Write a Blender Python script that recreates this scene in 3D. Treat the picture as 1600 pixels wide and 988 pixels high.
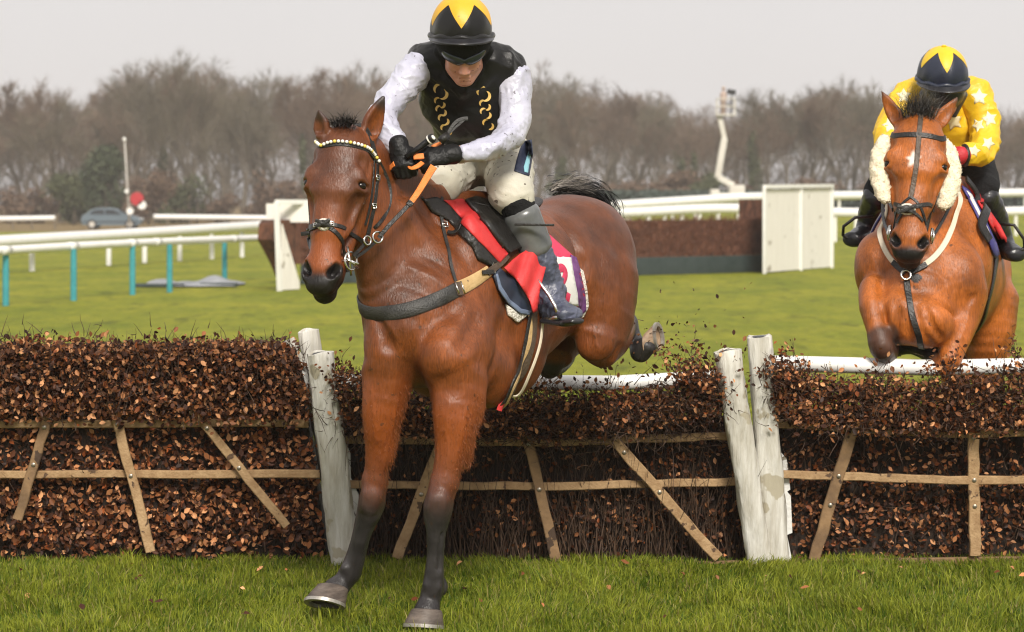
import bpy, bmesh, math, random, os
import numpy as np
from mathutils import Vector, Matrix, noise
from mathutils.bvhtree import BVHTree

for o in list(bpy.data.objects):
    bpy.data.objects.remove(o)
SC = bpy.context.scene
COL = SC.collection

# ------------------------------------------------------------------ camera, sky, sun, exposure
CAM_H = 1.65          # camera height above the turf
FPX = 4000.0          # focal length in photograph pixels (photograph is 1600 wide)
HZ = 320.0            # horizon row in the photograph
cam = bpy.data.cameras.new('camera')
cam.sensor_width = 36.0
cam.lens = 36.0 * FPX / 1600.0
cam.shift_y = -(494.0 - HZ) / 1600.0
cam.clip_start = 0.1
cam.clip_end = 8000.0
cam.dof.use_dof = True
cam.dof.focus_distance = 10.35
cam.dof.aperture_fstop = 5.0
camo = bpy.data.objects.new('camera', cam)
camo.location = (0, 0, CAM_H)
camo.rotation_euler = (math.radians(90), 0, 0)
COL.objects.link(camo)
SC.camera = camo

SUN_EL, SUN_AZ = math.radians(38), math.radians(168)   # azimuth clockwise from +Y; veiled sun behind the camera, to its right
w = bpy.data.worlds.new('World')
SC.world = w
w.use_nodes = True
nt = w.node_tree
nt.nodes.clear()
_o = nt.nodes.new('ShaderNodeOutputWorld')
_bg = nt.nodes.new('ShaderNodeBackground')
_sky = nt.nodes.new('ShaderNodeTexSky')
_sky.sky_type = 'NISHITA'
_sky.sun_disc = False
_sky.sun_elevation = SUN_EL
_sky.sun_rotation = SUN_AZ
_sky.air_density = 1.0
_sky.dust_density = 3.0
_mixw = nt.nodes.new('ShaderNodeMixRGB')
_mixw.inputs[0].default_value = 0.90
_geo = nt.nodes.new('ShaderNodeTexCoord')
_sep = nt.nodes.new('ShaderNodeSeparateXYZ')
_ramp = nt.nodes.new('ShaderNodeValToRGB')       # overcast cloud deck: brighter overhead, as overcast skies are
_ramp.color_ramp.elements[0].position = 0.0
_ramp.color_ramp.elements[0].color = (8.35, 8.0, 7.95, 1)
_ramp.color_ramp.elements[1].position = 1.0
_ramp.color_ramp.elements[1].color = (9.0, 8.6, 8.4, 1)
_nz = nt.nodes.new('ShaderNodeTexNoise')
_nz.inputs['Scale'].default_value = 2.2
_nz.inputs['Detail'].default_value = 4.0
_mul = nt.nodes.new('ShaderNodeMixRGB')
_mul.blend_type = 'MULTIPLY'
_mul.inputs[0].default_value = 0.22
nt.links.new(_geo.outputs['Generated'], _sep.inputs[0])
nt.links.new(_sep.outputs['Z'], _ramp.inputs[0])
nt.links.new(_geo.outputs['Generated'], _nz.inputs['Vector'])
nt.links.new(_ramp.outputs[0], _mul.inputs[1])
nt.links.new(_nz.outputs['Fac'], _mul.inputs[2])
nt.links.new(_sky.outputs[0], _mixw.inputs[1])
nt.links.new(_mul.outputs[0], _mixw.inputs[2])
nt.links.new(_mixw.outputs[0], _bg.inputs['Color'])
_bg.inputs['Strength'].default_value = 0.10
nt.links.new(_bg.outputs[0], _o.inputs[0])

sl = bpy.data.lights.new('sun', 'SUN')
sl.energy = 3.6
sl.angle = math.radians(16)
sl.color = (1.0, 0.94, 0.85)
slo = bpy.data.objects.new('sun', sl)
_d = Vector((math.sin(SUN_AZ) * math.cos(SUN_EL), math.cos(SUN_AZ) * math.cos(SUN_EL), math.sin(SUN_EL)))
slo.rotation_euler = _d.to_track_quat('Z', 'Y').to_euler()
COL.objects.link(slo)

SC.view_settings.view_transform = 'Standard'
SC.view_settings.look = 'None'
SC.view_settings.gamma = 1
SC.view_settings.use_curve_mapping = False
SC.view_settings.exposure = 0.22
SC.render.engine = 'CYCLES'
SC.cycles.use_denoising = True
SC.cycles.filter_width = 1.15
SC.cycles.max_bounces = 6
SC.cycles.transparent_max_bounces = 8

RNG = np.random.default_rng(7)
random.seed(7)


# ------------------------------------------------------------------ helpers
def P(px, py, d):
    """World point seen at photograph pixel (px, py) at distance d along the view axis."""
    return Vector(((px - 800.0) * d / FPX, d, CAM_H - (py - HZ) * d / FPX))


def px_of(v):
    return 800 + v[0] * FPX / v[1], HZ - (v[2] - CAM_H) * FPX / v[1]


def tag(o, label=None, cat=None, group=None, kind=None):
    if label: o['label'] = label
    if cat: o['category'] = cat
    if group: o['group'] = group
    if kind: o['kind'] = kind
    return o


def empty(name, loc, label=None, cat=None, group=None):
    o = bpy.data.objects.new(name, None)
    o.empty_display_size = 0.1
    COL.objects.link(o)
    o.location = loc
    bpy.context.view_layer.update()
    return tag(o, label, cat, group)


def mesh_obj(name, V, Fs, mat=None, parent=None, smooth=True, attrs=None):
    """One mesh object from numpy / list data in WORLD coordinates (kept in place under a parent)."""
    me = bpy.data.meshes.new(name)
    V = np.asarray(V, dtype=np.float32)
    if isinstance(Fs, np.ndarray) and Fs.ndim == 2:
        n, k = Fs.shape
        me.vertices.add(len(V))
        me.vertices.foreach_set('co', V.ravel())
        me.loops.add(n * k)
        me.loops.foreach_set('vertex_index', Fs.astype(np.int32).ravel())
        me.polygons.add(n)
        me.polygons.foreach_set('loop_start', np.arange(0, n * k, k, dtype=np.int32))
        me.update(calc_edges=True)
    else:
        me.from_pydata([tuple(map(float, v)) for v in V], [], [tuple(map(int, f)) for f in Fs])
        me.update()
    if smooth:
        me.polygons.foreach_set('use_smooth', np.ones(len(me.polygons), dtype=bool))
    if attrs:
        for an, av in attrs.items():
            av = np.asarray(av, dtype=np.float32)
            if av.ndim == 1:
                a = me.attributes.new(an, 'FLOAT', 'POINT')
                a.data.foreach_set('value', av)
            else:
                a = me.attributes.new(an, 'FLOAT_VECTOR', 'POINT')
                a.data.foreach_set('vector', av.ravel())
    o = bpy.data.objects.new(name, me)
    COL.objects.link(o)
    if mat: me.materials.append(mat)
    if parent is not None:
        o.parent = parent
        o.matrix_parent_inverse = parent.matrix_world.inverted()
    return o


class MB:
    """Collects boxes, tubes, lofts in world coordinates and builds ONE mesh object."""
    def __init__(s):
        s.V, s.F = [], []

    def add(s, V, F):
        b = len(s.V)
        s.V += [tuple(v) for v in V]
        s.F += [tuple(i + b for i in f) for f in F]
        return s

    def box(s, c, sx, sy, sz, M=None, bev=0.0):
        bm = bmesh.new()
        bmesh.ops.create_cube(bm, size=1.0)
        for v in bm.verts:
            v.co = Vector((v.co.x * sx, v.co.y * sy, v.co.z * sz))
        if bev > 0:
            bmesh.ops.bevel(bm, geom=bm.edges[:], offset=bev, segments=2, profile=0.7, affect='EDGES')
        bm.verts.index_update()
        c = Vector(c)
        V = [(M @ v.co if M else v.co) + c for v in bm.verts]
        F = [[v.index for v in f.verts] for f in bm.faces]
        bm.free()
        return s.add(V, F)

    def bar(s, a, b, wd, th, up=Vector((0, 0, 1)), bev=0.004):
        a, b = Vector(a), Vector(b)
        z = (b - a)
        L = z.length
        z.normalize()
        x = up.cross(z)
        if x.length < 1e-4: x = Vector((1, 0, 0)).cross(z)
        x.normalize()
        y = z.cross(x)
        M = Matrix((x, y, z)).transposed()
        return s.box((a + b) / 2, wd, th, L, M, bev)

    def tube(s, pts, r, n=12, cap=True, sm=True):
        pts = [Vector(p) for p in pts]
        rr = r if isinstance(r, (list, tuple, np.ndarray)) else [r] * len(pts)
        V, F = [], []
        up = None
        for i, p in enumerate(pts):
            t = (pts[min(i + 1, len(pts) - 1)] - pts[max(i - 1, 0)])
            if t.length < 1e-9: t = Vector((0, 0, 1))
            t.normalize()
            if up is None:
                up = t.orthogonal().normalized()
            up = (up - t * up.dot(t)).normalized()
            sd = t.cross(up)
            for k in range(n):
                a = 2 * math.pi * k / n
                V.append(p + (up * math.cos(a) + sd * math.sin(a)) * rr[i])
        for i in range(len(pts) - 1):
            for k in range(n):
                k2 = (k + 1) % n
                F.append((i * n + k, i * n + k2, (i + 1) * n + k2, (i + 1) * n + k))
        if cap:
            F.append(tuple(range(n - 1, -1, -1)))
            m = (len(pts) - 1) * n
            F.append(tuple(m + k for k in range(n)))
        return s.add(V, F)

    def ball(s, c, r, M=None, seg=16, rings=10):
        rx, ry, rz = r if isinstance(r, (tuple, list)) else (r, r, r)
        V, F = [], []
        c = Vector(c)
        for i in range(rings + 1):
            th = math.pi * i / rings
            for k in range(seg):
                a = 2 * math.pi * k / seg
                v = Vector((rx * math.sin(th) * math.cos(a), ry * math.sin(th) * math.sin(a), rz * math.cos(th)))
                V.append((M @ v if M else v) + c)
        for i in range(rings):
            for k in range(seg):
                k2 = (k + 1) % seg
                F.append((i * seg + k, (i + 1) * seg + k, (i + 1) * seg + k2, i * seg + k2))
        return s.add(V, F)

    def prism(s, pts2, origin, x, y, depth):
        """Outline pts2 (2D) in the plane origin,x,y, extruded by vector depth."""
        n = len(pts2)
        o = Vector(origin)
        V = [o + x * p[0] + y * p[1] for p in pts2] + [o + x * p[0] + y * p[1] + depth for p in pts2]
        F = [tuple(range(n - 1, -1, -1)), tuple(range(n, 2 * n))]
        F += [(i, (i + 1) % n, n + (i + 1) % n, n + i) for i in range(n)]
        return s.add(V, F)

    def build(s, name, mat=None, parent=None, smooth=False, attrs=None, auto=None):
        o = mesh_obj(name, s.V, s.F, mat, parent, smooth, attrs)
        bm = bmesh.new()
        bm.from_mesh(o.data)
        bmesh.ops.recalc_face_normals(bm, faces=bm.faces[:])
        bm.to_mesh(o.data)
        bm.free()
        if auto:
            for p in o.data.polygons: p.use_smooth = True
            o.data.set_sharp_from_angle(angle=math.radians(auto))
        return o


def spline(pts, n):
    """Catmull-Rom through pts (any dimension), n samples."""
    A = np.array([list(p) for p in pts], dtype=float)
    if len(A) < 3:
        t = np.linspace(0, 1, n)[:, None]
        return A[0] * (1 - t) + A[-1] * t
    d = np.concatenate([[0], np.cumsum(np.maximum(np.linalg.norm(np.diff(A[:, :3], axis=0), axis=1), 1e-6))])
    out = []
    for u in np.linspace(0, d[-1], n):
        i = min(max(np.searchsorted(d, u) - 1, 0), len(A) - 2)
        t = (u - d[i]) / (d[i + 1] - d[i])
        p1, p2 = A[i], A[i + 1]
        h = d[i + 1] - d[i]
        m1 = (p2 - A[i - 1]) / (d[i + 1] - d[i - 1]) * h if i > 0 else (p2 - p1)
        m2 = (A[i + 2] - p1) / (d[i + 2] - d[i]) * h if i + 2 < len(A) else (p2 - p1)
        out.append((2*t**3-3*t**2+1)*p1 + (t**3-2*t**2+t)*m1 + (-2*t**3+3*t**2)*p2 + (t**3-t**2)*m2)
    return np.array(out)


def bvh_of(*objs):
    V, F = [], []
    for o in objs:
        b = len(V)
        M = o.matrix_world
        V += [M @ v.co for v in o.data.vertices]
        F += [[i + b for i in p.vertices] for p in o.data.polygons]
    return BVHTree.FromPolygons(V, F)


def hit(px, py, bvh, dflt=10.2):
    """Surface point under a photograph pixel."""
    o = Vector((0, 0, CAM_H))
    d = (P(px, py, 10.0) - o).normalized()
    r = bvh.ray_cast(o, d)
    if r[0] is None:
        return P(px, py, dflt)
    return r[0]


def strap(name, pts, wd, th, mat, parent=None, bvh=None, off=0.003, snap=0.12, step=0.012, nrm=None, attrs=None, widths=None, closed=False, mb=None, sag=None):
    """A flat strap (rectangular section) through pts, laid on the surface bvh."""
    pts = [Vector(p) for p in pts]
    if closed: pts = pts + [pts[0]]
    L = sum((pts[i + 1] - pts[i]).length for i in range(len(pts) - 1))
    n = max(4, int(L / step))
    S = [Vector(p) for p in spline(pts, n)]
    N = []
    for i, p in enumerate(S):
        nn = None
        if bvh:
            r = bvh.find_nearest(p)
            if r[0] is not None and r[3] < snap:
                nn = r[1].copy()
                S[i] = r[0] + nn * off
        N.append(nn)
    last = Vector(nrm) if nrm is not None else Vector((0, -1, 0))
    for i in range(n):
        if N[i] is None: N[i] = last.copy()
        last = N[i]
    for _ in range(9):
        N = [(N[max(i-1, 0)] + N[i] * 2 + N[min(i+1, n-1)]).normalized() for i in range(n)]
        S = [S[0]] + [(S[i-1] + S[i] * 2 + S[i+1]) / 4 for i in range(1, n-1)] + [S[-1]]
    V, F = [], []
    for i in range(n):
        t = (S[min(i+1, n-1)] - S[max(i-1, 0)]).normalized()
        nn = (N[i] - t * N[i].dot(t)).normalized()
        sd = t.cross(nn)
        hw = (widths[0] + (widths[1] - widths[0]) * i / (n - 1)) / 2 if widths else wd / 2
        for (a, b) in ((-1, -.2), (-.82, 1), (.82, 1), (1, -.2), (0.8, -1), (-.8, -1)):
            V.append(S[i] + sd * (a * hw) + nn * (b * th / 2))
    for i in range(n - 1):
        for k in range(6):
            k2 = (k + 1) % 6
            F.append((i*6+k, i*6+k2, (i+1)*6+k2, (i+1)*6+k))
    F.append((5, 4, 3, 2, 1, 0))
    F.append(tuple((n-1)*6+k for k in range(6)))
    if mb is not None:
        mb.add(V, F)
        return S
    o = MB().add(V, F).build(name, mat, parent, auto=50)
    return o


# ------------------------------------------------------------------ materials
def mat(name, base=(0.5, 0.5, 0.5), rough=0.6, metal=0.0, spec=0.5, noise_amt=0.0, noise_scale=20, base2=None, bump=0.0,
        bump_scale=60, coat=0.0, sheen=0.0, detail=5, trans=0.0, stretch=None, spots=None, spot_scale=60, spot_thr=0.66, sub=0.0):
    m = bpy.data.materials.new(name)
    m.use_nodes = True
    nt = m.node_tree
    b = nt.nodes['Principled BSDF']
    b.inputs['Base Color'].default_value = (*base, 1)
    b.inputs['Roughness'].default_value = rough
    b.inputs['Metallic'].default_value = metal
    b.inputs['Specular IOR Level'].default_value = spec
    b.inputs['Coat Weight'].default_value = coat
    b.inputs['Sheen Weight'].default_value = sheen
    if sub:
        b.inputs['Subsurface Weight'].default_value = sub
        b.inputs['Subsurface Radius'].default_value = (0.02, 0.008, 0.004)
    tc = nt.nodes.new('ShaderNodeTexCoord')
    vec = tc.outputs['Object']
    if stretch:
        mp = nt.nodes.new('ShaderNodeMapping')
        mp.inputs['Scale'].default_value = stretch
        nt.links.new(vec, mp.inputs[0])
        vec = mp.outputs[0]
    col = None
    if base2 is not None:
        n = nt.nodes.new('ShaderNodeTexNoise')
        n.inputs['Scale'].default_value = noise_scale
        n.inputs['Detail'].default_value = detail
        n.inputs['Roughness'].default_value = 0.65
        nt.links.new(vec, n.inputs['Vector'])
        r = nt.nodes.new('ShaderNodeValToRGB')
        r.color_ramp.elements[0].position = 0.35
        r.color_ramp.elements[1].position = 0.68
        r.color_ramp.elements[0].color = (*base, 1)
        r.color_ramp.elements[1].color = (*base2, 1)
        nt.links.new(n.outputs['Fac'], r.inputs[0])
        col = r.outputs[0]
    if spots is not None:
        n = nt.nodes.new('ShaderNodeTexNoise')
        n.inputs['Scale'].default_value = spot_scale
        n.inputs['Detail'].default_value = 3
        nt.links.new(tc.outputs['Object'], n.inputs['Vector'])
        r = nt.nodes.new('ShaderNodeValToRGB')
        r.color_ramp.elements[0].position = spot_thr
        r.color_ramp.elements[1].position = spot_thr + 0.025
        nt.links.new(n.outputs['Fac'], r.inputs[0])
        mx = nt.nodes.new('ShaderNodeMixRGB')
        nt.links.new(r.outputs[0], mx.inputs[0])
        mx.inputs[1].default_value = (*base, 1)
        if col: nt.links.new(col, mx.inputs[1])
        mx.inputs[2].default_value = (*spots, 1)
        col = mx.outputs[0]
    if col: nt.links.new(col, b.inputs['Base Color'])
    if bump:
        n = nt.nodes.new('ShaderNodeTexNoise')
        n.inputs['Scale'].default_value = bump_scale
        n.inputs['Detail'].default_value = 6
        nt.links.new(vec, n.inputs['Vector'])
        bp = nt.nodes.new('ShaderNodeBump')
        bp.inputs['Strength'].default_value = bump
        bp.inputs['Distance'].default_value = 0.02
        nt.links.new(n.outputs['Fac'], bp.inputs['Height'])
        nt.links.new(bp.outputs[0], b.inputs['Normal'])
    return m


# ------------------------------------------------------------------ signed-distance sculpting (bodies grow as ONE continuous surface)
class Sculpt:
    def __init__(s, lo, hi, h):
        s.lo = np.array(lo, float)
        s.h = h
        s.n = np.ceil((np.array(hi, float) - s.lo) / h).astype(int) + 1
        s.F = np.full(tuple(s.n), 0.2, dtype=np.float32)

    def _sub(s, lo, hi):
        a = np.clip(np.floor((np.array(lo) - s.lo) / s.h).astype(int), 0, s.n - 1)
        b = np.clip(np.ceil((np.array(hi) - s.lo) / s.h).astype(int) + 1, 1, s.n)
        sl = tuple(slice(a[i], b[i]) for i in range(3))
        c = [(s.lo[i] + s.h * np.arange(a[i], b[i])).astype(np.float32) for i in range(3)]
        return sl, c[0][:, None, None], c[1][None, :, None], c[2][None, None, :]

    def _comb(s, sl, d, k, sub):
        f = s.F[sl]
        if sub:
            g = -d
            hh = np.maximum(k - np.abs(f - g), 0) / k
            s.F[sl] = np.maximum(f, g) + hh * hh * k * 0.25
        else:
            hh = np.maximum(k - np.abs(f - d), 0) / k
            s.F[sl] = np.minimum(f, d) - hh * hh * k * 0.25

    def ell(s, c, r, axes=None, k=0.03, sub=False):
        c = np.array(c, float)
        r = np.array(r, float) if np.ndim(r) else np.array([r] * 3, float)
        A = np.eye(3) if axes is None else np.array([list(a) for a in axes], float)
        e = np.sqrt(((A * r[:, None]) ** 2).sum(0)) + k + s.h
        sl, X, Y, Z = s._sub(c - e, c + e)
        if 0 in s.F[sl].shape: return
        x, y, z = X - c[0], Y - c[1], Z - c[2]
        q = [(x * A[i][0] + y * A[i][1] + z * A[i][2]) for i in range(3)]
        k0 = np.sqrt(sum((q[i] / r[i]) ** 2 for i in range(3)))
        k1 = np.sqrt(sum((q[i] / r[i] ** 2) ** 2 for i in range(3)))
        d = k0 * (k0 - 1) / np.maximum(k1, 1e-4)
        d = np.where(k0 < 0.2, -r.min() * (1 - k0), d)
        s._comb(sl, d.astype(np.float32), k, sub)

    def cap(s, a, b, ra, rb=None, side=None, k=0.03, sub=False, capm=0.7):
        """Tapered capsule; ra / rb a radius or (half-width along side, half-height)."""
        rb = ra if rb is None else rb
        ra = ra if np.ndim(ra) else (ra, ra)
        rb = rb if np.ndim(rb) else (rb, rb)
        a, b = np.array(a, float), np.array(b, float)
        ab = b - a
        L = np.linalg.norm(ab)
        if L < 1e-6: return s.ell(a, (ra[0], ra[0], ra[1]), None, k, sub)
        ax = ab / L
        sd = np.array(side if side is not None else ((0, 0, 1) if abs(ax[2]) < 0.9 else (1, 0, 0)), float)
        sd = sd - ax * sd.dot(ax)
        sd /= np.linalg.norm(sd)
        vv = np.cross(ax, sd)
        m = max(*ra, *rb) + k + s.h
        sl, X, Y, Z = s._sub(np.minimum(a, b) - m, np.maximum(a, b) + m)
        if 0 in s.F[sl].shape: return
        x, y, z = X - a[0], Y - a[1], Z - a[2]
        t = (x * ax[0] + y * ax[1] + z * ax[2])
        tc = np.clip(t, 0, L)
        e = t - tc
        f = (tc / L)
        W = ra[0] + (rb[0] - ra[0]) * f
        H = ra[1] + (rb[1] - ra[1]) * f
        M = np.minimum(W, H) * capm
        u = x * sd[0] + y * sd[1] + z * sd[2]
        v = x * vv[0] + y * vv[1] + z * vv[2]
        k0 = np.sqrt((u / W) ** 2 + (v / H) ** 2 + (e / M) ** 2)
        k1 = np.sqrt((u / W ** 2) ** 2 + (v / H ** 2) ** 2 + (e / M ** 2) ** 2)
        d = k0 * (k0 - 1) / np.maximum(k1, 1e-4)
        d = np.where(k0 < 0.2, -np.minimum(W, H) * (1 - k0), d)
        s._comb(sl, d.astype(np.float32), k, sub)

    def loft(s, secs, side=None, k=0.03, step=0.06, sub=False):
        """secs: list of (point, half-width, half-height). Swept as one piece, then blended in once."""
        A = [list(p) + [a, b] for p, a, b in secs]
        L = sum((Vector(A[i+1][:3]) - Vector(A[i][:3])).length for i in range(len(A) - 1))
        S = spline(A, max(3, int(L / step)))
        m = S[:, 3:5].max() + k + 2 * s.h
        lo, hi = S[:, :3].min(0) - m, S[:, :3].max(0) + m
        sl, X, Y, Z = s._sub(lo, hi)
        if 0 in s.F[sl].shape: return
        T = Sculpt.__new__(Sculpt)
        a = np.array([q.start for q in sl])
        T.lo = s.lo + a * s.h; T.h = s.h; T.n = np.array(s.F[sl].shape)
        T.F = np.full(s.F[sl].shape, 0.2, dtype=np.float32)
        for i in range(len(S) - 1):
            T.cap(S[i][:3], S[i+1][:3], S[i][3:5], S[i+1][3:5], side, 1e-5)
        s._comb(sl, T.F, k, sub)

    def mesh(s):
        """Naive surface nets."""
        F = s.F
        I = F < 0
        n = F.shape
        cnt = np.zeros((n[0]-1, n[1]-1, n[2]-1), dtype=np.int8)
        offs = [(i, j, k) for i in (0, 1) for j in (0, 1) for k in (0, 1)]
        for (i, j, k) in offs:
            cnt += I[i:n[0]-1+i, j:n[1]-1+j, k:n[2]-1+k]
        mixed = (cnt > 0) & (cnt < 8)
        idx = np.argwhere(mixed)
        ids = np.full(cnt.shape, -1, dtype=np.int32)
        ids[mixed] = np.arange(len(idx))
        c = np.stack([F[idx[:, 0]+i, idx[:, 1]+j, idx[:, 2]+k] for (i, j, k) in offs], 1)
        acc = np.zeros((len(idx), 3)); num = np.zeros(len(idx))
        O = np.array(offs, float)
        for a in range(8):
            for b in range(a + 1, 8):
                if np.abs(O[a] - O[b]).sum() != 1: continue
                m = (c[:, a] < 0) != (c[:, b] < 0)
                t = c[m, a] / (c[m, a] - c[m, b])
                acc[m] += O[a] + (O[b] - O[a]) * t[:, None]
                num[m] += 1
        V = s.lo + (idx + acc / num[:, None]) * s.h
        Q = []
        for ax in range(3):
            sl0 = [slice(None)] * 3; sl1 = [slice(None)] * 3
            sl0[ax] = slice(0, n[ax]-1); sl1[ax] = slice(1, n[ax])
            ch = I[tuple(sl0)] != I[tuple(sl1)]
            e = np.argwhere(ch)
            o1, o2 = [(1, 2), (2, 0), (0, 1)][ax]
            ok = (e[:, o1] > 0) & (e[:, o2] > 0) & (e[:, o1] < n[o1]-1) & (e[:, o2] < n[o2]-1)
            e = e[ok]
            def g(d1, d2):
                q = e.copy(); q[:, o1] -= d1; q[:, o2] -= d2
                return ids[q[:, 0], q[:, 1], q[:, 2]]
            quad = np.stack([g(1, 1), g(0, 1), g(0, 0), g(1, 0)], 1)
            fl = ~I[e[:, 0], e[:, 1], e[:, 2]]
            quad[fl] = quad[fl][:, ::-1]
            Q.append(quad)
        Q = np.concatenate(Q)
        Q = Q[(Q >= 0).all(1)]
        return V, Q


def keep_biggest(V, Q):
    """Drop stray islands so the body is one continuous figure."""
    par = np.arange(len(V))
    e = np.concatenate([Q[:, [0, 1]], Q[:, [1, 2]], Q[:, [2, 3]]])
    while True:
        m = np.minimum(par[e[:, 0]], par[e[:, 1]])
        old = par.copy()
        np.minimum.at(par, e[:, 0], m)
        np.minimum.at(par, e[:, 1], m)
        par = par[par]
        if (par == old).all(): break
    u, c = np.unique(par, return_counts=True)
    kp = par == u[c.argmax()]
    new = np.cumsum(kp) - 1
    return V[kp], new[Q[kp[Q[:, 0]]]]


def relax(V, Q, it=2, lam=0.5):
    e = np.concatenate([Q[:, [0, 1]], Q[:, [1, 2]], Q[:, [2, 3]], Q[:, [3, 0]]])
    for _ in range(it):
        a = np.zeros_like(V); n = np.zeros(len(V))
        for d in range(3):
            a[:, d] = np.bincount(e[:, 0], V[e[:, 1], d], len(V)) + np.bincount(e[:, 1], V[e[:, 0], d], len(V))
        n = np.bincount(e[:, 0], minlength=len(V)) + np.bincount(e[:, 1], minlength=len(V))
        V = V + lam * (a / n[:, None] - V)
    return V


def seg_param(V, chain, vals, rad=None):
    """Closest point on a polyline: interpolated value and distance."""
    best = np.full(len(V), 1e9); val = np.zeros(len(V))
    for i in range(len(chain) - 1):
        a, b = np.array(chain[i]), np.array(chain[i+1])
        ab = b - a
        t = np.clip(((V - a) @ ab) / (ab @ ab), 0, 1)
        d = np.linalg.norm(V - a - t[:, None] * ab, axis=1)
        m = d < best
        best[m] = d[m]
        val[m] = (vals[i] + (vals[i+1] - vals[i]) * t)[m]
    return val, best


def sstep(x, a, b):
    t = np.clip((x - a) / (b - a), 0, 1)
    return t * t * (3 - 2 * t)
# ------------------------------------------------------------------ ground, grass
def terrain(x, y):
    """Turf is level round the jump and rises gently far away on the right."""
    y = np.asarray(y, float); x = np.asarray(x, float)
    r = sstep(y, 75, 135) * sstep(x / np.maximum(y, 1), -.02, .06) * 1.35
    return r + 0.35 * sstep(y, 150, 400)


def tz(x, y):
    return float(terrain(x, y))


def ground_mat():
    m = bpy.data.materials.new('turf')
    m.use_nodes = True
    nt = m.node_tree
    b = nt.nodes['Principled BSDF']
    N = nt.nodes.new
    tc = N('ShaderNodeTexCoord')
    def nz(scale, det, ax=None):
        n = N('ShaderNodeTexNoise'); n.inputs['Scale'].default_value = scale; n.inputs['Detail'].default_value = det
        n.inputs['Roughness'].default_value = .65
        if ax:
            mp = N('ShaderNodeMapping'); mp.inputs['Scale'].default_value = ax
            nt.links.new(tc.outputs['Object'], mp.inputs[0]); nt.links.new(mp.outputs[0], n.inputs['Vector'])
        else: nt.links.new(tc.outputs['Object'], n.inputs['Vector'])
        return n.outputs['Fac']
    def ramp(f, p0, c0, p1, c1):
        r = N('ShaderNodeValToRGB')
        r.color_ramp.elements[0].position = p0; r.color_ramp.elements[0].color = (*c0, 1)
        r.color_ramp.elements[1].position = p1; r.color_ramp.elements[1].color = (*c1, 1)
        nt.links.new(f, r.inputs[0]); return r.outputs[0]
    def mix(f, a, c, mode='MIX'):
        x = N('ShaderNodeMixRGB'); x.blend_type = mode
        if isinstance(f, float): x.inputs[0].default_value = f
        else: nt.links.new(f, x.inputs[0])
        nt.links.new(a, x.inputs[1])
        if isinstance(c, tuple): x.inputs[2].default_value = (*c, 1)
        else: nt.links.new(c, x.inputs[2])
        return x.outputs[0]
    c = ramp(nz(.6, 6, (1, .45, 1)), .32, (.130, .160, .009), .70, (.255, .250, .020))
    c = mix(.5, c, ramp(nz(6, 8, (1, .3, 1)), .30, (.25, .27, .2), .66, (.75, .72, .6)), 'OVERLAY')
    c = mix(ramp(nz(2.2, 8, (1, .25, 1)), .54, (0, 0, 0), .68, (.75, .75, .75)), c, (.055, .068, .006))
    # dry strip in front of the wood
    sp = N('ShaderNodeSeparateXYZ'); nt.links.new(tc.outputs['Object'], sp.inputs[0])
    def mr(o, a, bb):
        r = N('ShaderNodeMapRange'); r.interpolation_type = 'SMOOTHSTEP'
        r.inputs['From Min'].default_value = a; r.inputs['From Max'].default_value = bb
        nt.links.new(o, r.inputs['Value']); return r.outputs[0]
    f = N('ShaderNodeMath'); f.operation = 'MULTIPLY'
    nt.links.new(mr(sp.outputs['Y'], 150, 160), f.inputs[0])
    nt.links.new(mr(sp.outputs['X'], 8, -8), f.inputs[1])
    c = mix(f.outputs[0], c, (.19, .135, .06))
    f2 = N('ShaderNodeMath'); f2.operation = 'MULTIPLY'
    nt.links.new(mr(sp.outputs['Y'], 120, 135), f2.inputs[0])
    nt.links.new(mr(sp.outputs['X'], 0, 12), f2.inputs[1])
    c = mix(f2.outputs[0], c, (.10, .105, .04))
    nt.links.new(c, b.inputs['Base Color'])
    b.inputs['Roughness'].default_value = .8
    b.inputs['Specular IOR Level'].default_value = .15
    bp = N('ShaderNodeBump'); bp.inputs['Strength'].default_value = .8; bp.inputs['Distance'].default_value = .06
    nt.links.new(nz(9, 8, (1, .5, 1)), bp.inputs['Height']); nt.links.new(bp.outputs[0], b.inputs['Normal'])
    return m


M_TURF = ground_mat()


def build_ground():
    ys = np.concatenate([np.linspace(-30, 8, 6), np.linspace(9, 60, 30), np.linspace(65, 450, 60), [600, 1000, 2000, 4000]])
    us = np.linspace(-1, 1, 81)
    V, F = [], []
    for y in ys:
        hw = max(60, abs(y) * 1.2)
        for u in us:
            x = u * hw
            V.append((x, y, float(terrain(x, y))))
    n = len(us)
    for i in range(len(ys) - 1):
        for j in range(n - 1):
            F.append((i*n+j, i*n+j+1, (i+1)*n+j+1, (i+1)*n+j))
    o = mesh_obj('ground', V, np.array(F), M_TURF)
    tag(o, kind='structure')


def grass_mat(name):
    m = bpy.data.materials.new(name)
    m.use_nodes = True
    nt = m.node_tree
    b = nt.nodes['Principled BSDF']
    a = nt.nodes.new('ShaderNodeAttribute'); a.attribute_name = 'tint'
    nt.links.new(a.outputs['Vector'], b.inputs['Base Color'])
    b.inputs['Roughness'].default_value = .45
    b.inputs['Specular IOR Level'].default_value = .15
    b.inputs['Transmission Weight'].default_value = 0
    # thin blades let light through
    tr = nt.nodes.new('ShaderNodeBsdfTranslucent'); nt.links.new(a.outputs['Vector'], tr.inputs[0])
    mx = nt.nodes.new('ShaderNodeMixShader'); mx.inputs[0].default_value = .3
    nt.links.new(b.outputs[0], mx.inputs[1]); nt.links.new(tr.outputs[0], mx.inputs[2])
    nt.links.new(mx.outputs[0], nt.nodes['Material Output'].inputs[0])
    return m


M_GRASS = grass_mat('grass_blades')


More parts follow.
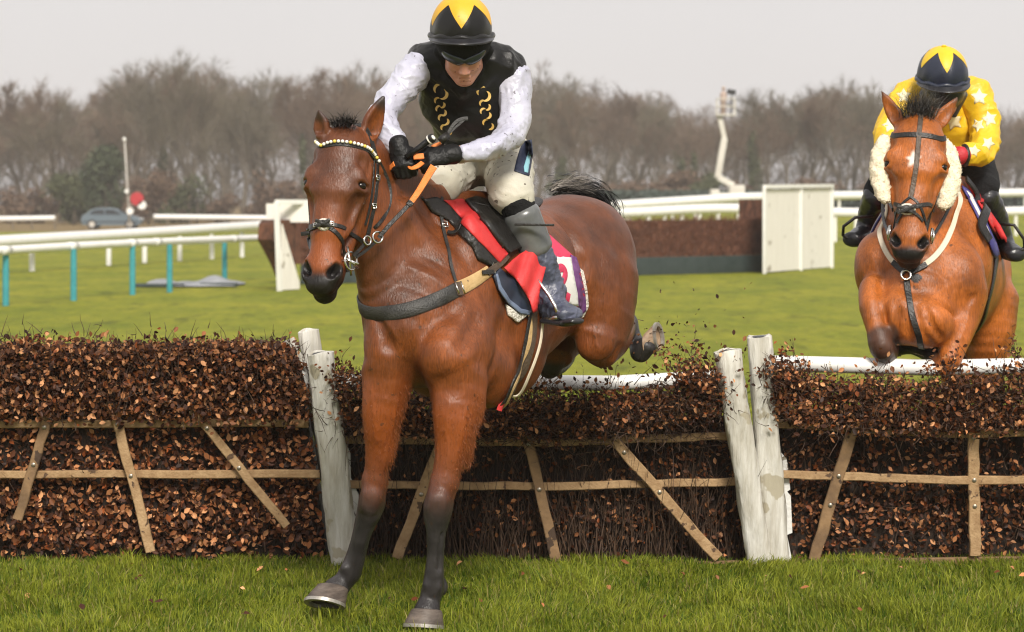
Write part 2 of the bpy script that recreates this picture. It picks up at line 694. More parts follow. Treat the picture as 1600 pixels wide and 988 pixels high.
def blades(name, n, xr, yr, hlo, hhi, wd, seed, at=None):
    rg = np.random.default_rng(seed)
    y = rg.uniform(yr[0], yr[1], n)
    x = rg.uniform(-1, 1, n) * (y * .2 + 1.5) if xr is None else rg.uniform(xr[0], xr[1], n)
    if at is not None: x, y, mul = at
    # uneven tufts: a smooth random field sets the height and colour
    def field(x, y, s, k):
        r2 = np.random.default_rng(k); out = np.zeros_like(x)
        for _ in range(14):
            a = r2.uniform(0, 6.28); f = s * r2.uniform(.5, 1.8); out += np.sin((x * math.cos(a) + y * math.sin(a)) * f + r2.uniform(0, 6.28))
        return out / 14 ** .5
    t = field(x, y, 9, 1) * .6 + field(x, y, 26, 2) * .5
    keep = rg.random(n) < np.clip(.72 + .3 * t, .2, 1)
    x, y, t = x[keep], y[keep], t[keep]
    if at is not None: mul = mul[keep]
    n = len(x)
    hgt = rg.uniform(hlo, hhi, n) * np.clip(1 + .28 * t, .5, 1.7)
    if at is not None: hgt *= mul
    az = rg.uniform(0, 2 * np.pi, n)
    lean = np.abs(rg.normal(.5, .4, n)) * hgt
    clx = field(x, y, 5, 3) * .25; cly = field(x, y, 5, 4) * .25
    clx *= .7; cly *= .7
    dx = np.cos(az) * lean + clx * hgt; dy = np.sin(az) * lean + cly * hgt
    fa = rg.uniform(0, np.pi, n)
    sx, sy = np.cos(fa) * wd / 2, np.sin(fa) * wd / 2
    z0 = terrain(x, y)
    V = np.zeros((n, 5, 3), np.float32)
    V[:, 0] = np.stack([x - sx, y - sy, z0 - .005], 1); V[:, 1] = np.stack([x + sx, y + sy, z0 - .005], 1)
    mx, my = x + dx * .38, y + dy * .38
    V[:, 2] = np.stack([mx + sx * .8, my + sy * .8, z0 + hgt * .6], 1); V[:, 3] = np.stack([mx - sx * .8, my - sy * .8, z0 + hgt * .6], 1)
    V[:, 4] = np.stack([x + dx, y + dy, z0 + hgt * np.clip(1 - (lean / hgt) ** 2 * .3, .5, 1)], 1)
    b = np.arange(n)[:, None] * 5
    F = np.concatenate([b + np.array([[0, 1, 2]]), b + np.array([[0, 2, 3]]), b + np.array([[3, 2, 4]])])
    g = np.clip(.48 + .24 * t + rg.normal(0, .26, n), 0, 1)[:, None]
    c = np.array([.042, .090, .006]) * (1 - g) + np.array([.31, .335, .034]) * g
    dry = rg.random(n) < .07
    c[dry] = np.array([.34, .29, .10]) * rg.uniform(.6, 1.1, (dry.sum(), 1))
    c = np.repeat(c[:, None, :], 5, 1)
    o = mesh_obj(name, V.reshape(-1, 3), F, M_GRASS, attrs=dict(tint=c.reshape(-1, 3)))
    return tag(o, kind='stuff')


def build_grass(q=1.0):
    blades('grass', int(250000 * q), None, (8.8, 12.1), .018, .046, .0045, 11)
    blades('grass', int(190000 * q), None, (12.1, 24), .015, .04, .008, 12)
    # longer tussocks between the short turf
    rg = np.random.default_rng(31)
    n = 2500
    cx = rg.uniform(-3.9, 3.9, n); cy = rg.uniform(8.8, 11.72, n)
    rep = rg.integers(14, 46, n)
    X = np.repeat(cx, rep) + rg.normal(0, .028, rep.sum()); Y = np.repeat(cy, rep) + rg.normal(0, .028, rep.sum())
    base = np.repeat(rg.uniform(.6, 1.25, n) * np.where(cy > 11.3, .75, 1.0), rep)
    blades('grass', rep.sum(), None, (9.3, 12), .045, .085, .0048, 32, at=(X, Y, base))


# ------------------------------------------------------------------ hurdles
M_WOOD = mat('bare_timber', (.28, .165, .075), rough=.75, base2=(.44, .29, .15), noise_scale=7, stretch=(3, 3, 3), bump=.3, bump_scale=30, spots=(.09, .05, .025), spot_scale=17, spot_thr=.64)
M_WOOD2 = mat('weathered_timber', (.15, .09, .045), rough=.8, base2=(.28, .17, .08), noise_scale=9, bump=.3, bump_scale=30, spots=(.06, .035, .02), spot_scale=14, spot_thr=.62)
M_PAD = mat('white_pvc_padding', (.44, .41, .34), rough=.45, base2=(.72, .71, .66), noise_scale=12, bump=.7, bump_scale=22, stretch=(1.6, 1.6, .22), spots=(.40, .36, .27), spot_scale=8, spot_thr=.60)
M_PADTORN = mat('torn_white_sheet', (.60, .60, .57), rough=.55, base2=(.76, .75, .72), noise_scale=14, bump=.5, bump_scale=20, spots=(.22, .19, .14), spot_scale=20, spot_thr=.64)
M_RAILW = mat('white_rail_plastic', (.78, .77, .73), rough=.35, base2=(.86, .85, .82), noise_scale=4, spots=(.40, .36, .28), spot_scale=22, spot_thr=.68)
M_DARK = mat('birch_core_shade', (.012, .008, .006), rough=.9, base2=(.035, .020, .012), noise_scale=30, stretch=(4, 4, .4), bump=.5, bump_scale=40)  # near-black: the shade between packed stems is in this colour
M_TWIG = mat('dry_twig', (.050, .026, .016), rough=.7, base2=(.11, .062, .035), noise_scale=10)
M_BOLT = mat('zinc_bolt', (.35, .31, .25), rough=.4, metal=.8)
M_HOLE = mat('hole_shade', (.02, .022, .025), rough=.5)


def leaf_mat():
    m = bpy.data.materials.new('beech_leaf')
    m.use_nodes = True
    nt = m.node_tree
    b = nt.nodes['Principled BSDF']
    a = nt.nodes.new('ShaderNodeAttribute'); a.attribute_name = 'tint'
    nt.links.new(a.outputs['Vector'], b.inputs['Base Color'])
    b.inputs['Roughness'].default_value = .5
    b.inputs['Specular IOR Level'].default_value = .2
    tr = nt.nodes.new('ShaderNodeBsdfTranslucent'); nt.links.new(a.outputs['Vector'], tr.inputs[0])
    mx = nt.nodes.new('ShaderNodeMixShader'); mx.inputs[0].default_value = .18
    nt.links.new(b.outputs[0], mx.inputs[1]); nt.links.new(tr.outputs[0], mx.inputs[2])
    nt.links.new(mx.outputs[0], nt.nodes['Material Output'].inputs[0])
    return m


M_LEAF = leaf_mat()


def leaf_colors(rg, n, bright=1.0):
    pal = np.array([[.030, .013, .008], [.060, .026, .014], [.110, .048, .022], [.190, .085, .038], [.290, .145, .070], [.40, .23, .125], [.16, .052, .018]])
    pr = np.array([.30, .18, .13, .12, .11, .09, .07])
    c = pal[rg.choice(len(pal), n, p=pr)] * rg.uniform(.6, 1.65, (n, 1)) * bright * np.array([1.08, .93, .80])
    return c


def leaf_mesh(C, Dn, size, rg, flat=.35):
    """Pointed oval leaves folded along the midrib. C centres, Dn facing directions."""
    n = len(C)
    N = Dn + rg.normal(0, flat, (n, 3)); N /= np.linalg.norm(N, axis=1)[:, None]
    A = rg.normal(0, 1, (n, 3)); A -= N * (A * N).sum(1)[:, None]; A /= np.linalg.norm(A, axis=1)[:, None]
    B = np.cross(N, A)
    s = (size * rg.uniform(.55, 1.25, n))[:, None]
    cup = rg.normal(0, .28, n)[:, None] * s
    V = np.zeros((n, 6, 3), np.float32)
    V[:, 0] = C - A * s * .5 + N * cup * .6
    V[:, 1] = C - A * s * .12 + B * s * .30 + N * cup * .4
    V[:, 2] = C + A * s * .22 + B * s * .25 + N * cup * .3
    V[:, 3] = C + A * s * .55 + N * cup
    V[:, 4] = C + A * s * .22 - B * s * .25 + N * cup * .3
    V[:, 5] = C - A * s * .12 - B * s * .30 + N * cup * .4
    V[:, [0, 3]] -= (N * s * .12)[:, None, :]
    b = np.arange(n)[:, None] * 6
    F = np.concatenate([b + np.array([[0, 3, 2]]), b + np.array([[0, 2, 1]]), b + np.array([[0, 4, 3]]), b + np.array([[0, 5, 4]])])
    return V.reshape(-1, 3), F


def twig_mesh(starts, dirs, lens, r, rg, segs=4):
    """Thin three-sided crooked twigs."""
    n = len(starts)
    D = dirs / np.linalg.norm(dirs, axis=1)[:, None]
    p = starts.copy()
    V = np.zeros((n, segs + 1, 3, 3), np.float32)
    for s in range(segs + 1):
        u = np.cross(D, rg.normal(0, 1, (n, 3))); u /= np.linalg.norm(u, axis=1)[:, None]
        v = np.cross(D, u)
        rr = (r * (1 - .8 * s / segs))[:, None] if np.ndim(r) else r * (1 - .8 * s / segs)
        for k in range(3):
            a = 2 * math.pi * k / 3
            V[:, s, k] = p + (u * math.cos(a) + v * math.sin(a)) * rr
        D = D + rg.normal(0, .16, (n, 3)); D /= np.linalg.norm(D, axis=1)[:, None]
        p = p + D * (lens / segs)[:, None]
    F = []
    m = (segs + 1) * 3
    b = np.arange(n)[:, None] * m
    for s in range(segs):
        for k in range(3):
            k2 = (k + 1) % 3
            F.append(b + np.array([[s*3+k, s*3+k2, (s+1)*3+k2, (s+1)*3+k]]))
    return V.reshape(-1, 3), np.concatenate(F)


def brush_part(parent, surf, n_leaf, size, rg, name='brush', spread=.03, bright=1.0, flat=.5, nrm=(0, -1, .25), twigs=0, twig_len=.18, keep=None, twig_dir=(0, -.3, 1)):
    """Leaves and twigs over a patch. surf(u, v) -> points for arrays u, v in 0..1."""
    u, v = rg.random(n_leaf), rg.random(n_leaf)
    if keep is not None:
        k = rg.random(n_leaf) < keep(u, v)
        u, v = u[k], v[k]
    C = surf(u, v) + rg.normal(0, spread, (len(u), 3)) * np.array([.6, 1, .6])
    V, F = leaf_mesh(C, np.tile(np.array(nrm, float), (len(u), 1)), size, rg, flat)
    o = mesh_obj(name, V, F, M_LEAF, parent, smooth=False, attrs=dict(tint=np.repeat(leaf_colors(rg, len(u), bright)[:, None, :], 6, 1).reshape(-1, 3)))
    if twigs:
        u, v = rg.random(twigs), rg.random(twigs)
        C = surf(u, v) + rg.normal(0, spread, (twigs, 3))
        D = np.array(twig_dir, float) + rg.normal(0, .55, (twigs, 3))
        V, F = twig_mesh(C, D, rg.uniform(.4, 1.2, twigs) * twig_len, .0028, rg)
        mesh_obj('twigs', V, F, M_TWIG, o, smooth=True)
    return o


def bilerp(c00, c10, c11, c01):
    a, b, c, d = [np.array(x) for x in (c00, c10, c11, c01)]
    def f(u, v):
        u = np.asarray(u)[:, None]; v = np.asarray(v)[:, None]
        return a * (1-u) * (1-v) + b * u * (1-v) + c * u * v + d * (1-u) * v
    return f


def curve_patch(top, bot, dt, db):
    """Patch between two pixel polylines (left to right) at depths dt / db."""
    T = np.array([list(P(x, y, dt)) for x, y in top]); Bm = np.array([list(P(x, y, db)) for x, y in bot])
    def arc(A, u):
        d = np.concatenate([[0], np.cumsum(np.linalg.norm(np.diff(A, axis=0), axis=1))]); d /= d[-1]
        return np.stack([np.interp(u, d, A[:, k]) for k in range(3)], 1)
    def f(u, v):
        u = np.asarray(u); v = np.asarray(v)[:, None]
        return arc(Bm, u) * (1 - v) + arc(T, u) * v
    return f


def post_pad(name, top, bot, rt, rb, parent, hole=True, matr=None):
    """White padded upright: a rolled sheet round a post, open at the top."""
    top, bot = Vector(top), Vector(bot)
    n = 28
    ax = (top - bot).normalized()
    sd = Vector((1, 0, 0)); sd = (sd - ax * sd.dot(ax)).normalized()
    fw = ax.cross(sd)
    V, F = [], []
    m = 14
    for i in range(m + 1):
        t = i / m
        r = rb + (rt - rb) * t
        for k in range(n):
            a = 2 * math.pi * k / n
            wob = 1 + .06 * math.sin(3 * a + i * .8 + rt * 900) + .05 * math.sin(5 * a - i * 1.7) + .03 * math.sin(9 * a + i * 2.9)
            ca, sa = math.cos(a), math.sin(a)
            sq = (abs(ca) ** 3.2 + abs(sa) ** 3.2) ** (-1 / 3.2)
            V.append(bot + (top - bot) * t + (sd * ca * 1.02 + fw * sa * .80) * r * wob * (1 + (sq - 1) * .75))
    for (s, dz) in ((.86, .004), (.72, -.004), (.66, -.05)):
        for k in range(n):
            a = 2 * math.pi * k / n
            V.append(top + ax * (dz + .006 * math.sin(2 * a + rt * 500)) + (sd * math.cos(a) + fw * math.sin(a) * .8) * rt * s)
    for i in range(m + 3):
        for k in range(n):
            k2 = (k + 1) % n
            F.append((i*n+k, i*n+k2, (i+1)*n+k2, (i+1)*n+k))
    F.append(tuple((m+3)*n + k for k in range(n)))
    F.append(tuple(range(n - 1, -1, -1)))
    o = MB().add(V, F).build(name, matr or M_PAD, parent, auto=60)
    if hole:
        mb = MB()
        mb.tube([top + ax * .001, top - ax * .03], rt * .60, n=20)  # solid dark plug painted as the shade inside the post
        mb.build('hole_shade_plug', M_HOLE, o, auto=40)
    return o


def wood_bar(name, a, b, wd, th, parent, m=None, bolts=(), up=None, curve=0.0):
    mb = MB()
    a, b = Vector(a), Vector(b)
    # rough sawn: broken into short lengths with slight wander
    n = 10
    ax = (b - a)
    L = ax.length
    z = ax.normalized()
    y = Vector((0, -1, 0)); y = (y - z * y.dot(z)).normalized()
    x = y.cross(z)
    V, F = [], []
    rg = random.Random(int(a.x * 1000) + int(b.z * 777))
    for i in range(n + 1):
        t = i / n
        c = a + ax * t - Vector((0, 0, 1)) * (curve * 4 * t * (1 - t)) + x * rg.uniform(-.003, .003)
        w2 = wd / 2 * (1 + rg.uniform(-.06, .06)); t2 = th / 2
        e = .004
        for (p, q) in ((-w2, -t2+e), (-w2+e, -t2), (w2-e, -t2), (w2, -t2+e), (w2, t2-e), (w2-e, t2), (-w2+e, t2), (-w2, t2-e)):
            V.append(c + x * p + y * q)
    for i in range(n):
        for k in range(8):
            k2 = (k + 1) % 8
            F.append((i*8+k, i*8+k2, (i+1)*8+k2, (i+1)*8+k))
    F.append(tuple(range(7, -1, -1))); F.append(tuple(n*8+k for k in range(8)))
    mb.add(V, F)
    o = mb.build(name, m or M_WOOD, parent, auto=30)
    for t in bolts:
        c = a + ax * t + y * (th / 2)
        MB().tube([c - y * .002, c + y * .004, c + y * .007], [.010, .010, .006], n=10).build('bolt', M_BOLT, o, auto=40)
    return o


def build_hurdles():
    rg = np.random.default_rng(21)
    # ---- left panel
    h = empty('hurdle', P(240, 880, 11.8), 'tall left-hand brush hurdle with a thick leafy top and three slanting braces', 'hurdle', 'hurdle panels of the jump')
    mb = MB()
    # packed birch core, shade between stems in its colour, leaning like the panel
    c = lambda x, y, d: P(x, y, d)
    V = [c(-260, 893, 11.90), c(512, 872, 11.90), c(462, 545, 11.72), c(-260, 560, 11.72), c(-260, 880, 12.12), c(520, 872, 12.12), c(468, 545, 12.0), c(-260, 560, 12.0)]
    mb.add(V, [(0, 1, 2, 3), (7, 6, 5, 4), (3, 2, 6, 7), (0, 4, 5, 1), (0, 3, 7, 4), (1, 5, 6, 2)])
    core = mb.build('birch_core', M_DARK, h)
    low = curve_patch([(-260, 640), (200, 645), (478, 650)], [(-260, 885), (240, 885), (510, 868)], 11.78, 11.86)
    brush_part(h, low, 10500, .033, rg, 'leafy_brush', .022, 1.4, .55, (0, -1, .35), 500, .16, keep=lambda u, v: np.where((v < .12), .35, 1.0))
    up_ = curve_patch([(-260, 552), (0, 540), (60, 534), (200, 541), (330, 534), (440, 542), (466, 560)], [(-260, 650), (200, 648), (330, 655), (478, 650)], 11.66, 11.66)
    brush_part(h, up_, 11500, .029, rg, 'leafy_brush', .045, 1.05, .9, (0, -1, .5), 1600, .10)
    top = bilerp(c(-260, 556, 11.64), c(455, 546, 11.64), c(462, 538, 12.02), c(-260, 545, 12.02))
    brush_part(h, top, 5600, .024, rg, 'leafy_brush', .025, .85, .8, (0, -.4, 1), 0, .06)
    for (a, b, m_) in (((-260, 664), (482, 661), M_WOOD), ((-260, 742), (500, 740), M_WOOD)):
        wood_bar('rail', P(*a, 11.74), P(*b, 11.74), .036, .03, h, m_)
    for (a, b, m_, w_) in (((78, 640), (28, 812), M_WOOD2, .045), ((174, 625), (236, 862), M_WOOD, .045), ((300, 640), (448, 822), M_WOOD, .038)):
        wood_bar('brace', P(*a, 11.70), P(*b, 11.70), w_, .022, h, m_, bolts=(.16, .50))
    post_pad('white_post', P(481, 517, 11.86), P(540, 862, 11.96), .046, .062, h, hole=False)
    wood_bar('post_cap', P(452, 530, 11.80), P(468, 566, 11.80), .045, .05, h, M_PAD)
    # ---- middle panel
    h = empty('hurdle', P(850, 885, 11.8), 'brush hurdle in the middle with a broken ragged top, jumped by the leading horse', 'hurdle', 'hurdle panels of the jump')
    V = [c(548, 884, 11.92), c(1180, 884, 11.92), c(1142, 650, 11.86), c(520, 640, 11.86), c(548, 878, 12.0), c(1180, 878, 12.0), c(1142, 650, 11.96), c(520, 640, 11.96)]
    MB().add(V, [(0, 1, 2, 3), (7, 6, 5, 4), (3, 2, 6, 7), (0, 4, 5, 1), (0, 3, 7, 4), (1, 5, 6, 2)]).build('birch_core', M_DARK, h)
    low = curve_patch([(530, 690), (850, 700), (1145, 690)], [(555, 870), (850, 868), (1175, 866)], 11.84, 11.88)
    brush_part(h, low, 3600, .027, rg, 'leafy_brush', .022, .95, .8, (0, -1, .3), 0, .2, keep=lambda u, v: np.clip(.15 + 1.0 * np.exp(-((v - .42) / .22) ** 2) + .5 * (u > .8) + .3 * (v > .8), 0, 1))
    u = rg.random(800)
    st = low(u, np.full(800, .0)) + rg.normal(0, .02, (800, 3)); st[:, 2] = .0
    V, F = twig_mesh(st, np.array([[0, -.04, 1]]) + rg.normal(0, .05, (800, 3)), rg.uniform(.25, .72, 800), .0035, rg)
    mesh_obj('birch_stems', V, F, M_TWIG, h)
    tp = curve_patch([(516, 606), (540, 597), (600, 602), (800, 624), (960, 624), (1040, 610), (1085, 592), (1128, 604)], [(525, 660), (565, 672), (800, 678), (900, 676), (1000, 668), (1140, 640)], 11.66, 11.66)
    brush_part(h, tp, 7400, .028, rg, 'leafy_brush', .045, 1.15, 1.2, (0, -1, .5), 1900, .15, twig_dir=(0, -.8, -.1))
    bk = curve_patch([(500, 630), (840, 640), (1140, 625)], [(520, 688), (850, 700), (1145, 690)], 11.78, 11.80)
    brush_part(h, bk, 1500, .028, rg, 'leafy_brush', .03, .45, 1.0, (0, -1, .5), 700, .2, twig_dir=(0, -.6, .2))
    # ragged sprays sticking up and out
    for (x, y, n, dx) in ((540, 604, 90, -.1), (1078, 592, 120, .0), (950, 645, 110, -.2), (1110, 607, 70, .0), (850, 622, 40, 0)):
        ctr = np.array(P(x, y, 11.62))
        st = ctr + rg.normal(0, .045, (n, 3))
        D = np.array([dx, -.6, .55]) + rg.normal(0, .5, (n, 3))
        L = rg.uniform(.05, .14, n)
        V, F = twig_mesh(st, D, L, .0024, rg)
        sp = mesh_obj('spray', V, F, M_TWIG, h)
        Dn = D / np.linalg.norm(D, axis=1)[:, None]
        k = 3
        C = np.concatenate([st + Dn * (L * f)[:, None] + rg.normal(0, .012, (n, 3)) for f in (.4, .75, 1.0)])
        V, F = leaf_mesh(C, np.tile(np.array([0, -1, .5]), (len(C), 1)), .023, rg, 1.0)
        mesh_obj('spray_leaves', V, F, M_LEAF, sp, smooth=False, attrs=dict(tint=np.repeat(leaf_colors(rg, len(C), 1.2)[:, None, :], 6, 1).reshape(-1, 3)))
    MB().tube([P(505, 598, 12.0), P(620, 594, 12.0), P(830, 598, 12.0), P(960, 599, 12.0), P(1128, 590, 12.0)], .036, n=16).build('top_rail', M_RAILW, h, smooth=True)
    wood_bar('rail', P(532, 686, 11.76), P(850, 692, 11.74), .036, .03, h, M_WOOD)
    wood_bar('rail', P(850, 692, 11.74), P(1140, 681, 11.76), .036, .03, h, M_WOOD)
    wood_bar('rail', P(545, 757, 11.80), P(850, 760, 11.78), .036, .03, h, M_WOOD)
    wood_bar('rail', P(850, 760, 11.78), P(1150, 753, 11.80), .036, .03, h, M_WOOD)
    wood_bar('foot_rail', P(900, 888, 11.78), P(1170, 880, 11.78), .03, .03, h, M_WOOD2)
    for (a, b) in (((690, 690), (620, 872)), ((820, 668), (870, 882)), ((955, 684), (1122, 872))):
        wood_bar('brace', P(*a, 11.72), P(*b, 11.76), .048, .022, h, M_WOOD2 if a[0] == 820 else M_WOOD, bolts=(.12, .45))
    post_pad('white_post', P(500, 552, 11.60), P(540, 878, 11.70), .058, .066, h)
    mb = MB()
    rg2 = random.Random(3)
    pts = [(0, 0), (.085, 0), (.10, .10), (.085, .2), (.105, .3), (.08, .38), (.1, .5), (.07, .62), (.085, .72), (.06, .85), (0.02, .9), (0, .88)]
    a0 = P(555, 868, 11.80); yv = (P(508, 600, 11.80) - a0).normalized()
    mb.prism([(p[0] * .9, p[1] * .95) for p in pts], a0 - Vector((.03, 0, 0)), Vector((1, 0, 0)), yv, Vector((0, .012, 0)))
    mb.build('torn_sheet', M_PADTORN, h)
    mb = MB()
    mb.bar(P(470, 566, 11.74), P(556, 872, 11.82), .085, .03)
    mb.build('post_board', M_PADTORN, h, auto=40)
    post_pad('white_post', P(1136, 549, 11.60), P(1187, 876, 11.70), .059, .054, h)
    # ---- right panel
    h = empty('hurdle', P(1400, 885, 11.8), 'brush hurdle at the right with a white top rail, second horse rising behind it', 'hurdle', 'hurdle panels of the jump')
    V = [c(1222, 886, 11.92), c(1990, 872, 11.92), c(1990, 640, 11.86), c(1208, 640, 11.86), c(1222, 880, 12.0), c(1990, 872, 12.0), c(1990, 640, 11.96), c(1208, 640, 11.96)]
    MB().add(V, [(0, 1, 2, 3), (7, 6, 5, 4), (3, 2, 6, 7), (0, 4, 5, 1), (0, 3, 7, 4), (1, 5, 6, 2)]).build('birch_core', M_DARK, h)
    low = curve_patch([(1212, 672), (1600, 675), (1990, 675)], [(1225, 868), (1600, 872), (1990, 872)], 11.84, 11.88)
    brush_part(h, low, 7000, .028, rg, 'leafy_brush', .022, 1.05, .7, (0, -1, .3), 400, .2, keep=lambda u, v: np.clip(.35 + .7 * np.exp(-((v - .4) / .25) ** 2) + .25 * (v > .75), 0, 1))
    tp = curve_patch([(1206, 572), (1235, 582), (1330, 602), (1440, 602), (1540, 592), (1600, 586), (1990, 588)], [(1205, 640), (1260, 665), (1340, 668), (1460, 678), (1600, 664), (1990, 664)], 11.66, 11.66)
    brush_part(h, tp, 11000, .028, rg, 'leafy_brush', .040, 1.25, 1.1, (0, -1, .5), 2200, .12, twig_dir=(0, -.8, 0))
    for (x, y, n, dx) in ((1228, 588, 90, -.2), (1590, 588, 60, .1), (1380, 608, 40, 0), (1480, 600, 60, 0)):
        ctr = np.array(P(x, y, 11.62))
        st = ctr + rg.normal(0, .045, (n, 3))
        D = np.array([dx, -.6, .6]) + rg.normal(0, .5, (n, 3))
        L = rg.uniform(.05, .14, n)
        V, F = twig_mesh(st, D, L, .0024, rg)
        sp = mesh_obj('spray', V, F, M_TWIG, h)
        Dn = D / np.linalg.norm(D, axis=1)[:, None]
        C = np.concatenate([st + Dn * (L * f)[:, None] + rg.normal(0, .012, (n, 3)) for f in (.4, .75, 1.0)])
        V, F = leaf_mesh(C, np.tile(np.array([0, -1, .5]), (len(C), 1)), .023, rg, 1.0)
        mesh_obj('spray_leaves', V, F, M_LEAF, sp, smooth=False, attrs=dict(tint=np.repeat(leaf_colors(rg, len(C), 1.25)[:, None, :], 6, 1).reshape(-1, 3)))
    MB().tube([P(1205, 568, 12.0), P(1330, 571, 12.0), P(1460, 575, 12.0), P(1600, 572, 12.0), P(1990, 572, 12.0)], .038, n=16).build('top_rail', M_RAILW, h, smooth=True)
    for (y0, y1, y2) in ((662, 677, 672), (741, 750, 748)):
        wood_bar('rail', P(1212, y0, 11.76), P(1480, y1, 11.74), .038, .03, h, M_WOOD)
        wood_bar('rail', P(1480, y1, 11.74), P(1990, y2, 11.76), .038, .03, h, M_WOOD)
    wood_bar('foot_rail', P(1225, 880, 11.78), P(1990, 868, 11.80), .03, .03, h, M_WOOD2)
    for (a, b, m_) in (((1338, 648), (1272, 875), M_WOOD2), ((1520, 664), (1524, 868), M_WOOD), ((1800, 660), (1830, 868), M_WOOD)):
        wood_bar('brace', P(*a, 11.72), P(*b, 11.76), .052, .022, h, m_, bolts=(.10, .42, .62))
    post_pad('white_post', P(1186, 526, 11.66), P(1214, 880, 11.74), .054, .058, h)
    pts = [(0, 0), (.075, 0), (.06, .12), (.085, .13), (.09, .3), (.075, .32), (.09, .33), (.085, .47), (.06, .5), (.03, .62), (0, .6)]
    a0 = P(1222, 876, 11.80); yv = (P(1205, 640, 11.80) - a0).normalized()
    MB().prism(pts, a0 - Vector((.03, .015, 0)), Vector((1, 0, 0)), yv, Vector((0, .012, 0))).build('torn_sheet', M_PADTORN, h)


def build_debris():
    rg = np.random.default_rng(41)
    for i in range(44):
        y = rg.uniform(9.9, 11.7); x = rg.uniform(-1, 1) * y * .21
        V, F = leaf_mesh(np.array([[x, y, .045 + rg.uniform(0, .02)]]), np.array([[rg.normal(0, .4), -.5, 1.0]]), .034, rg, .3)
        o = mesh_obj('fallen_leaf', V, F, M_LEAF, smooth=False, attrs=dict(tint=np.repeat(leaf_colors(rg, 1, 1.5)[:, None, :], 6, 1).reshape(-1, 3)))
        tag(o, 'dead brown leaf lying on the grass in front of the hurdles', 'leaf', 'fallen leaves on the grass')
    rg = np.random.default_rng(5)
    spots = []
    for _ in range(85):
        spots.append((rg.normal(1060, 55), 575 - abs(rg.normal(0, 38)), rg.uniform(11.2, 11.7)))
    for _ in range(40):
        spots.append((rg.uniform(880, 1100), rg.uniform(540, 600), rg.uniform(11.2, 11.7)))
    for _ in range(26):
        spots.append((rg.uniform(1000, 1180), rg.uniform(440, 560), rg.uniform(11, 12)))
    for i, (x, y, d) in enumerate(spots):
        C = np.array([list(P(x, y, d))])
        V, F = leaf_mesh(C, rg.normal(0, 1, (1, 3)), rg.choice([.014, .020, .028]), rg, .6)
        V2 = V + np.array([0, .0012, 0], np.float32)
        o = mesh_obj('flying_leaf', V, F, M_LEAF, smooth=False, attrs=dict(tint=np.repeat(leaf_colors(rg, 1, .8)[:, None, :], 6, 1).reshape(-1, 3)))
        tag(o, 'dry brown beech leaf knocked off the hurdle, flying above its top behind the leading horse', 'leaf', 'leaves knocked into the air')
    for i in range(16):
        x, y, d = rg.uniform(890, 1110), rg.uniform(500, 598), rg.uniform(11.2, 11.7)
        V, F = twig_mesh(np.array([list(P(x, y, d))]), rg.normal(0, 1, (1, 3)), np.array([rg.uniform(.04, .10)]), .002, rg)
        o = mesh_obj('flying_twig', V, F, M_TWIG)
        tag(o, 'thin broken twig knocked off the hurdle, flying above its top behind the leading horse', 'twig', 'twigs knocked into the air')
# ------------------------------------------------------------------ rails, chase fence, far things
M_TEAL = mat('teal_post', (.035, .24, .27), rough=.45, base2=(.05, .31, .34), noise_scale=6)
M_WHITEP = mat('white_paint', (.74, .73, .69), rough=.5, base2=(.82, .81, .77), noise_scale=3)
M_WING = mat('white_boards', (.72, .69, .63), rough=.6, base2=(.80, .77, .71), noise_scale=2, stretch=(6, 6, .6), spots=(.34, .30, .24), spot_scale=3.5, spot_thr=.68)
M_BIRCH = mat('packed_birch', (.028, .010, .006), rough=.85, base2=(.20, .080, .042), noise_scale=7, detail=10, stretch=(1.5, 1.5, .7), bump=.8, bump_scale=40)
M_BOARD = mat('dark_takeoff_board', (.022, .035, .034), rough=.6, base2=(.04, .055, .055), noise_scale=5)
M_CARPAINT = mat('grey_blue_car_paint', (.11, .15, .175), rough=.3, metal=.3, coat=.6)
M_GLASS = mat('car_window', (.015, .02, .024), rough=.08, spec=.7)
M_TYRE = mat('tyre_rubber', (.02, .02, .021), rough=.8)
M_SHEET = mat('grey_ground_sheet', (.20, .21, .23), rough=.5, base2=(.36, .37, .39), noise_scale=2, bump=.5, bump_scale=4)
M_RED = mat('red_paint', (.42, .018, .025), rough=.5)
M_LIFT = mat('lift_paint', (.55, .52, .45), rough=.5, base2=(.64, .61, .54), noise_scale=1.5)
M_GALV = mat('weathered_pale_metal', (.50, .47, .42), rough=.6)
M_HEDGE = mat('far_hedge_green', (.045, .065, .055), rough=.9, base2=(.075, .095, .08), noise_scale=3, bump=.8, bump_scale=6)


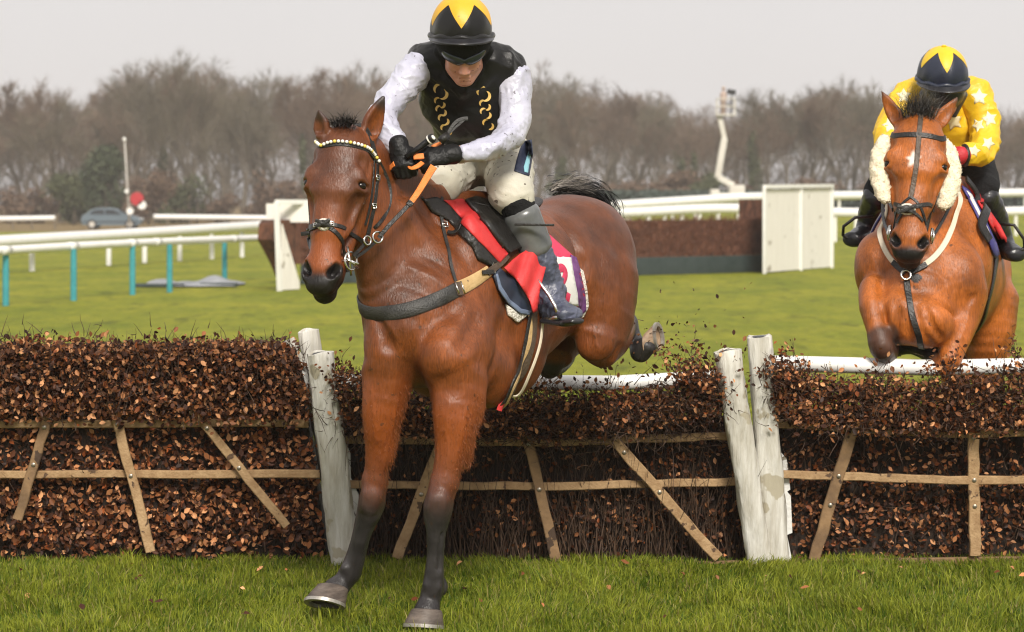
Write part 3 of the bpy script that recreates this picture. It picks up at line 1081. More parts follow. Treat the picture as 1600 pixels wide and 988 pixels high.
def rail_fence(name, label, pts, rail_r, post_mat, n_posts_at, post_w, heights, rail_flat=1.0, two=False, lean=0.0, joints=False):
    """Running rail: pts = world points along the rail top; posts at given world feet."""
    mid = pts[len(pts) // 2]
    root = empty(name, (mid[0], mid[1], tz(mid[0], mid[1])), label, 'rail', None)
    MB().tube(spline(pts, 40), rail_r, n=14).build('rail', M_RAILW, root, smooth=True)
    if two:
        MB().tube(spline([Vector(p) - Vector((0, 0, two)) for p in pts], 40), rail_r, n=14).build('rail', M_RAILW, root, smooth=True)
    for (x, y) in n_posts_at:
        z0 = tz(x, y)
        # rail height above this foot
        A = np.array([list(p) for p in spline(pts, 80)])
        zz = A[np.argmin(np.abs(A[:, 0] - x) + np.abs(A[:, 1] - y) * .3), 2]
        mb = MB()
        mb.tube([(x, y, z0 - .05), (x, y, z0 + (zz - z0) * .6), (x + lean, y, zz - rail_r * .6)], [post_w, post_w, post_w * .9], n=12)
        mb.build('post', post_mat, root, smooth=False, auto=50)
        if joints:
            i = int(np.argmin(np.abs(A[:, 0] - x) + np.abs(A[:, 1] - y) * .3)); i = min(max(i, 1), 78)
            MB().tube([A[i] - (A[i+1] - A[i-1]) * .35, A[i] + (A[i+1] - A[i-1]) * .35], rail_r * 1.07, n=14).build('joint', M_WHITEP, root, smooth=True)
    return root


def gp(px, py, dz=0.0):
    """Point on level turf under a pixel."""
    d = CAM_H * FPX / (py - HZ)
    return Vector(((px - 800) * d / FPX, d, dz))


def build_rails():
    # near rail with teal posts, curving away to the right
    def zr(px, py, d): return P(px, py, d)
    pts = [zr(-140, 402, 39), zr(0, 392, 41.5), zr(210, 380, 47), zr(430, 371, 57)]
    rail_fence('running_rail', 'white plastic running rail on teal posts, the nearer of the two at the left', pts, .072, M_TEAL,
               [tuple(gp(-90, 484)[:2]), tuple(gp(9, 478)[:2]), tuple(gp(115, 470)[:2]), tuple(gp(207, 461)[:2]), tuple(gp(265, 457)[:2]), tuple(gp(351, 443)[:2])], .055, None, joints=True)
    pts = [P(-120, 386, 58), P(0, 378, 61), P(220, 365, 70), P(430, 351, 84)]
    rail_fence('running_rail', 'white plastic running rail on white posts, behind the teal-posted rail', pts, .15, M_WHITEP,
               [tuple(gp(x, y)[:2]) for x, y in ((-60, 428), (50, 424), (170, 415), (226, 411), (281, 408), (331, 405), (378, 402), (424, 399))], .07, None)
    # far rails at the left
    for (xs, y0, y1, lab) in (((-60, 20, 50, 86), 343, 341, 'distant white rail in front of the wood, left of the parked car'), ((240, 262, 297, 333, 368, 402, 440), 339, 341, 'distant white rail in front of the wood, right of the parked car')):
        pts = [P(xs[0], y0, 172), P(xs[-1], y1, 172)]
        rail_fence('distant_rail', lab, pts, .17, mat('brown_post', (.16, .13, .09), rough=.8), [(P(x, 340, 172).x, 172) for x in xs], .07, None)
    # rails at the right
    pts = [P(905, 326, 100), P(1000, 319, 104), P(1187, 308, 112), P(1310, 306, 118), P(1680, 300, 128)]
    rail_fence('running_rail', 'far white running rail at the right, upper of the two behind the chase fence', pts, .20, M_WHITEP, [(p[0], p[1]) for p in spline(pts, 22)], .07, None)
    pts = [P(905, 339, 88), P(1000, 332, 90), P(1187, 324, 94), P(1300, 341, 76), P(1450, 336, 78), P(1680, 331, 84)]
    pts = [P(905, 338, 84), P(1000, 332, 87), P(1144, 326, 91), P(1300, 332, 93), P(1450, 333, 96), P(1680, 328, 100)]
    rail_fence('running_rail', 'white running rail at the right, lower of the two behind the chase fence', pts, .17, M_WHITEP, [(p[0], p[1]) for p in spline(pts, 26)], .07, None)


def birch_mass(name, c0, c1, z1, th, parent, n, seed):
    """Packed birch block between two ground points with a ragged bristly surface."""
    rg = np.random.default_rng(seed)
    a, b = Vector((c0[0], c0[1], c0[2])), Vector((c1[0], c1[1], c1[2]))
    ax = (b - a); L = ax.length; ax.normalize()
    nn = Vector((0, 0, 1)).cross(ax); nn = -nn if nn.y > 0 else nn
    z0 = a.z
    mb = MB()
    V = []
    for (s, t) in ((a, 1), (b, 1), (b, -1), (a, -1)):
        V.append(s + nn * (t * th / 2))
    V2 = [Vector((v.x, v.y, z1)) - nn * (0.0) for v in V]
    mb.add(V + V2, [(0, 1, 5, 4), (1, 2, 6, 5), (2, 3, 7, 6), (3, 0, 4, 7), (4, 5, 6, 7)])
    o = mb.build(name, M_BIRCH, parent)
    u = rg.uniform(0, L, n); v = rg.uniform(z0, z1 + .02, n)
    S = np.array(a)[None] + np.array(ax)[None] * u[:, None] + np.array(nn)[None] * (th / 2)
    S[:, 2] = v
    D = np.array(nn)[None] * .45 + np.array([0, 0, 1.0]) + rg.normal(0, .45, (n, 3))
    Vt, Ft = twig_mesh(S, D, rg.uniform(.08, .24, n), .010, rg, 2)
    mesh_obj('birch_twigs', Vt, Ft, mat(name + '_twigs', (.13, .048, .026), rough=.8, base2=(.22, .09, .05), noise_scale=4), o)
    return o


def build_chase_fence():
    A, B = gp(448, 444) , gp(1200, 424)
    root = empty('steeplechase_fence', (A + B) / 2, 'steeplechase fence of packed brown birch with a dark board along its foot', 'fence')
    ax = (B - A).normalized()
    nn = Vector((0, 0, 1)).cross(ax); nn = -nn if nn.y > 0 else nn
    birch_mass('birch', A + Vector((0, 0, .42)), B - ax * .6 + Vector((0, 0, .42)), 1.28, .9, root, 7000, 1)
    birch_mass('tall_birch_end', B - ax * .62 + nn * .02 + Vector((0, 0, .42)), B + nn * .02 + Vector((0, 0, .42)), 1.78, .86, root, 1400, 2)
    mb = MB()
    mb.bar(A + nn * .5 + Vector((0, 0, .21)), B + nn * .5 + Vector((0, 0, .21)), .10, .42, bev=.03)
    mb.build('takeoff_board', M_BOARD, root, auto=40)
    # right wing: tall boarded panel
    w0, w1 = gp(1192, 428), gp(1298, 419)
    wr = empty('fence_wing', (w0 + w1) / 2, 'tall white boarded wing panel at the right end of the chase fence', 'wing', 'white wings of the chase fence')
    ht = [2.06, 2.12]
    wx = (w1 - w0); Lw = wx.length; wx.normalize()
    wn = Vector((0, 0, 1)).cross(wx); wn = -wn if wn.y > 0 else wn
    mb = MB()
    n = 13
    for i in range(n):
        s = w0 + wx * (Lw * (i + .5) / n)
        h = ht[0] + (ht[1] - ht[0]) * i / n
        mb.bar(s + Vector((0, 0, .03)), s + Vector((0, 0, h - .05)), Lw / n - .008, .03, up=wn)
    mb.build('board_panel', M_WING, wr)
    mb = MB()
    for s, h in ((w0, ht[0]), (w1, ht[1]), (w0 + wx * Lw * .52, 2.05)):
        mb.bar(s + wn * .04, s + wn * .04 + Vector((0, 0, h)), .10, .06, up=wn)
    mb.bar(w0 + wn * .045 + Vector((0, 0, ht[0] + .02)), w1 + wn * .045 + Vector((0, 0, ht[1] + .02)), .09, .09)
    mb.build('wing_frame', M_WHITEP, wr, auto=40)
    # left wing: frame with slatted lower panel, birch showing between
    w0, w1 = gp(437, 455), gp(494, 452)
    A2 = A
    wl = empty('fence_wing', (w0 + w1) / 2, 'white slatted wing frame at the left end of the chase fence, beside the horse head', 'wing', 'white wings of the chase fence')
    wx = (w1 - w0); Lw = wx.length; wx.normalize()
    wn = Vector((0, 0, 1)).cross(wx); wn = -wn if wn.y > 0 else wn
    mb = MB()
    zt = 1.70
    mb.bar(w0, w0 + Vector((-.06, 0, zt)), .10, .07, up=wn)
    mb.bar(w0 + Vector((-.06, 0, zt)), w1 + Vector((.1, 0, zt)), .09, .09)
    mb.build('wing_frame', M_WHITEP, wl, auto=40)
    MB().box((w0 + w1) / 2 + Vector((0, .06, zt - .21)), Lw * .98, .03, .36).build('top_board', M_WING, wl)
    mb = MB()
    for i in range(8):
        x0, x1 = .05 + i * .075, .05 + i * .075 + .068
        t = lambda x: 1.28 - (x - .05) * 1.9
        if t(x1) < .1: break
        mb.prism([(x0, .02), (x1, .02), (x1, t(x1)), (x0, t(x0))], w0 + wn * .03, wx, Vector((0, 0, 1)), -wn * .025)
    mb.build('slats', M_WING, wl)
    w0b = w0 - wn * .16
    pts = [(.0, .98), (.04, 1.28), (.15, 1.36), (.8, 1.36), (.8, .15), (.62, .25), (.4, .55)]
    MB().prism(pts, w0b + Vector((0, .0, 0)), wx, Vector((0, 0, 1)), -wn * .35).build('birch_end', M_BIRCH, wl)


def build_tarp():
    rg = np.random.default_rng(3)
    c = gp(302, 447)
    n, m = 34, 14
    V, F = [], []
    for i in range(n):
        for j in range(m):
            u, v = i / (n - 1), j / (m - 1)
            x = (u - .5) * 1.9 + .06 * math.sin(v * 7 + u * 3); y = (v - .5) * 2.2 + .08 * math.sin(u * 9)
            e = math.sin(math.pi * u) ** .6 * math.sin(math.pi * v) ** .6
            z = .02 + .16 * e * (.6 + .5 * math.sin(u * 8 + v * 3)) + .035 * math.sin(u * 21 + v * 9) * e + .02
            V.append(c + Vector((x, y, max(z, .012))))
    for i in range(n - 1):
        for j in range(m - 1):
            F.append((i*m+j, (i+1)*m+j, (i+1)*m+j+1, i*m+j+1))
    b = len(V)
    o = MB().add(V, F).build('tarpaulin', M_SHEET, smooth=True)
    s = o.modifiers.new('thickness', 'SOLIDIFY'); s.thickness = .012
    tag(o, 'crumpled grey tarpaulin lying on the grass behind the teal posts', 'tarpaulin')
    mb = MB()
    mb.box(c + Vector((-.55, -1.02, .045)), 1.0, .16, .07, Matrix.Rotation(.05, 3, 'Z'), .02)
    mb.box(c + Vector((.62, -.85, .05)), .75, .2, .08, Matrix.Rotation(-.12, 3, 'Z'), .02)
    mb.build('dark_fold', M_BOARD, o, auto=40)


def build_car():
    d = 172.0
    c = P(176, 358, d); c.z = tz(c.x, c.y)
    root = empty('parked_car', c, 'grey blue hatchback parked in front of the wood at the left', 'car')
    # side profile (metres), nose to the right
    prof = [(-1.95, .32), (-2.0, .62), (-1.93, .92), (-1.75, .98), (-1.35, 1.30), (-.95, 1.42), (-.2, 1.44), (.35, 1.36), (.95, 1.02), (1.55, .88), (1.92, .74), (2.02, .55), (1.98, .32), (1.55, .26), (-1.5, .26)]
    S = [(.0, .93), (.12, 1), (1.58, 1), (1.70, .93)]
    n = len(prof)
    V, F = [], []
    for (y, sc) in ((0, .90), (.06, 1.0), (1.64, 1.0), (1.70, .90)):
        for (x, z) in prof:
            ins = .0 if z < .99 else .20 * (z - .98) / .45
            yy = y + (ins if y < .8 else -ins)
            V.append(c + Vector((x * (1 if sc == 1 else .985), yy - .85, .3 + (z - .3) * (1 if sc == 1 else .985))))
    for k in range(3):
        for i in range(n):
            i2 = (i + 1) % n
            F.append((k*n+i, k*n+i2, (k+1)*n+i2, (k+1)*n+i))
    F.append(tuple(range(n))); F.append(tuple(range(4*n - 1, 3*n - 1, -1)))
    MB().add(V, F).build('body', M_CARPAINT, root, auto=35)
    for pts in ([(-1.45, 0.02), (-1.18, .27), (-.86, .34), (-.44, .35), (-.44, 0)], [(-.36, 0), (-.36, .35), (.18, .33), (.66, .05), (.64, 0)]):
        MB().prism(pts, c + Vector((0, -.872, .99)), Vector((1, 0, 0)), Vector((0, .40, 1)).normalized(), Vector((0, .035, 0))).build('side_window', M_GLASS, root)
        MB().prism([(x, y) for x, y in pts], c + Vector((0, .872, .99)), Vector((1, 0, 0)), Vector((0, -.40, 1)).normalized(), Vector((0, -.035, 0))).build('side_window', M_GLASS, root)
    MB().prism([(-.64, 0), (.64, 0), (.52, .62), (-.52, .62)], c + Vector((.99, 0, 1.04)), Vector((0, 1, 0)), Vector((-.62, 0, .36)).normalized(), Vector((.02, 0, .03))).build('windscreen', M_GLASS, root)
    MB().box(c + Vector((0, -.865, .5)), 3.7, .03, .06).build('door_trim', M_TYRE, root)
    for x in (-1.25, 1.28):
        for y in (-.90, .70):
            wc = c + Vector((x, y, .32))
            w_ = MB().tube([wc, wc + Vector((0, .2, 0))], .32, n=24).build('wheel', M_TYRE, root, auto=40)
            MB().tube([wc - Vector((0, .012, 0)), wc + Vector((0, .1, 0))], .2, n=18).build('rim', M_GALV, w_, auto=40)
    for y in (-.62, .62):
        MB().ball(c + Vector((1.93, y, .68)), (.07, .16, .08)).build('headlight', mat('headlamp_glass', (.7, .7, .7), rough=.1), root, smooth=True)


def build_sign_and_lift():
    d = 168.0
    b = P(203, 350, d); b.z = tz(b.x, b.y)
    r = empty('marker_pole', b, 'tall pale pole at the left carrying a red disc and white discs', 'pole')
    MB().tube([b, Vector((b.x - .35, d, P(0, 218, d).z))], [.07, .05], n=12).build('pole', M_GALV, r, smooth=True)
    MB().ball(Vector((b.x - .37, d, P(0, 218, d).z)), .13).build('pole_cap', M_WHITEP, r, smooth=True)
    def disc(px, py, rad, m_, nm):
        c = P(px, py, d - .3)
        arm = MB(); arm.tube([c + Vector((0, .05, 0)), c, c - Vector((0, .06, 0))], [rad, rad, rad * .96], n=28)
        o = arm.build(nm, m_, r, auto=40)
        MB().bar(c + Vector((0, .12, 0)), Vector((b.x - .1, d, c.z)), .05, .05).build('bracket', M_GALV, o)
    disc(214, 311, .44, M_RED, 'red_disc'); disc(222, 321, .28, M_WHITEP, 'white_disc'); disc(203, 330, .24, M_WHITEP, 'white_disc')
    disc(198, 299, .14, M_WHITEP, 'white_disc')
    # platform lift beyond the rails on the right
    d = 150.0
    c = P(1136, 300, d); z0 = tz(c.x, d); c.z = z0
    r = empty('platform_lift', c, 'white boom lift with a raised camera basket standing in front of the wood', 'lift')
    base = MB()
    base.box(c + Vector((0, 0, .75)), 2.0, 1.8, .5, None, .08)
    base.box(c + Vector((.55, 0, 1.2)), .9, 1.5, .5, None, .1)
    base.box(c + Vector((-.75, 0, 1.05)), .5, 1.4, .3, None, .06)
    base.build('chassis', M_LIFT, r, auto=40)
    for x in (-.7, .7):
        for y in (-.85, .75):
            MB().tube([c + Vector((x, y, .38)), c + Vector((x, y + .2, .38))], .38, n=22).build('wheel', M_TYRE, r, auto=40)
    def q(px, py): return P(px, py, d)
    MB().bar(q(1146, 290), q(1122, 277), .34, .34, bev=.03).build('lower_boom', M_LIFT, r, auto=40)
    MB().bar(q(1121, 278), q(1132, 216), .40, .36, bev=.03).build('main_boom', M_LIFT, r, auto=40)
    MB().bar(q(1132, 217), q(1124, 181), .30, .28, bev=.03).build('upper_boom', M_LIFT, r, auto=40)
    mb = MB()
    f = q(1134, 180)
    mb.box(f, 1.1, .9, .08)
    for x in (-.52, .52):
        for y in (-.42, .42):
            mb.bar(f + Vector((x, y, 0)), f + Vector((x, y, .95)), .05, .05)
    for z in (.5, .95):
        for y in (-.42, .42): mb.bar(f + Vector((-.52, y, z)), f + Vector((.52, y, z)), .05, .05)
        for x in (-.52, .52): mb.bar(f + Vector((x, -.42, z)), f + Vector((x, .42, z)), .05, .05)
    mb.build('basket', M_LIFT, r)
    # operator in the basket
    body = MB()
    body.tube([f + Vector((-.15, 0, .05)), f + Vector((-.15, 0, .8)), f + Vector((-.13, 0, 1.2)), f + Vector((-.13, 0, 1.42))], [.15, .17, .22, .09], n=14)
    body.ball(f + Vector((-.13, 0, 1.56)), .12)
    p = body.build('person', mat('pale_jacket', (.42, .32, .27), rough=.8), smooth=True)
    tag(p, 'camera operator in a pale jacket standing in the raised lift basket', 'person')
    cm = MB(); cm.box(f + Vector((.32, -.1, 1.35)), .5, .28, .28, Matrix.Rotation(.15, 3, 'Y'), .03); cm.tube([f + Vector((.32, -.1, .05)), f + Vector((.32, -.1, 1.25))], .04)
    tag(cm.build('television_camera', M_TYRE, auto=40), 'dark camera on a stand in the raised lift basket', 'camera')


# ---- wood: bare winter trees, each with its own trunk and crown
M_BARK = mat('winter_bark', (.075, .062, .046), rough=.9, base2=(.14, .115, .085), noise_scale=2)
M_TWIGS = [mat('winter_twigs', c, rough=.9) for c in ((.125, .084, .056), (.138, .096, .063), (.112, .094, .060))]
M_IVY = mat('ivy_leaves', (.045, .055, .022), rough=.7, base2=(.085, .095, .035), noise_scale=1.2)
M_EVER = mat('evergreen_leaves', (.028, .045, .018), rough=.7, base2=(.06, .075, .03), noise_scale=1.2)
M_SCRUB = mat('brown_scrub', (.12, .075, .05), rough=.9, base2=(.17, .115, .075), noise_scale=1.5)


def tree_proto(seed, H, spread, first=.22, twig_r=.019):
    """Returns (trunk V, F), (crown V, F): a bare deciduous tree with ascending limbs and a haze of twigs."""
    rg = random.Random(seed)
    T, Cr = MB(), []
    segs = []
    def grow(p, d, L, r, lvl):
        n = 3
        pts, rr = [p.copy()], [r]
        q = p.copy(); dd = d.copy()
        for i in range(n):
            dd = (dd + Vector((rg.gauss(0, .13), rg.gauss(0, .13), rg.gauss(.03, .07)))).normalized()
            q = q + dd * (L / n)
            pts.append(q.copy()); rr.append(max(r * (1 - .38 * (i + 1) / n), .008))
        segs.append((pts, rr, lvl))
        if lvl >= 5: return
        k = [5, 4, 3, 3, 3][lvl]
        for i in range(k):
            t = 1.0 if i == 0 else rg.uniform(.35, 1.0)
            a = int(min(t * n, n - .01)); f = t * n - a
            b = pts[a].lerp(pts[a+1], f)
            ang = rg.uniform(.3, .75) if i else rg.uniform(.05, .3)
            az = rg.uniform(0, 6.283)
            o = dd.orthogonal().normalized(); o2 = dd.cross(o)
            nd = (dd * math.cos(ang) + (o * math.cos(az) + o2 * math.sin(az)) * math.sin(ang) * spread + Vector((0, 0, .12))).normalized()
            grow(b, nd, L * rg.uniform(.58, .82), max(rr[a+1] * rg.uniform(.5, .75), .008), lvl + 1)
    trunk_h = H * first
    p = Vector((0, 0, -.3))
    grow(p, Vector((rg.gauss(0, .05), rg.gauss(0, .05), 1)).normalized(), trunk_h + H * .12, H * .022, 0)
    top = max(q.z for pts, _, _ in segs for q in pts)
    cz, rx_, rz_ = top * .62, top * .30 * spread, top * .36
    for pts, _, lvl in segs:                     # light at the edge of the crown stops growth: a rounded outline
        for q in pts:
            d = Vector((q.x, q.y, q.z - cz))
            kk = math.sqrt((d.x ** 2 + d.y ** 2) / rx_ ** 2 + d.z ** 2 / rz_ ** 2)
            if kk > 1 and q.z > cz * .7:
                f = kk ** -.72
                q.x *= f; q.y *= f; q.z = cz + d.z * f
    top = max(q.z for pts, _, _ in segs for q in pts)
    sc = H / top
    for pts, rr, lvl in segs:
        pts = [Vector((q.x * sc, q.y * sc, q.z * sc)) for q in pts]
        if lvl <= 2: T.tube(pts, [r * sc for r in rr], n=[9, 7, 5][lvl], cap=False)
    V, F = [], []
    for pts, rr, lvl in segs:
        if lvl < 3: continue
        pts = [q * sc for q in pts]
        w_ = [max(r, twig_r * (1.5 if lvl == 3 else 1)) for r in rr]
        for rep in range(1):
            sd = (pts[-1] - pts[0]).orthogonal().normalized()
            sd.rotate(Matrix.Rotation(rg.uniform(0, 6.28), 3, (pts[-1] - pts[0]).normalized()))
            b = len(V)
            for i, q in enumerate(pts):
                V.append(q - sd * w_[i]); V.append(q + sd * w_[i])
            for i in range(len(pts) - 1):
                F.append((b+i*2, b+i*2+1, b+i*2+3, b+i*2+2))
        if lvl == 5:
            # terminal spray of fine twigs
            for _ in range(8):
                dd = (pts[-1] - pts[0]).normalized() + Vector((rg.gauss(0, .5), rg.gauss(0, .5), rg.gauss(.1, .4)))
                dd.normalize()
                st = pts[rg.randint(1, 3)]
                e = st + dd * rg.uniform(.5, 1.1)
                sd = dd.orthogonal().normalized() * twig_r * .8
                b = len(V)
                V += [st - sd, st + sd, e]
                F.append((b, b+1, b+2, b+2))
    F = [(f[0], f[1], f[2]) if f[2] == f[3] else f for f in F]
    return T, (V, F)


def leaf_cloud(name, m_, parent, c, r, n, size, seed, lobes=7, twist=1.0):
    """Uneven foliage: leaf-sized faces clustered in several lobes with gaps."""
    rg = np.random.default_rng(seed)
    L = rg.normal(0, .45, (lobes, 3)) * np.array(r); L[:, 2] = rg.uniform(.1, 1.25, lobes) * r[2]
    L[:, :2] *= (1.25 - .7 * L[:, 2:3] / (1.25 * r[2]))
    w_ = rg.dirichlet(np.ones(lobes) * 2)
    k = rg.choice(lobes, n, p=w_)
    d = rg.normal(0, 1, (n, 3)); d /= np.linalg.norm(d, axis=1)[:, None]
    C = np.array(c) + L[k] + d * (rg.random(n) ** .4)[:, None] * np.array(r) * .42
    C[:, 2] = np.maximum(C[:, 2], c[2] - r[2] * .9 * 0 + .02)
    V, F = leaf_mesh(C, d, size, rg, .6)
    return mesh_obj(name, V, F, m_, parent, smooth=False)


# outline of the wood's top edge in the photograph: (pixel x, pixel y)
TOPS = [(x, 124 + (y - 124) * 1.4) for x, y in [(-60, 140), (0, 133), (60, 120), (100, 138), (130, 160), (160, 146), (200, 112), (270, 90), (330, 104), (400, 118), (470, 112), (540, 104), (600, 122), (660, 118), (730, 112), (830, 102), (900, 116), (960, 132), (1030, 142), (1080, 158), (1130, 132), (1190, 140), (1230, 132), (1290, 116), (1350, 126), (1420, 132), (1500, 150), (1560, 168), (1660, 160)]]


def build_wood():
    protos = []
    for i, (H, sp, fi) in enumerate(((15, 1.0, .32), (15, .8, .38), (15, 1.15, .28), (15, .9, .42), (15, 1.05, .33), (15, .75, .36))):
        T, Cr = tree_proto(100 + i * 7, H, sp, fi)
        tr = T.build('trunk', M_BARK, smooth=True)
        cr = mesh_obj('crown', Cr[0], Cr[1], M_TWIGS[i % 3], smooth=False)
        protos.append((tr.data, cr.data))
        bpy.data.objects.remove(tr); bpy.data.objects.remove(cr)
    rg = random.Random(4)
    tx = [t[0] for t in TOPS]; ty = [t[1] for t in TOPS]
    k = 0
    for row, (d, n, hk) in enumerate(((230, 17, .95), (248, 20, 1.0), (272, 26, 1.0), (300, 32, .97), (325, 38, .92))):
        for i in range(n):
            px = -70 + (i + .5) * (1740 / n) + rg.uniform(-18, 18)
            yy = np.interp(px, tx, ty) + rg.choice((-4, -2, 0, 3, 8, 24))
            dd = d + rg.uniform(-8, 8)
            x = (px - 800) * dd / FPX
            z0 = tz(x, dd)
            top = CAM_H + (HZ - yy) * dd / FPX
            h = max(5.0, (top - z0) * hk * rg.uniform(.93, 1.02))
            s = h / 15.0
            if 470 < px < 560 or 620 < px < 690 or 1470 < px < 1530:
                pass
            a, b = protos[rg.randrange(6)]
            r = bpy.data.objects.new('bare_tree', None)
            COL.objects.link(r)
            r.location = (x, dd, z0); r.scale = (s * rg.uniform(1.0, 1.4), s * rg.uniform(1.0, 1.4), s)
            r.rotation_euler = (0, 0, rg.uniform(0, 6.28))
            tag(r, 'leafless brown winter tree standing in the wood behind the course', 'tree', 'bare trees of the wood')
            t = bpy.data.objects.new('trunk', a); COL.objects.link(t); t.parent = r
            c = bpy.data.objects.new('crown', b); COL.objects.link(c); c.parent = r
            k += 1
    # understorey bushes
    def bush(px, base, top, wpx, d, m_, label, cat, n, size, seed, nm='bush', grp=None):
        x = (px - 800) * d / FPX
        z0 = tz(x, d)
        h = CAM_H + (HZ - top) * d / FPX - z0
        w_ = wpx * d / FPX
        r = empty(nm, (x, d, z0), label, cat, grp)
        leaf_cloud('foliage', m_, r, (x, d, z0), (w_ * .5, w_ * .45, h * .62), n, size, seed)
        MB().tube([(x, d, z0 - .1), (x + .1, d, z0 + h * .3), (x - .1, d, z0 + h * .6)], [.12, .09, .04], n=8).build('stem', M_BARK, r, smooth=True)
    bush(163, 340, 225, 130, 205, M_EVER, 'dark evergreen bush behind the parked car, tallest of the green bushes', 'bush', 5200, .30, 1, 'evergreen_bush')
    bush(115, 340, 265, 80, 203, M_IVY, 'low olive bush left of the dark evergreen', 'bush', 2600, .28, 2)
    bush(232, 340, 262, 70, 206, M_SCRUB, 'brown scrubby bush right of the dark evergreen', 'bush', 2200, .28, 3)
    rg = random.Random(9)
    for i in range(34):
        px = -40 + i * 50 + rg.uniform(-18, 18)
        bush(px, 330, rg.uniform(262, 298), rg.uniform(70, 120), 212 + rg.uniform(0, 12), [M_SCRUB, M_SCRUB, M_SCRUB, M_IVY][i % 4], 'low scrub bush growing along the foot of the wood', 'bush', 1500, .32, 20 + i, 'scrub_bush', 'scrub along the foot of the wood')
    # ivy up some trunks
    for i, px in enumerate((255, 470, 880, 1062, 1080, 1180, 1440)):
        bush(px, 330, 190 + (i * 17) % 40, 26, 226, M_IVY, 'dull green ivy-clad stump among the bare trees', 'ivy', 1500, .26, 80 + i, 'ivy_column', 'ivy on trunks in the wood')
    # the depth of the wood, too far in to tell trees apart
    rgn = np.random.default_rng(77)
    n = 26000
    x = rgn.uniform(-95, 95, n); y = rgn.uniform(335, 350, n)
    z = terrain(x, y) + rgn.uniform(0, 1, n) ** 1.1 * 11.5
    D = np.array([0, 0, 1.0]) + rgn.normal(0, .55, (n, 3))
    V, F = twig_mesh(np.stack([x, y, z], 1), D, rgn.uniform(1.2, 3.2, n), .045, rgn, 2)
    tag(mesh_obj('deep_wood', V, F, M_TWIGS[1], None, smooth=False), kind='stuff')
    # long low hedge beyond the right-hand rails
    a, b = P(905, 300, 165), P(1680, 300, 175)
    z = tz(a.x, 165)
    hd = empty('far_hedge', ((a.x + b.x) / 2, 170, z), 'long blue-green clipped hedge under the wood behind the right-hand rails', 'hedge')
    rgn = np.random.default_rng(2)
    n = 14000
    C = np.stack([rgn.uniform(a.x, b.x, n), rgn.uniform(164, 167, n), z + rgn.uniform(0, 1.0, n) ** .7 * 1.7], 1)
    V, F = leaf_mesh(C, np.tile(np.array([0, -1, .4]), (n, 1)), .28, rgn, .7)
    mesh_obj('foliage', V, F, M_HEDGE, hd, smooth=False)
    MB().box(((a.x + b.x) / 2, 166.2, z + .7), b.x - a.x, 1.4, 1.5).build('hedge_stems', M_HEDGE, hd)


def build_haze():
    """Pale damp air between the course and the wood."""
    m = bpy.data.materials.new('pale_air')
    m.use_nodes = True
    nt = m.node_tree
    nt.nodes.clear()
    o = nt.nodes.new('ShaderNodeOutputMaterial')
    v = nt.nodes.new('ShaderNodeVolumePrincipled')
    v.inputs['Color'].default_value = (.94, .89, .84, 1)
    v.inputs['Density'].default_value = HAZE
    nt.links.new(v.outputs[0], o.inputs['Volume'])
    b = MB().box((0, 180, 10.5), 900, 420, 23).build('haze', m)
    tag(b, kind='stuff')


HAZE = 0.0006
# ------------------------------------------------------------------ horses
def frame(o, down, fwd_hint):
    """Head frame: D poll->muzzle, N face normal, L the horse's left."""
    D = Vector(down).normalized()
    N = Vector(fwd_hint)
    N = (N - D * N.dot(D)).normalized()
    L = N.cross(D).normalized()
    return Vector(o), D, N, L


class HeadFrame:
    def __init__(s, o, down, fwd, scale=1.0, wide=1.0):
        s.o, s.D, s.N, s.L = frame(o, down, fwd)
        s.k = scale
        s.kw = wide

    def __call__(s, u, v, w):
        return s.o + (s.D * u + s.N * v + s.L * (w * s.kw)) * s.k

    def vec(s, u, v, w):
        return (s.D * u + s.N * v + s.L * w).normalized()


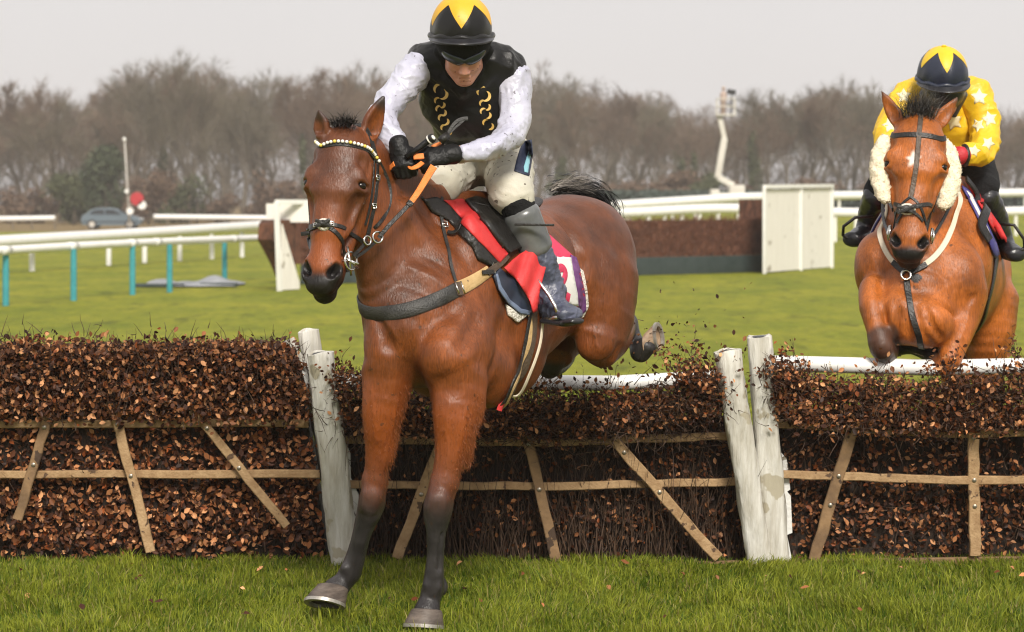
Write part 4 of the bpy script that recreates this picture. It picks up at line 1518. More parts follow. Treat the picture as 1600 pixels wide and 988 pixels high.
def sculpt_head(S, H):
    """Horse head in frame H (metres from poll): u down, v out of the face, w to the horse's left."""
    ax = (H.D, H.N, H.L)
    k = H.k
    def E(c, r, kk=0.03, sub=False, axes=ax):
        S.ell(H(*c), np.array(r) * k * np.array([1, 1, H.kw]), axes, kk * k, sub)
    def C(a, b, ra, rb, kk=0.03, sub=False):
        wd = lambda r: (np.array(r) if np.ndim(r) else np.array([r, r])) * k * np.array([H.kw if np.ndim(r) else 1.0, 1.0])
        S.cap(H(*a), H(*b), wd(ra), wd(rb), H.L, kk * k, sub)
    E((0.09, -0.035, 0), (0.13, 0.105, 0.088), 0.04)                # cranium
    C((0.10, 0.0, 0), (0.25, 0.015, 0), (0.092, 0.062), (0.092, 0.062), 0.04)   # forehead
    C((0.22, 0.0, 0), (0.40, 0.000, 0), (0.083, 0.066), (0.056, 0.058), 0.03)   # nasal bone
    C((0.40, 0.000, 0), (0.53, 0.0, 0), (0.054, 0.056), (0.050, 0.045), 0.03)
    E((0.545, -0.018, 0), (0.078, 0.064, 0.064), 0.03)              # muzzle
    E((0.600, -0.010, 0), (0.038, 0.046, 0.050), 0.025)             # upper lip
    E((0.608, -0.066, 0), (0.044, 0.038, 0.042), 0.014)             # lower lip
    E((0.570, -0.092, 0), (0.040, 0.028, 0.033), 0.02)              # chin
    for sg in (-1, 1):
        E((0.195, -0.115, sg*0.056), (0.125, 0.110, 0.034), 0.03)   # jowl
        C((0.26, -0.13, sg*0.050), (0.55, -0.080, sg*0.026), 0.034, 0.028, 0.03)   # jaw bar
        E((0.180, 0.034, sg*0.074), (0.040, 0.026, 0.030), 0.025)   # brow above the eye
        E((0.215, 0.010, sg*0.088), (0.042, 0.036, 0.024), 0.018)   # eye mound
        C((0.24, -0.022, sg*0.090), (0.405, -0.020, sg*0.062), 0.017, 0.011, 0.022)   # facial crest
        C((0.12, -0.045, sg*0.092), (0.225, -0.025, sg*0.096), 0.016, 0.018, 0.02)    # cheek arch
        E((0.130, 0.030, sg*0.092), (0.022, 0.014, 0.012), 0.03, True)                # hollow above the eye
        E((0.33, 0.022, sg*0.088), (0.075, 0.028, 0.022), 0.03, True)                 # hollow beside the nose
        E((0.44, -0.05, sg*0.070), (0.06, 0.030, 0.020), 0.03, True)
        E((0.548, 0.012, sg*0.048), (0.046, 0.027, 0.022), 0.015)   # nostril wing
        C((0.525, 0.026, sg*0.060), (0.568, 0.030, sg*0.040), 0.013, 0.017, 0.008, True)   # nostril opening
        C((0.540, 0.020, sg*0.058), (0.560, 0.002, sg*0.036), 0.016, 0.012, 0.008, True)
        # eye socket and lids
        E((0.216, 0.026, sg*0.103), (0.019, 0.024, 0.020), 0.008, True, axes=(H.D, H.vec(0, .8, -sg*.6), H.vec(0, .6, sg*.8)))
        C((0.200, 0.046, sg*0.088), (0.202, 0.002, sg*0.112), 0.0095, 0.0090, 0.010)
        C((0.234, 0.040, sg*0.088), (0.233, 0.000, sg*0.107), 0.0070, 0.0070, 0.010)
    C((0.588, -0.046, -0.045), (0.588, -0.046, 0.045), 0.006, 0.006, 0.008, True)     # mouth line
    C((0.55, -0.052, -0.058), (0.55, -0.052, 0.058), 0.005, 0.005, 0.008, True)


def sculpt_ear(S, base, tip, width, open_dir, k=1.0):
    base, tip = Vector(base), Vector(tip)
    ax = (tip - base)
    L = ax.length
    ax.normalize()
    od = Vector(open_dir)
    od = (od - ax * od.dot(ax)).normalized()
    sd = ax.cross(od)
    w = width / 2
    prof = [(0.0, .62, .62), (0.22, .95, .72), (0.45, 1.0, .60), (0.68, .74, .45), (0.86, .42, .32), (0.99, .16, .18)]
    S.loft([(base + ax * (L * t) - od * (0.012 * math.sin(t * 3.1)), w * a, w * b) for t, a, b in prof], sd, 0.018, step=0.02)
    S.loft([(base + ax * (L * t) + od * (w * .52 - 0.012 * math.sin(t * 3.1)), w * a * .66, w * b * .62) for t, a, b in prof[1:5]], sd, 0.006, step=0.02, sub=True)


def hoof(name, top, ground, toe, r, mat_, parent, shoe_mat, axis_up=None):
    """Tapered hoof: coronet centre, sole centre, toe direction."""
    top, ground = Vector(top), Vector(ground)
    up = (top - ground).normalized() if axis_up is None else Vector(axis_up).normalized()
    toe = Vector(toe)
    toe = (toe - up * toe.dot(up)).normalized()
    sd = up.cross(toe)
    n = 28
    V, F = [], []
    rings = [(0.0, 1.0), (0.10, 1.0), (0.14, .985), (0.5, .89), (0.86, .79), (0.97, .76), (1.03, .66), (1.05, .3)]
    H = (top - ground)
    for (t, s) in rings:
        for i in range(n):
            a = 2 * math.pi * i / n
            cx, cy = math.cos(a), math.sin(a)
            back = 0.86 if cx < -0.3 else 1.0
            wob = 1 + .012 * math.sin(t * 38 + cx * 2)
            V.append(ground + H * t + toe * (r * s * wob * (cx * 1.02 * back)) + sd * (r * s * wob * .93 * cy))
    for j in range(len(rings) - 1):
        for i in range(n):
            i2 = (i + 1) % n
            F.append((j*n+i, j*n+i2, (j+1)*n+i2, (j+1)*n+i))
    F.append(tuple(range((len(rings)-1)*n, len(rings)*n)))
    # concave sole
    b = len(V)
    for s, dz in ((.86, 0.0), (.80, 0.012), (.35, 0.02)):
        for i in range(n):
            a = 2 * math.pi * i / n
            cx, cy = math.cos(a), math.sin(a)
            back = 0.86 if cx < -0.3 else 1.0
            V.append(ground + up * dz + toe * (r * s * cx * back) + sd * (r * s * .93 * cy))
    for i in range(n):
        i2 = (i + 1) % n
        F.append((i, b + i, b + i2, i2))
        for j in (0, 1):
            F.append((b + j*n + i, b + (j+1)*n + i, b + (j+1)*n + i2, b + j*n + i2))
    F.append(tuple(range(b + 3*n - 1, b + 2*n - 1, -1)))
    h = MB().add(V, F).build(name, mat_, parent, auto=40)
    # horseshoe: three quarters of a ring under the wall
    mb = MB()
    V, F = [], []
    m = 26
    for i in range(m + 1):
        a = math.radians(-140 + 280 * i / m)
        cx, cy = math.cos(a), math.sin(a)
        for (s, dz) in ((1.03, .004), (1.03, -.009), (.76, -.009), (.76, .004)):
            V.append(ground + up * dz + toe * (r * s * cx * (0.86 if cx < -0.3 else 1.02)) + sd * (r * s * .93 * cy))
    for i in range(m):
        for q in range(4):
            q2 = (q + 1) % 4
            F.append((i*4+q, i*4+q2, (i+1)*4+q2, (i+1)*4+q))
    F.append((0, 1, 2, 3)); F.append(tuple(m*4+q for q in (3, 2, 1, 0)))
    mb.add(V, F).build('horseshoe', shoe_mat, h, auto=40)
    return h


def hair(name, roots, dirs, mat_, parent, n, length, width, droop=0.5, curl=0.3, seed=1, taper=0.15, segs=6, spread=0.35):
    """Many thin tapering strands as one mesh. roots: polyline of (point, jitter radius); dirs: direction at each root."""
    rg = np.random.default_rng(seed)
    V, F = [], []
    R = np.array([list(p) for p, _ in roots]); J = np.array([j for _, j in roots]); D = np.array([list(Vector(d).normalized()) for d in dirs])
    for i in range(n):
        t = rg.random() * (len(R) - 1)
        a = min(int(t), len(R) - 2) if len(R) > 1 else 0
        f = t - a if len(R) > 1 else 0
        b = min(a + 1, len(R) - 1)
        p = R[a] * (1-f) + R[b] * f + rg.normal(0, 1, 3) * (J[a] * (1-f) + J[b] * f)
        d = D[a] * (1-f) + D[b] * f + rg.normal(0, spread, 3)
        d /= np.linalg.norm(d)
        L = length * (0.55 + 0.6 * rg.random())
        c = rg.normal(0, curl, 3)
        sd = np.cross(d, [0, 0, 1.0]) + rg.normal(0, .4, 3)
        sd /= np.linalg.norm(sd)
        base = len(V)
        for s in range(segs + 1):
            u = s / segs
            q = p.copy()
            wd = width * (1 - (1 - taper) * u) * (0.7 + .3 * (u < .5))
            V.append(q - sd * wd / 2); V.append(q + sd * wd / 2)
            dd = d + c * u + np.array([0, 0, -droop]) * u * 1.4
            dd /= np.linalg.norm(dd)
            p = p + dd * L / segs
        for s in range(segs):
            k = base + s * 2
            F.append((k, k+1, k+3, k+2))
    return mesh_obj(name, V, np.array(F), mat_, parent, smooth=True)


def vnorm_quads(V, Q):
    n = np.zeros_like(V)
    f = np.cross(V[Q[:, 2]] - V[Q[:, 0]], V[Q[:, 3]] - V[Q[:, 1]])
    for i in range(4):
        for d in range(3):
            n[:, d] += np.bincount(Q[:, i], f[:, d], len(V))
    return n / np.maximum(np.linalg.norm(n, axis=1), 1e-9)[:, None]


def veins(V, Q, bvh, lines, width=.0075):
    """Raise thin branching ridges and a little uneven flesh on the skin."""
    nv = vnorm_quads(V, Q)
    amp = np.zeros(len(V))
    for pts, a in lines:
        L = [hit(x, y, bvh) for x, y in pts]
        S = spline(L, 26)
        S[:, 0] += .003 * np.sin(np.arange(26) * 1.1)
        lo, hi = S.min(0) - .04, S.max(0) + .04
        m = np.where(((V > lo) & (V < hi)).all(1))[0]
        _, d = seg_param(V[m], list(S), [0] * 26)
        amp[m] = np.maximum(amp[m], a * np.exp(-(d / width) ** 2))
    rg = np.random.default_rng(5)
    w_ = np.zeros(len(V))
    for i in range(10):
        k = rg.normal(0, 1, 3); k *= rg.uniform(25, 70) / np.linalg.norm(k)
        w_ += np.sin(V @ k + 1.5 * np.sin(V @ rg.normal(0, 14, 3))) / 10
    return V + nv * (amp + .0022 * w_)[:, None]


def coat_mat(name, brown, dark, red):
    m = bpy.data.materials.new(name)
    m.use_nodes = True
    nt = m.node_tree
    b = nt.nodes['Principled BSDF']
    N = nt.nodes.new
    def attr(n):
        a = N('ShaderNodeAttribute'); a.attribute_name = n
        return a.outputs['Fac']
    tc = N('ShaderNodeTexCoord')
    n1 = N('ShaderNodeTexNoise'); n1.inputs['Scale'].default_value = 5.0; n1.inputs['Detail'].default_value = 6
    n1.inputs['Roughness'].default_value = .6
    nt.links.new(tc.outputs['Object'], n1.inputs['Vector'])
    r = N('ShaderNodeValToRGB')
    r.color_ramp.elements[0].position = .30; r.color_ramp.elements[0].color = (*[c * .46 for c in brown], 1)
    r.color_ramp.elements[1].position = .70; r.color_ramp.elements[1].color = (*[c * 1.45 for c in brown], 1)
    nt.links.new(n1.outputs['Fac'], r.inputs[0])
    col = r.outputs[0]
    # fine hair streaks
    mp = N('ShaderNodeMapping'); mp.inputs['Scale'].default_value = (160, 160, 22)
    nt.links.new(tc.outputs['Object'], mp.inputs[0])
    n2 = N('ShaderNodeTexNoise'); n2.inputs['Scale'].default_value = 1.0; n2.inputs['Detail'].default_value = 4
    n2.inputs['Distortion'].default_value = .8
    nt.links.new(mp.outputs[0], n2.inputs['Vector'])
    def mix(fac, a, bcol, mode='MIX', f=None):
        x = N('ShaderNodeMixRGB'); x.blend_type = mode
        if fac is None: x.inputs[0].default_value = f
        else: nt.links.new(fac, x.inputs[0])
        nt.links.new(a, x.inputs[1])
        if isinstance(bcol, tuple): x.inputs[2].default_value = (*bcol, 1)
        else: nt.links.new(bcol, x.inputs[2])
        return x.outputs[0]
    col = mix(None, col, n2.outputs['Fac'], 'OVERLAY', .7)
    col = mix(attr('red'), col, red)
    dk = N('ShaderNodeMath'); dk.operation = 'MULTIPLY_ADD'     # ragged edge where brown turns to black
    nt.links.new(n2.outputs['Fac'], dk.inputs[0]); dk.inputs[1].default_value = .6; dk.inputs[2].default_value = -.3
    ad = N('ShaderNodeMath'); ad.operation = 'MULTIPLY'
    pt = attr('points')
    om = N('ShaderNodeMath'); om.operation = 'SUBTRACT'; om.inputs[0].default_value = 1.0; nt.links.new(pt, om.inputs[1])
    pp = N('ShaderNodeMath'); pp.operation = 'MULTIPLY'; nt.links.new(pt, pp.inputs[0]); nt.links.new(om.outputs[0], pp.inputs[1])
    nt.links.new(dk.outputs[0], ad.inputs[0]); nt.links.new(pp.outputs[0], ad.inputs[1])
    su = N('ShaderNodeMath'); su.operation = 'MULTIPLY_ADD'; su.use_clamp = True
    nt.links.new(ad.outputs[0], su.inputs[0]); su.inputs[1].default_value = 4.0; nt.links.new(pt, su.inputs[2])
    n4 = N('ShaderNodeTexNoise'); n4.inputs['Scale'].default_value = 14; n4.inputs['Detail'].default_value = 8
    nt.links.new(tc.outputs['Object'], n4.inputs['Vector'])
    r4 = N('ShaderNodeValToRGB')
    r4.color_ramp.elements[0].position = .35; r4.color_ramp.elements[0].color = (*dark, 1)
    r4.color_ramp.elements[1].position = .75; r4.color_ramp.elements[1].color = (*[min(1, c * 2.2 + .01) for c in dark], 1)
    nt.links.new(n4.outputs['Fac'], r4.inputs[0])
    col = mix(su.outputs[0], col, r4.outputs[0])
    # pale marks
    col = mix(attr('white'), col, (.72, .66, .58))
    col = mix(attr('skin'), col, (.012, .010, .010))
    # mud flecks thrown up by the turf
    n3 = N('ShaderNodeTexNoise'); n3.inputs['Scale'].default_value = 38; n3.inputs['Detail'].default_value = 2
    nt.links.new(tc.outputs['Object'], n3.inputs['Vector'])
    r3 = N('ShaderNodeValToRGB'); r3.color_ramp.elements[0].position = .70; r3.color_ramp.elements[1].position = .73
    r3.color_ramp.elements[1].color = (.7, .7, .7, 1)
    nt.links.new(n3.outputs['Fac'], r3.inputs[0])
    col = mix(r3.outputs[0], col, (.045, .025, .015))
    nt.links.new(col, b.inputs['Base Color'])
    rr = N('ShaderNodeMapRange'); rr.inputs['To Min'].default_value = .30; rr.inputs['To Max'].default_value = .50
    nt.links.new(n1.outputs['Fac'], rr.inputs['Value'])
    nt.links.new(rr.outputs[0], b.inputs['Roughness'])
    b.inputs['Specular IOR Level'].default_value = .38
    b.inputs['Sheen Weight'].default_value = .0
    b.inputs['Sheen Roughness'].default_value = .4
    b.inputs['Sheen Tint'].default_value = (1, .8, .65, 1)
    # bump: hair, soft muscle ripple, veins
    n5 = N('ShaderNodeTexNoise'); n5.inputs['Scale'].default_value = 8; n5.inputs['Detail'].default_value = 2; n5.inputs['Distortion'].default_value = .3
    nt.links.new(tc.outputs['Object'], n5.inputs['Vector'])
    bp = N('ShaderNodeBump'); bp.inputs['Strength'].default_value = .22; bp.inputs['Distance'].default_value = .03
    nt.links.new(n5.outputs['Fac'], bp.inputs['Height'])
    bp2 = N('ShaderNodeBump'); bp2.inputs['Strength'].default_value = .6; bp2.inputs['Distance'].default_value = .004
    nt.links.new(n2.outputs['Fac'], bp2.inputs['Height'])
    nt.links.new(bp.outputs[0], bp2.inputs['Normal'])
    vo = N('ShaderNodeTexVoronoi'); vo.feature = 'DISTANCE_TO_EDGE'; vo.inputs['Scale'].default_value = 4.2
    nd = N('ShaderNodeMixRGB'); nd.blend_type = 'ADD'; nd.inputs[0].default_value = .16
    nt.links.new(tc.outputs['Object'], nd.inputs[1]); nt.links.new(n5.outputs['Color'], nd.inputs[2])
    nt.links.new(nd.outputs[0], vo.inputs['Vector'])
    rv = N('ShaderNodeMapRange'); rv.inputs['From Max'].default_value = .05; rv.inputs['To Min'].default_value = 1; rv.inputs['To Max'].default_value = 0
    nt.links.new(vo.outputs['Distance'], rv.inputs['Value'])
    bp3 = N('ShaderNodeBump'); bp3.inputs['Strength'].default_value = .05; bp3.inputs['Distance'].default_value = .012
    nt.links.new(rv.outputs[0], bp3.inputs['Height'])
    nt.links.new(bp2.outputs[0], bp3.inputs['Normal'])
    nt.links.new(bp3.outputs[0], b.inputs['Normal'])
    return m


def eye_of(parent, c, r, out, mats):
    e = MB().ball(c, r, seg=24, rings=16).build('eye', mats['eye'], parent, smooth=True)
    return e


M_EYE = mat('eye_gloss', (.008, .005, .003), rough=.12, spec=.35)
M_HOOF = mat('hoof_horn', (.055, .042, .034), rough=.5, base2=(.16, .125, .10), noise_scale=9, bump=.2, stretch=(1, 1, 5))
M_SHOE = mat('horseshoe_metal', (.48, .46, .42), rough=.45, metal=.6, base2=(.30, .27, .23), noise_scale=40)
M_BLACKHAIR = mat('black_hair', (.010, .009, .009), rough=.42, spec=.5)
M_GREYHAIR = mat('grey_hair', (.42, .38, .34), rough=.5)
M_COAT1 = coat_mat('bay_coat', (.168, .046, .011), (.016, .014, .014), (.25, .060, .011))
M_COAT2 = coat_mat('light_bay_coat', (.33, .092, .015), (.016, .013, .012), (.34, .085, .020))


# ---- the leading horse: landing on its forelegs, hind end still in the air
H1 = HeadFrame(P(539, 205, 9.86), Vector(P(497, 466, 9.66)) - Vector(P(539, 205, 9.86)), (-.26, -1, 0), 1.035, 1.10)
F1 = Vector((-math.sin(math.radians(28)), -math.cos(math.radians(28)), -0.10)).normalized()
L1 = Vector((0, 0, 1)).cross(F1).normalized()
U1 = F1.cross(L1)

def build_horse_1():
    S = Sculpt((-1.05, 9.30, -0.02), (0.72, 12.0, 2.15), 0.0068)
    # trunk
    S.loft([(P(648, 545, 10.02), .17, .19), (P(668, 505, 10.12), .225, .31), (P(712, 480, 10.34), .265, .375), (P(765, 462, 10.58), .29, .37), (P(815, 440, 10.82), .29, .315), (P(855, 422, 11.02), .27, .275), (P(893, 412, 11.2), .27, .29), (P(915, 425, 11.33), .21, .24)], L1, 0.05)
    # withers and back
    S.loft([(P(672, 330, 10.24), .06, .09), (P(712, 335, 10.42), .10, .10), (P(775, 338, 10.72), .17, .10)], L1, 0.12)
    # croup and quarters
    S.ell(Vector(P(889, 394, 11.2)), (.30, .255, .235), (F1, L1, U1), 0.06)
    S.ell(Vector(P(924, 428, 11.12)), (.25, .155, .30), (F1, L1, U1), 0.07)
    S.ell(Vector(P(880, 430, 11.42)), (.25, .15, .30), (F1, L1, U1), 0.07)
    # near thigh down to the stifle
    S.loft([(P(932, 440, 11.08), .165, .22), (P(940, 490, 11.02), .130, .20), (P(937, 530, 10.98), .098, .15), (P(930, 553, 10.98), .06, .075)], L1, 0.06)
    # gaskin folded back and up to the hock, then the cannon
    S.loft([(P(942, 545, 11.0), .07, .085), (P(965, 528, 11.25), .06, .075), (P(978, 505, 11.55), .05, .055)], L1, 0.03)
    S.loft([(P(978, 500, 11.58), .045, .05), (P(991, 528, 11.5), .034, .036), (P(1000, 552, 11.42), .042, .046)], L1, 0.02)
    S.cap(P(1000, 553, 11.42), P(1011, 540, 11.40), .042, .044, None, 0.02)
    # far hind leg tucked under the belly
    S.loft([(P(880, 500, 11.35), .14, .17), (P(862, 550, 11.25), .09, .11), (P(858, 575, 11.25), .055, .06)], L1, 0.05)
    S.loft([(P(858, 575, 11.28), .045, .05), (P(880, 560, 11.6), .05, .05), (P(895, 520, 11.9), .04, .04)], L1, 0.02)
    # neck
    S.loft([(P(552, 262, 9.92), .085, .13), (P(578, 312, 9.98), .095, .185), (P(606, 362, 10.06), .115, .245), (P(632, 412, 10.14), .15, .30), (P(655, 465, 10.2), .19, .33)], L1, 0.06)
    S.loft([(P(572, 232, 9.95), .035, .05), (P(622, 268, 10.08), .038, .06), (P(668, 312, 10.24), .05, .08)], L1, 0.10)     # crest
    S.loft([(P(588, 395, 9.98), .035, .035), (P(594, 450, 9.98), .045, .04), (P(606, 500, 9.98), .06, .05)], L1, 0.05)      # windpipe / brachial
    S.loft([(P(628, 330, 10.0), .035, .035), (P(668, 400, 10.05), .05, .045), (P(712, 470, 10.08), .06, .05)], L1, 0.06)    # shoulder-neck muscle
    # shoulders, breast
    S.ell(Vector(P(752, 470, 10.2)), (.11, .075, .29), (F1, L1, (U1 + F1 * .35).normalized()), 0.06)
    S.ell(Vector(P(735, 545, 10.0)), (.14, .09, .18), (F1, L1, U1), 0.05)
    S.ell(Vector(P(699, 556, 9.90)), (.115, .112, .135), None, 0.035)        # breast, left
    S.ell(Vector(P(608, 545, 9.98)), (.098, .105, .150), None, 0.035)        # breast, right
    S.ell(Vector(P(640, 500, 9.98)), (.14, .11, .12), None, 0.05)
    S.cap(P(648, 545, 9.76), P(648, 655, 9.88), .012, .036, None, 0.045, sub=True)        # cleft
    S.cap(P(647, 592, 9.74), P(648, 700, 9.95), (.034, .05), (.062, .09), (1, 0, 0), 0.05, sub=True)
    S.cap(P(742, 600, 9.80), P(783, 500, 9.96), .012, .012, None, 0.035, sub=True)       # line behind the shoulder
    S.cap(P(676, 610, 9.84), P(702, 585, 9.78), .008, .008, None, 0.02, sub=True)
    # relief of the muscles: pectoral bands, shoulder blade, forearm heads, flank and thigh
    def groove(pts, r, k=.04):
        pts = [Vector(p) for p in pts]
        for i in range(len(pts) - 1): S.cap(pts[i], pts[i+1], r, r, None, k, sub=True)
    groove([P(590, 498, 9.90), P(606, 540, 9.865), P(636, 566, 9.82)], .008, .045)
    groove([P(664, 520, 9.83), P(690, 512, 9.80), P(722, 520, 9.80)], .006, .05)
    groove([P(762, 455, 9.98), P(748, 500, 9.92), P(722, 540, 9.82)], .008, .06)
    groove([P(800, 470, 10.18), P(792, 530, 10.08), P(770, 590, 9.98)], .010, .06)
    groove([P(575, 585, 9.93), P(600, 600, 9.90), P(636, 590, 9.88)], .006, .04)
    groove([P(668, 600, 9.82), P(700, 598, 9.785), P(740, 580, 9.80)], .007, .045)
    groove([P(884, 350, 10.80), P(906, 420, 10.735), P(914, 470, 10.735), P(906, 520, 10.76)], .006, .10)
    S.ell(Vector(P(938, 455, 10.92)), (.07, .06, .17), None, .06)
    S.ell(Vector(P(930, 540, 10.88)), (.08, .05, .07), None, .05)
    S.ell(Vector(P(735, 415, 10.12)), (.05, .05, .17), (F1, L1, (U1 + F1 * .5).normalized()), .05)
    # belly behind the elbow, girth
    S.ell(Vector(P(792, 545, 10.42)), (.20, .15, .20), (F1, L1, U1), 0.06)
    S.ell(Vector(P(762, 580, 10.18)), (.13, .11, .15), (F1, L1, U1), 0.05)
    # forelegs
    def foreleg(ch, musc):
        S.loft(ch, (1, 0, 0), 0.035, step=0.04)
        for c, r in musc: S.ell(c, r, None, 0.035)
    foreleg([(P(606, 585, 10.02), .105, .13), (P(603, 620, 10.0), .089, .11), (P(597, 665, 10.0), .071, .088), (P(592, 710, 10.02), .053, .064), (P(586, 750, 10.04), .044, .051)],
            [(Vector(P(590, 640, 9.97)), (.05, .05, .12)), (Vector(P(607, 690, 10.0)), (.026, .036, .09))])
    foreleg([(P(586, 750, 10.04), .044, .051), (P(582, 780, 10.05), .052, .055), (P(577, 800, 10.06), .050, .052), (P(568, 825, 10.08), .039, .044), (P(560, 855, 10.1), .036, .042), (P(552, 882, 10.12), .042, .050), (P(546, 897, 10.13), .044, .056), (P(536, 910, 10.12), .040, .044), (P(524, 922, 10.10), .052, .05)], [])
    foreleg([(P(714, 600, 9.96), .115, .14), (P(713, 635, 9.92), .094, .11), (P(710, 675, 9.90), .077, .090), (P(703, 715, 9.89), .060, .070), (P(694, 755, 9.88), .048, .053)],
            [(Vector(P(700, 645, 9.87)), (.05, .05, .11)), (Vector(P(727, 690, 9.93)), (.035, .045, .11)), (Vector(P(738, 630, 9.95)), (.05, .06, .10))])
    foreleg([(P(694, 755, 9.88), .048, .053), (P(686, 785, 9.87), .057, .057), (P(683, 806, 9.87), .053, .054), (P(681, 835, 9.88), .037, .042), (P(680, 870, 9.89), .033, .040), (P(678, 902, 9.9), .039, .048), (P(676, 922, 9.91), .044, .056), (P(671, 940, 9.90), .041, .043), (P(667, 956, 9.88), .053, .05)], [])
    for (kx, ky, kd, lean) in ((580, 783, 10.0, -.012), (685, 790, 9.82, -.002)):
        S.ell(Vector(P(kx - 4, ky - 8, kd)), (.024, .018, .030), None, 0.03)
        S.ell(Vector(P(kx + 5, ky - 7, kd)), (.022, .018, .028), None, 0.03)
        S.ell(Vector(P(kx - 3, ky + 10, kd + .005)), (.030, .016, .022), None, 0.03)
        S.ell(Vector(P(kx + 14, ky + 2, kd + .08)), (.020, .024, .040), None, 0.02)
        S.ell(Vector(P(kx - 13, ky, kd + .06)), (.014, .02, .030), None, 0.015)
    # flexor tendons standing off behind the cannon, splint grooves beside it
    S.cap(P(576, 812, 10.13), P(560, 880, 10.17), .017, .018, None, .012)
    S.cap(P(690, 815, 9.93), P(686, 905, 9.96), .016, .018, None, .012)
    S.cap(P(573, 815, 10.055), P(562, 868, 10.085), .004, .004, None, .016, sub=True)
    S.cap(P(689, 818, 9.85), P(685, 890, 9.865), .004, .004, None, .016, sub=True)
    S.ell(Vector(P(539, 888, 10.085)), (.018, .018, .020), None, .014); S.ell(Vector(P(668, 915, 9.875)), (.018, .018, .022), None, .014); S.ell(Vector(P(684, 917, 9.875)), (.016, .018, .020), None, .014)
    for (kx, ky, kd) in ((556, 893, 10.18), (690, 918, 9.97)):
        S.ell(Vector(P(kx, ky, kd)), (.026, .03, .035), None, 0.02)         # ergot / sesamoids behind the fetlock
    sculpt_head(S, H1)
    sculpt_ear(S, P(502, 214, 9.84), P(497, 171, 9.82), .075, (-.55, -.8, .1))
    sculpt_ear(S, P(574, 222, 9.90), P(600, 150, 9.90), .092, (.55, -.8, 0))
    V, Q = S.mesh()
    V, Q = keep_biggest(V, Q)
    V = relax(V, Q, 2, .5)
    bv0 = BVHTree.FromPolygons([tuple(v) for v in V], [tuple(q) for q in Q])
    V = veins(V, Q, bv0, [
        ([(566, 318), (556, 336), (545, 350), (536, 372)], .0030), ([(556, 336), (552, 356)], .0025), ([(502, 330), (498, 352), (492, 372)], .0022),
        ([(620, 628), (615, 660), (606, 700), (597, 740)], .0032), ([(615, 660), (600, 690), (592, 720)], .0026), ([(580, 610), (584, 650), (588, 690)], .0026),
        ([(702, 630), (697, 668), (700, 705), (694, 745)], .0032), ([(697, 668), (684, 690), (682, 720)], .0026), ([(728, 640), (722, 680), (712, 720)], .0026),
        ([(600, 500), (616, 520), (622, 545), (634, 560)], .0028), ([(710, 508), (722, 525), (716, 545), (728, 562)], .0024), ([(750, 490), (742, 520), (752, 548), (746, 575)], .0024),
        ([(925, 470), (932, 500), (928, 525), (936, 548)], .0028), ([(860, 520), (880, 512), (893, 520)], .0026), ([(870, 400), (885, 420), (892, 450)], .0022),
        ([(612, 300), (622, 340), (632, 380), (640, 420)], .0024), ([(640, 340), (652, 370), (668, 400)], .0020), ([(582, 800), (575, 830), (566, 860)], .0022), ([(684, 815), (682, 850), (680, 885)], .0020)])
    # coat pattern: black points, red hair on the forearms, dark muzzle
    pts = np.zeros(len(V)); red = np.zeros(len(V)); skin = np.zeros(len(V)); white = np.zeros(len(V))
    for ch in ([P(603, 620, 10), P(586, 750, 10.04), P(560, 855, 10.1), P(536, 910, 10.12), P(515, 935, 10.1)],
               [P(713, 635, 9.92), P(694, 755, 9.88), P(680, 870, 9.89), P(671, 940, 9.9), P(660, 975, 9.9)]):
        v, d = seg_param(V, ch, [0, .50, 1, 1, 1])
        near = sstep(-d, -.20, -.12)
        pts = np.maximum(pts, sstep(v, .18, .80) * near)
        red = np.maximum(red, sstep(v, -.05, .05) * (1 - sstep(v, .45, .75)) * sstep(-d, -.16, -.10) * .85)
    v, d = seg_param(V, [P(958, 530, 11.2), P(978, 500, 11.58), P(1000, 553, 11.42), P(1015, 540, 11.4)], [.2, .8, 1, 1])
    pts = np.maximum(pts, sstep(v, .3, .8) * sstep(-d, -.12, -.07))
    v, d = seg_param(V, [P(858, 575, 11.25), P(880, 560, 11.6), P(895, 520, 11.9)], [1, 1, 1])
    pts = np.maximum(pts, v * sstep(-d, -.10, -.06))
    # purplish glare on the quarters, darkened into the coat colour
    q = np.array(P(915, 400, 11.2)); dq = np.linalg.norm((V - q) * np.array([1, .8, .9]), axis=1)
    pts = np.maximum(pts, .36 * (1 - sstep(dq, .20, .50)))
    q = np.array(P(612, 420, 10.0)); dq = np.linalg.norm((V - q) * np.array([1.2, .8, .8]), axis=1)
    pts = np.maximum(pts, .30 * (1 - sstep(dq, .10, .26)))  # shade beneath the head painted on the neck front
    U = np.stack([(V - np.array(H1.o)) @ np.array(H1.D), (V - np.array(H1.o)) @ np.array(H1.N), (V - np.array(H1.o)) @ np.array(H1.L)], 1) / H1.k
    u, vv, ww = U[:, 0], U[:, 1], U[:, 2]
    inh = (u > -.1) & (u < .72) & (vv > -.15) & (vv < .16) & (np.abs(ww) < .15)
    dn = np.minimum(np.linalg.norm(U - np.array([.556, .005, .050]), axis=1), np.linalg.norm(U - np.array([.556, .005, -.050]), axis=1))
    muz = np.maximum(sstep(u, .545, .585), np.maximum(1 - sstep(dn, .034, .054), sstep(u, .50, .57) * sstep(-vv, .02, .06)))
    skin = np.where(inh, np.maximum(muz, 0), skin)
    # warm lips and dark forehead
    pts = np.where(inh, np.maximum(pts, .33 * (1 - sstep(u, .26, .42)) * sstep(vv, -.06, .02)), pts)
    red = np.where(inh, np.maximum(red, .55 * sstep(u, .36, .46)), red)
    # dark throat / chest centre and the mane line
    v, d = seg_param(V, [P(572, 232, 9.95), P(622, 268, 10.08), P(668, 312, 10.24)], [1, 1, 1])
    pts = np.maximum(pts, .85 * (1 - sstep(d, .03, .07)))
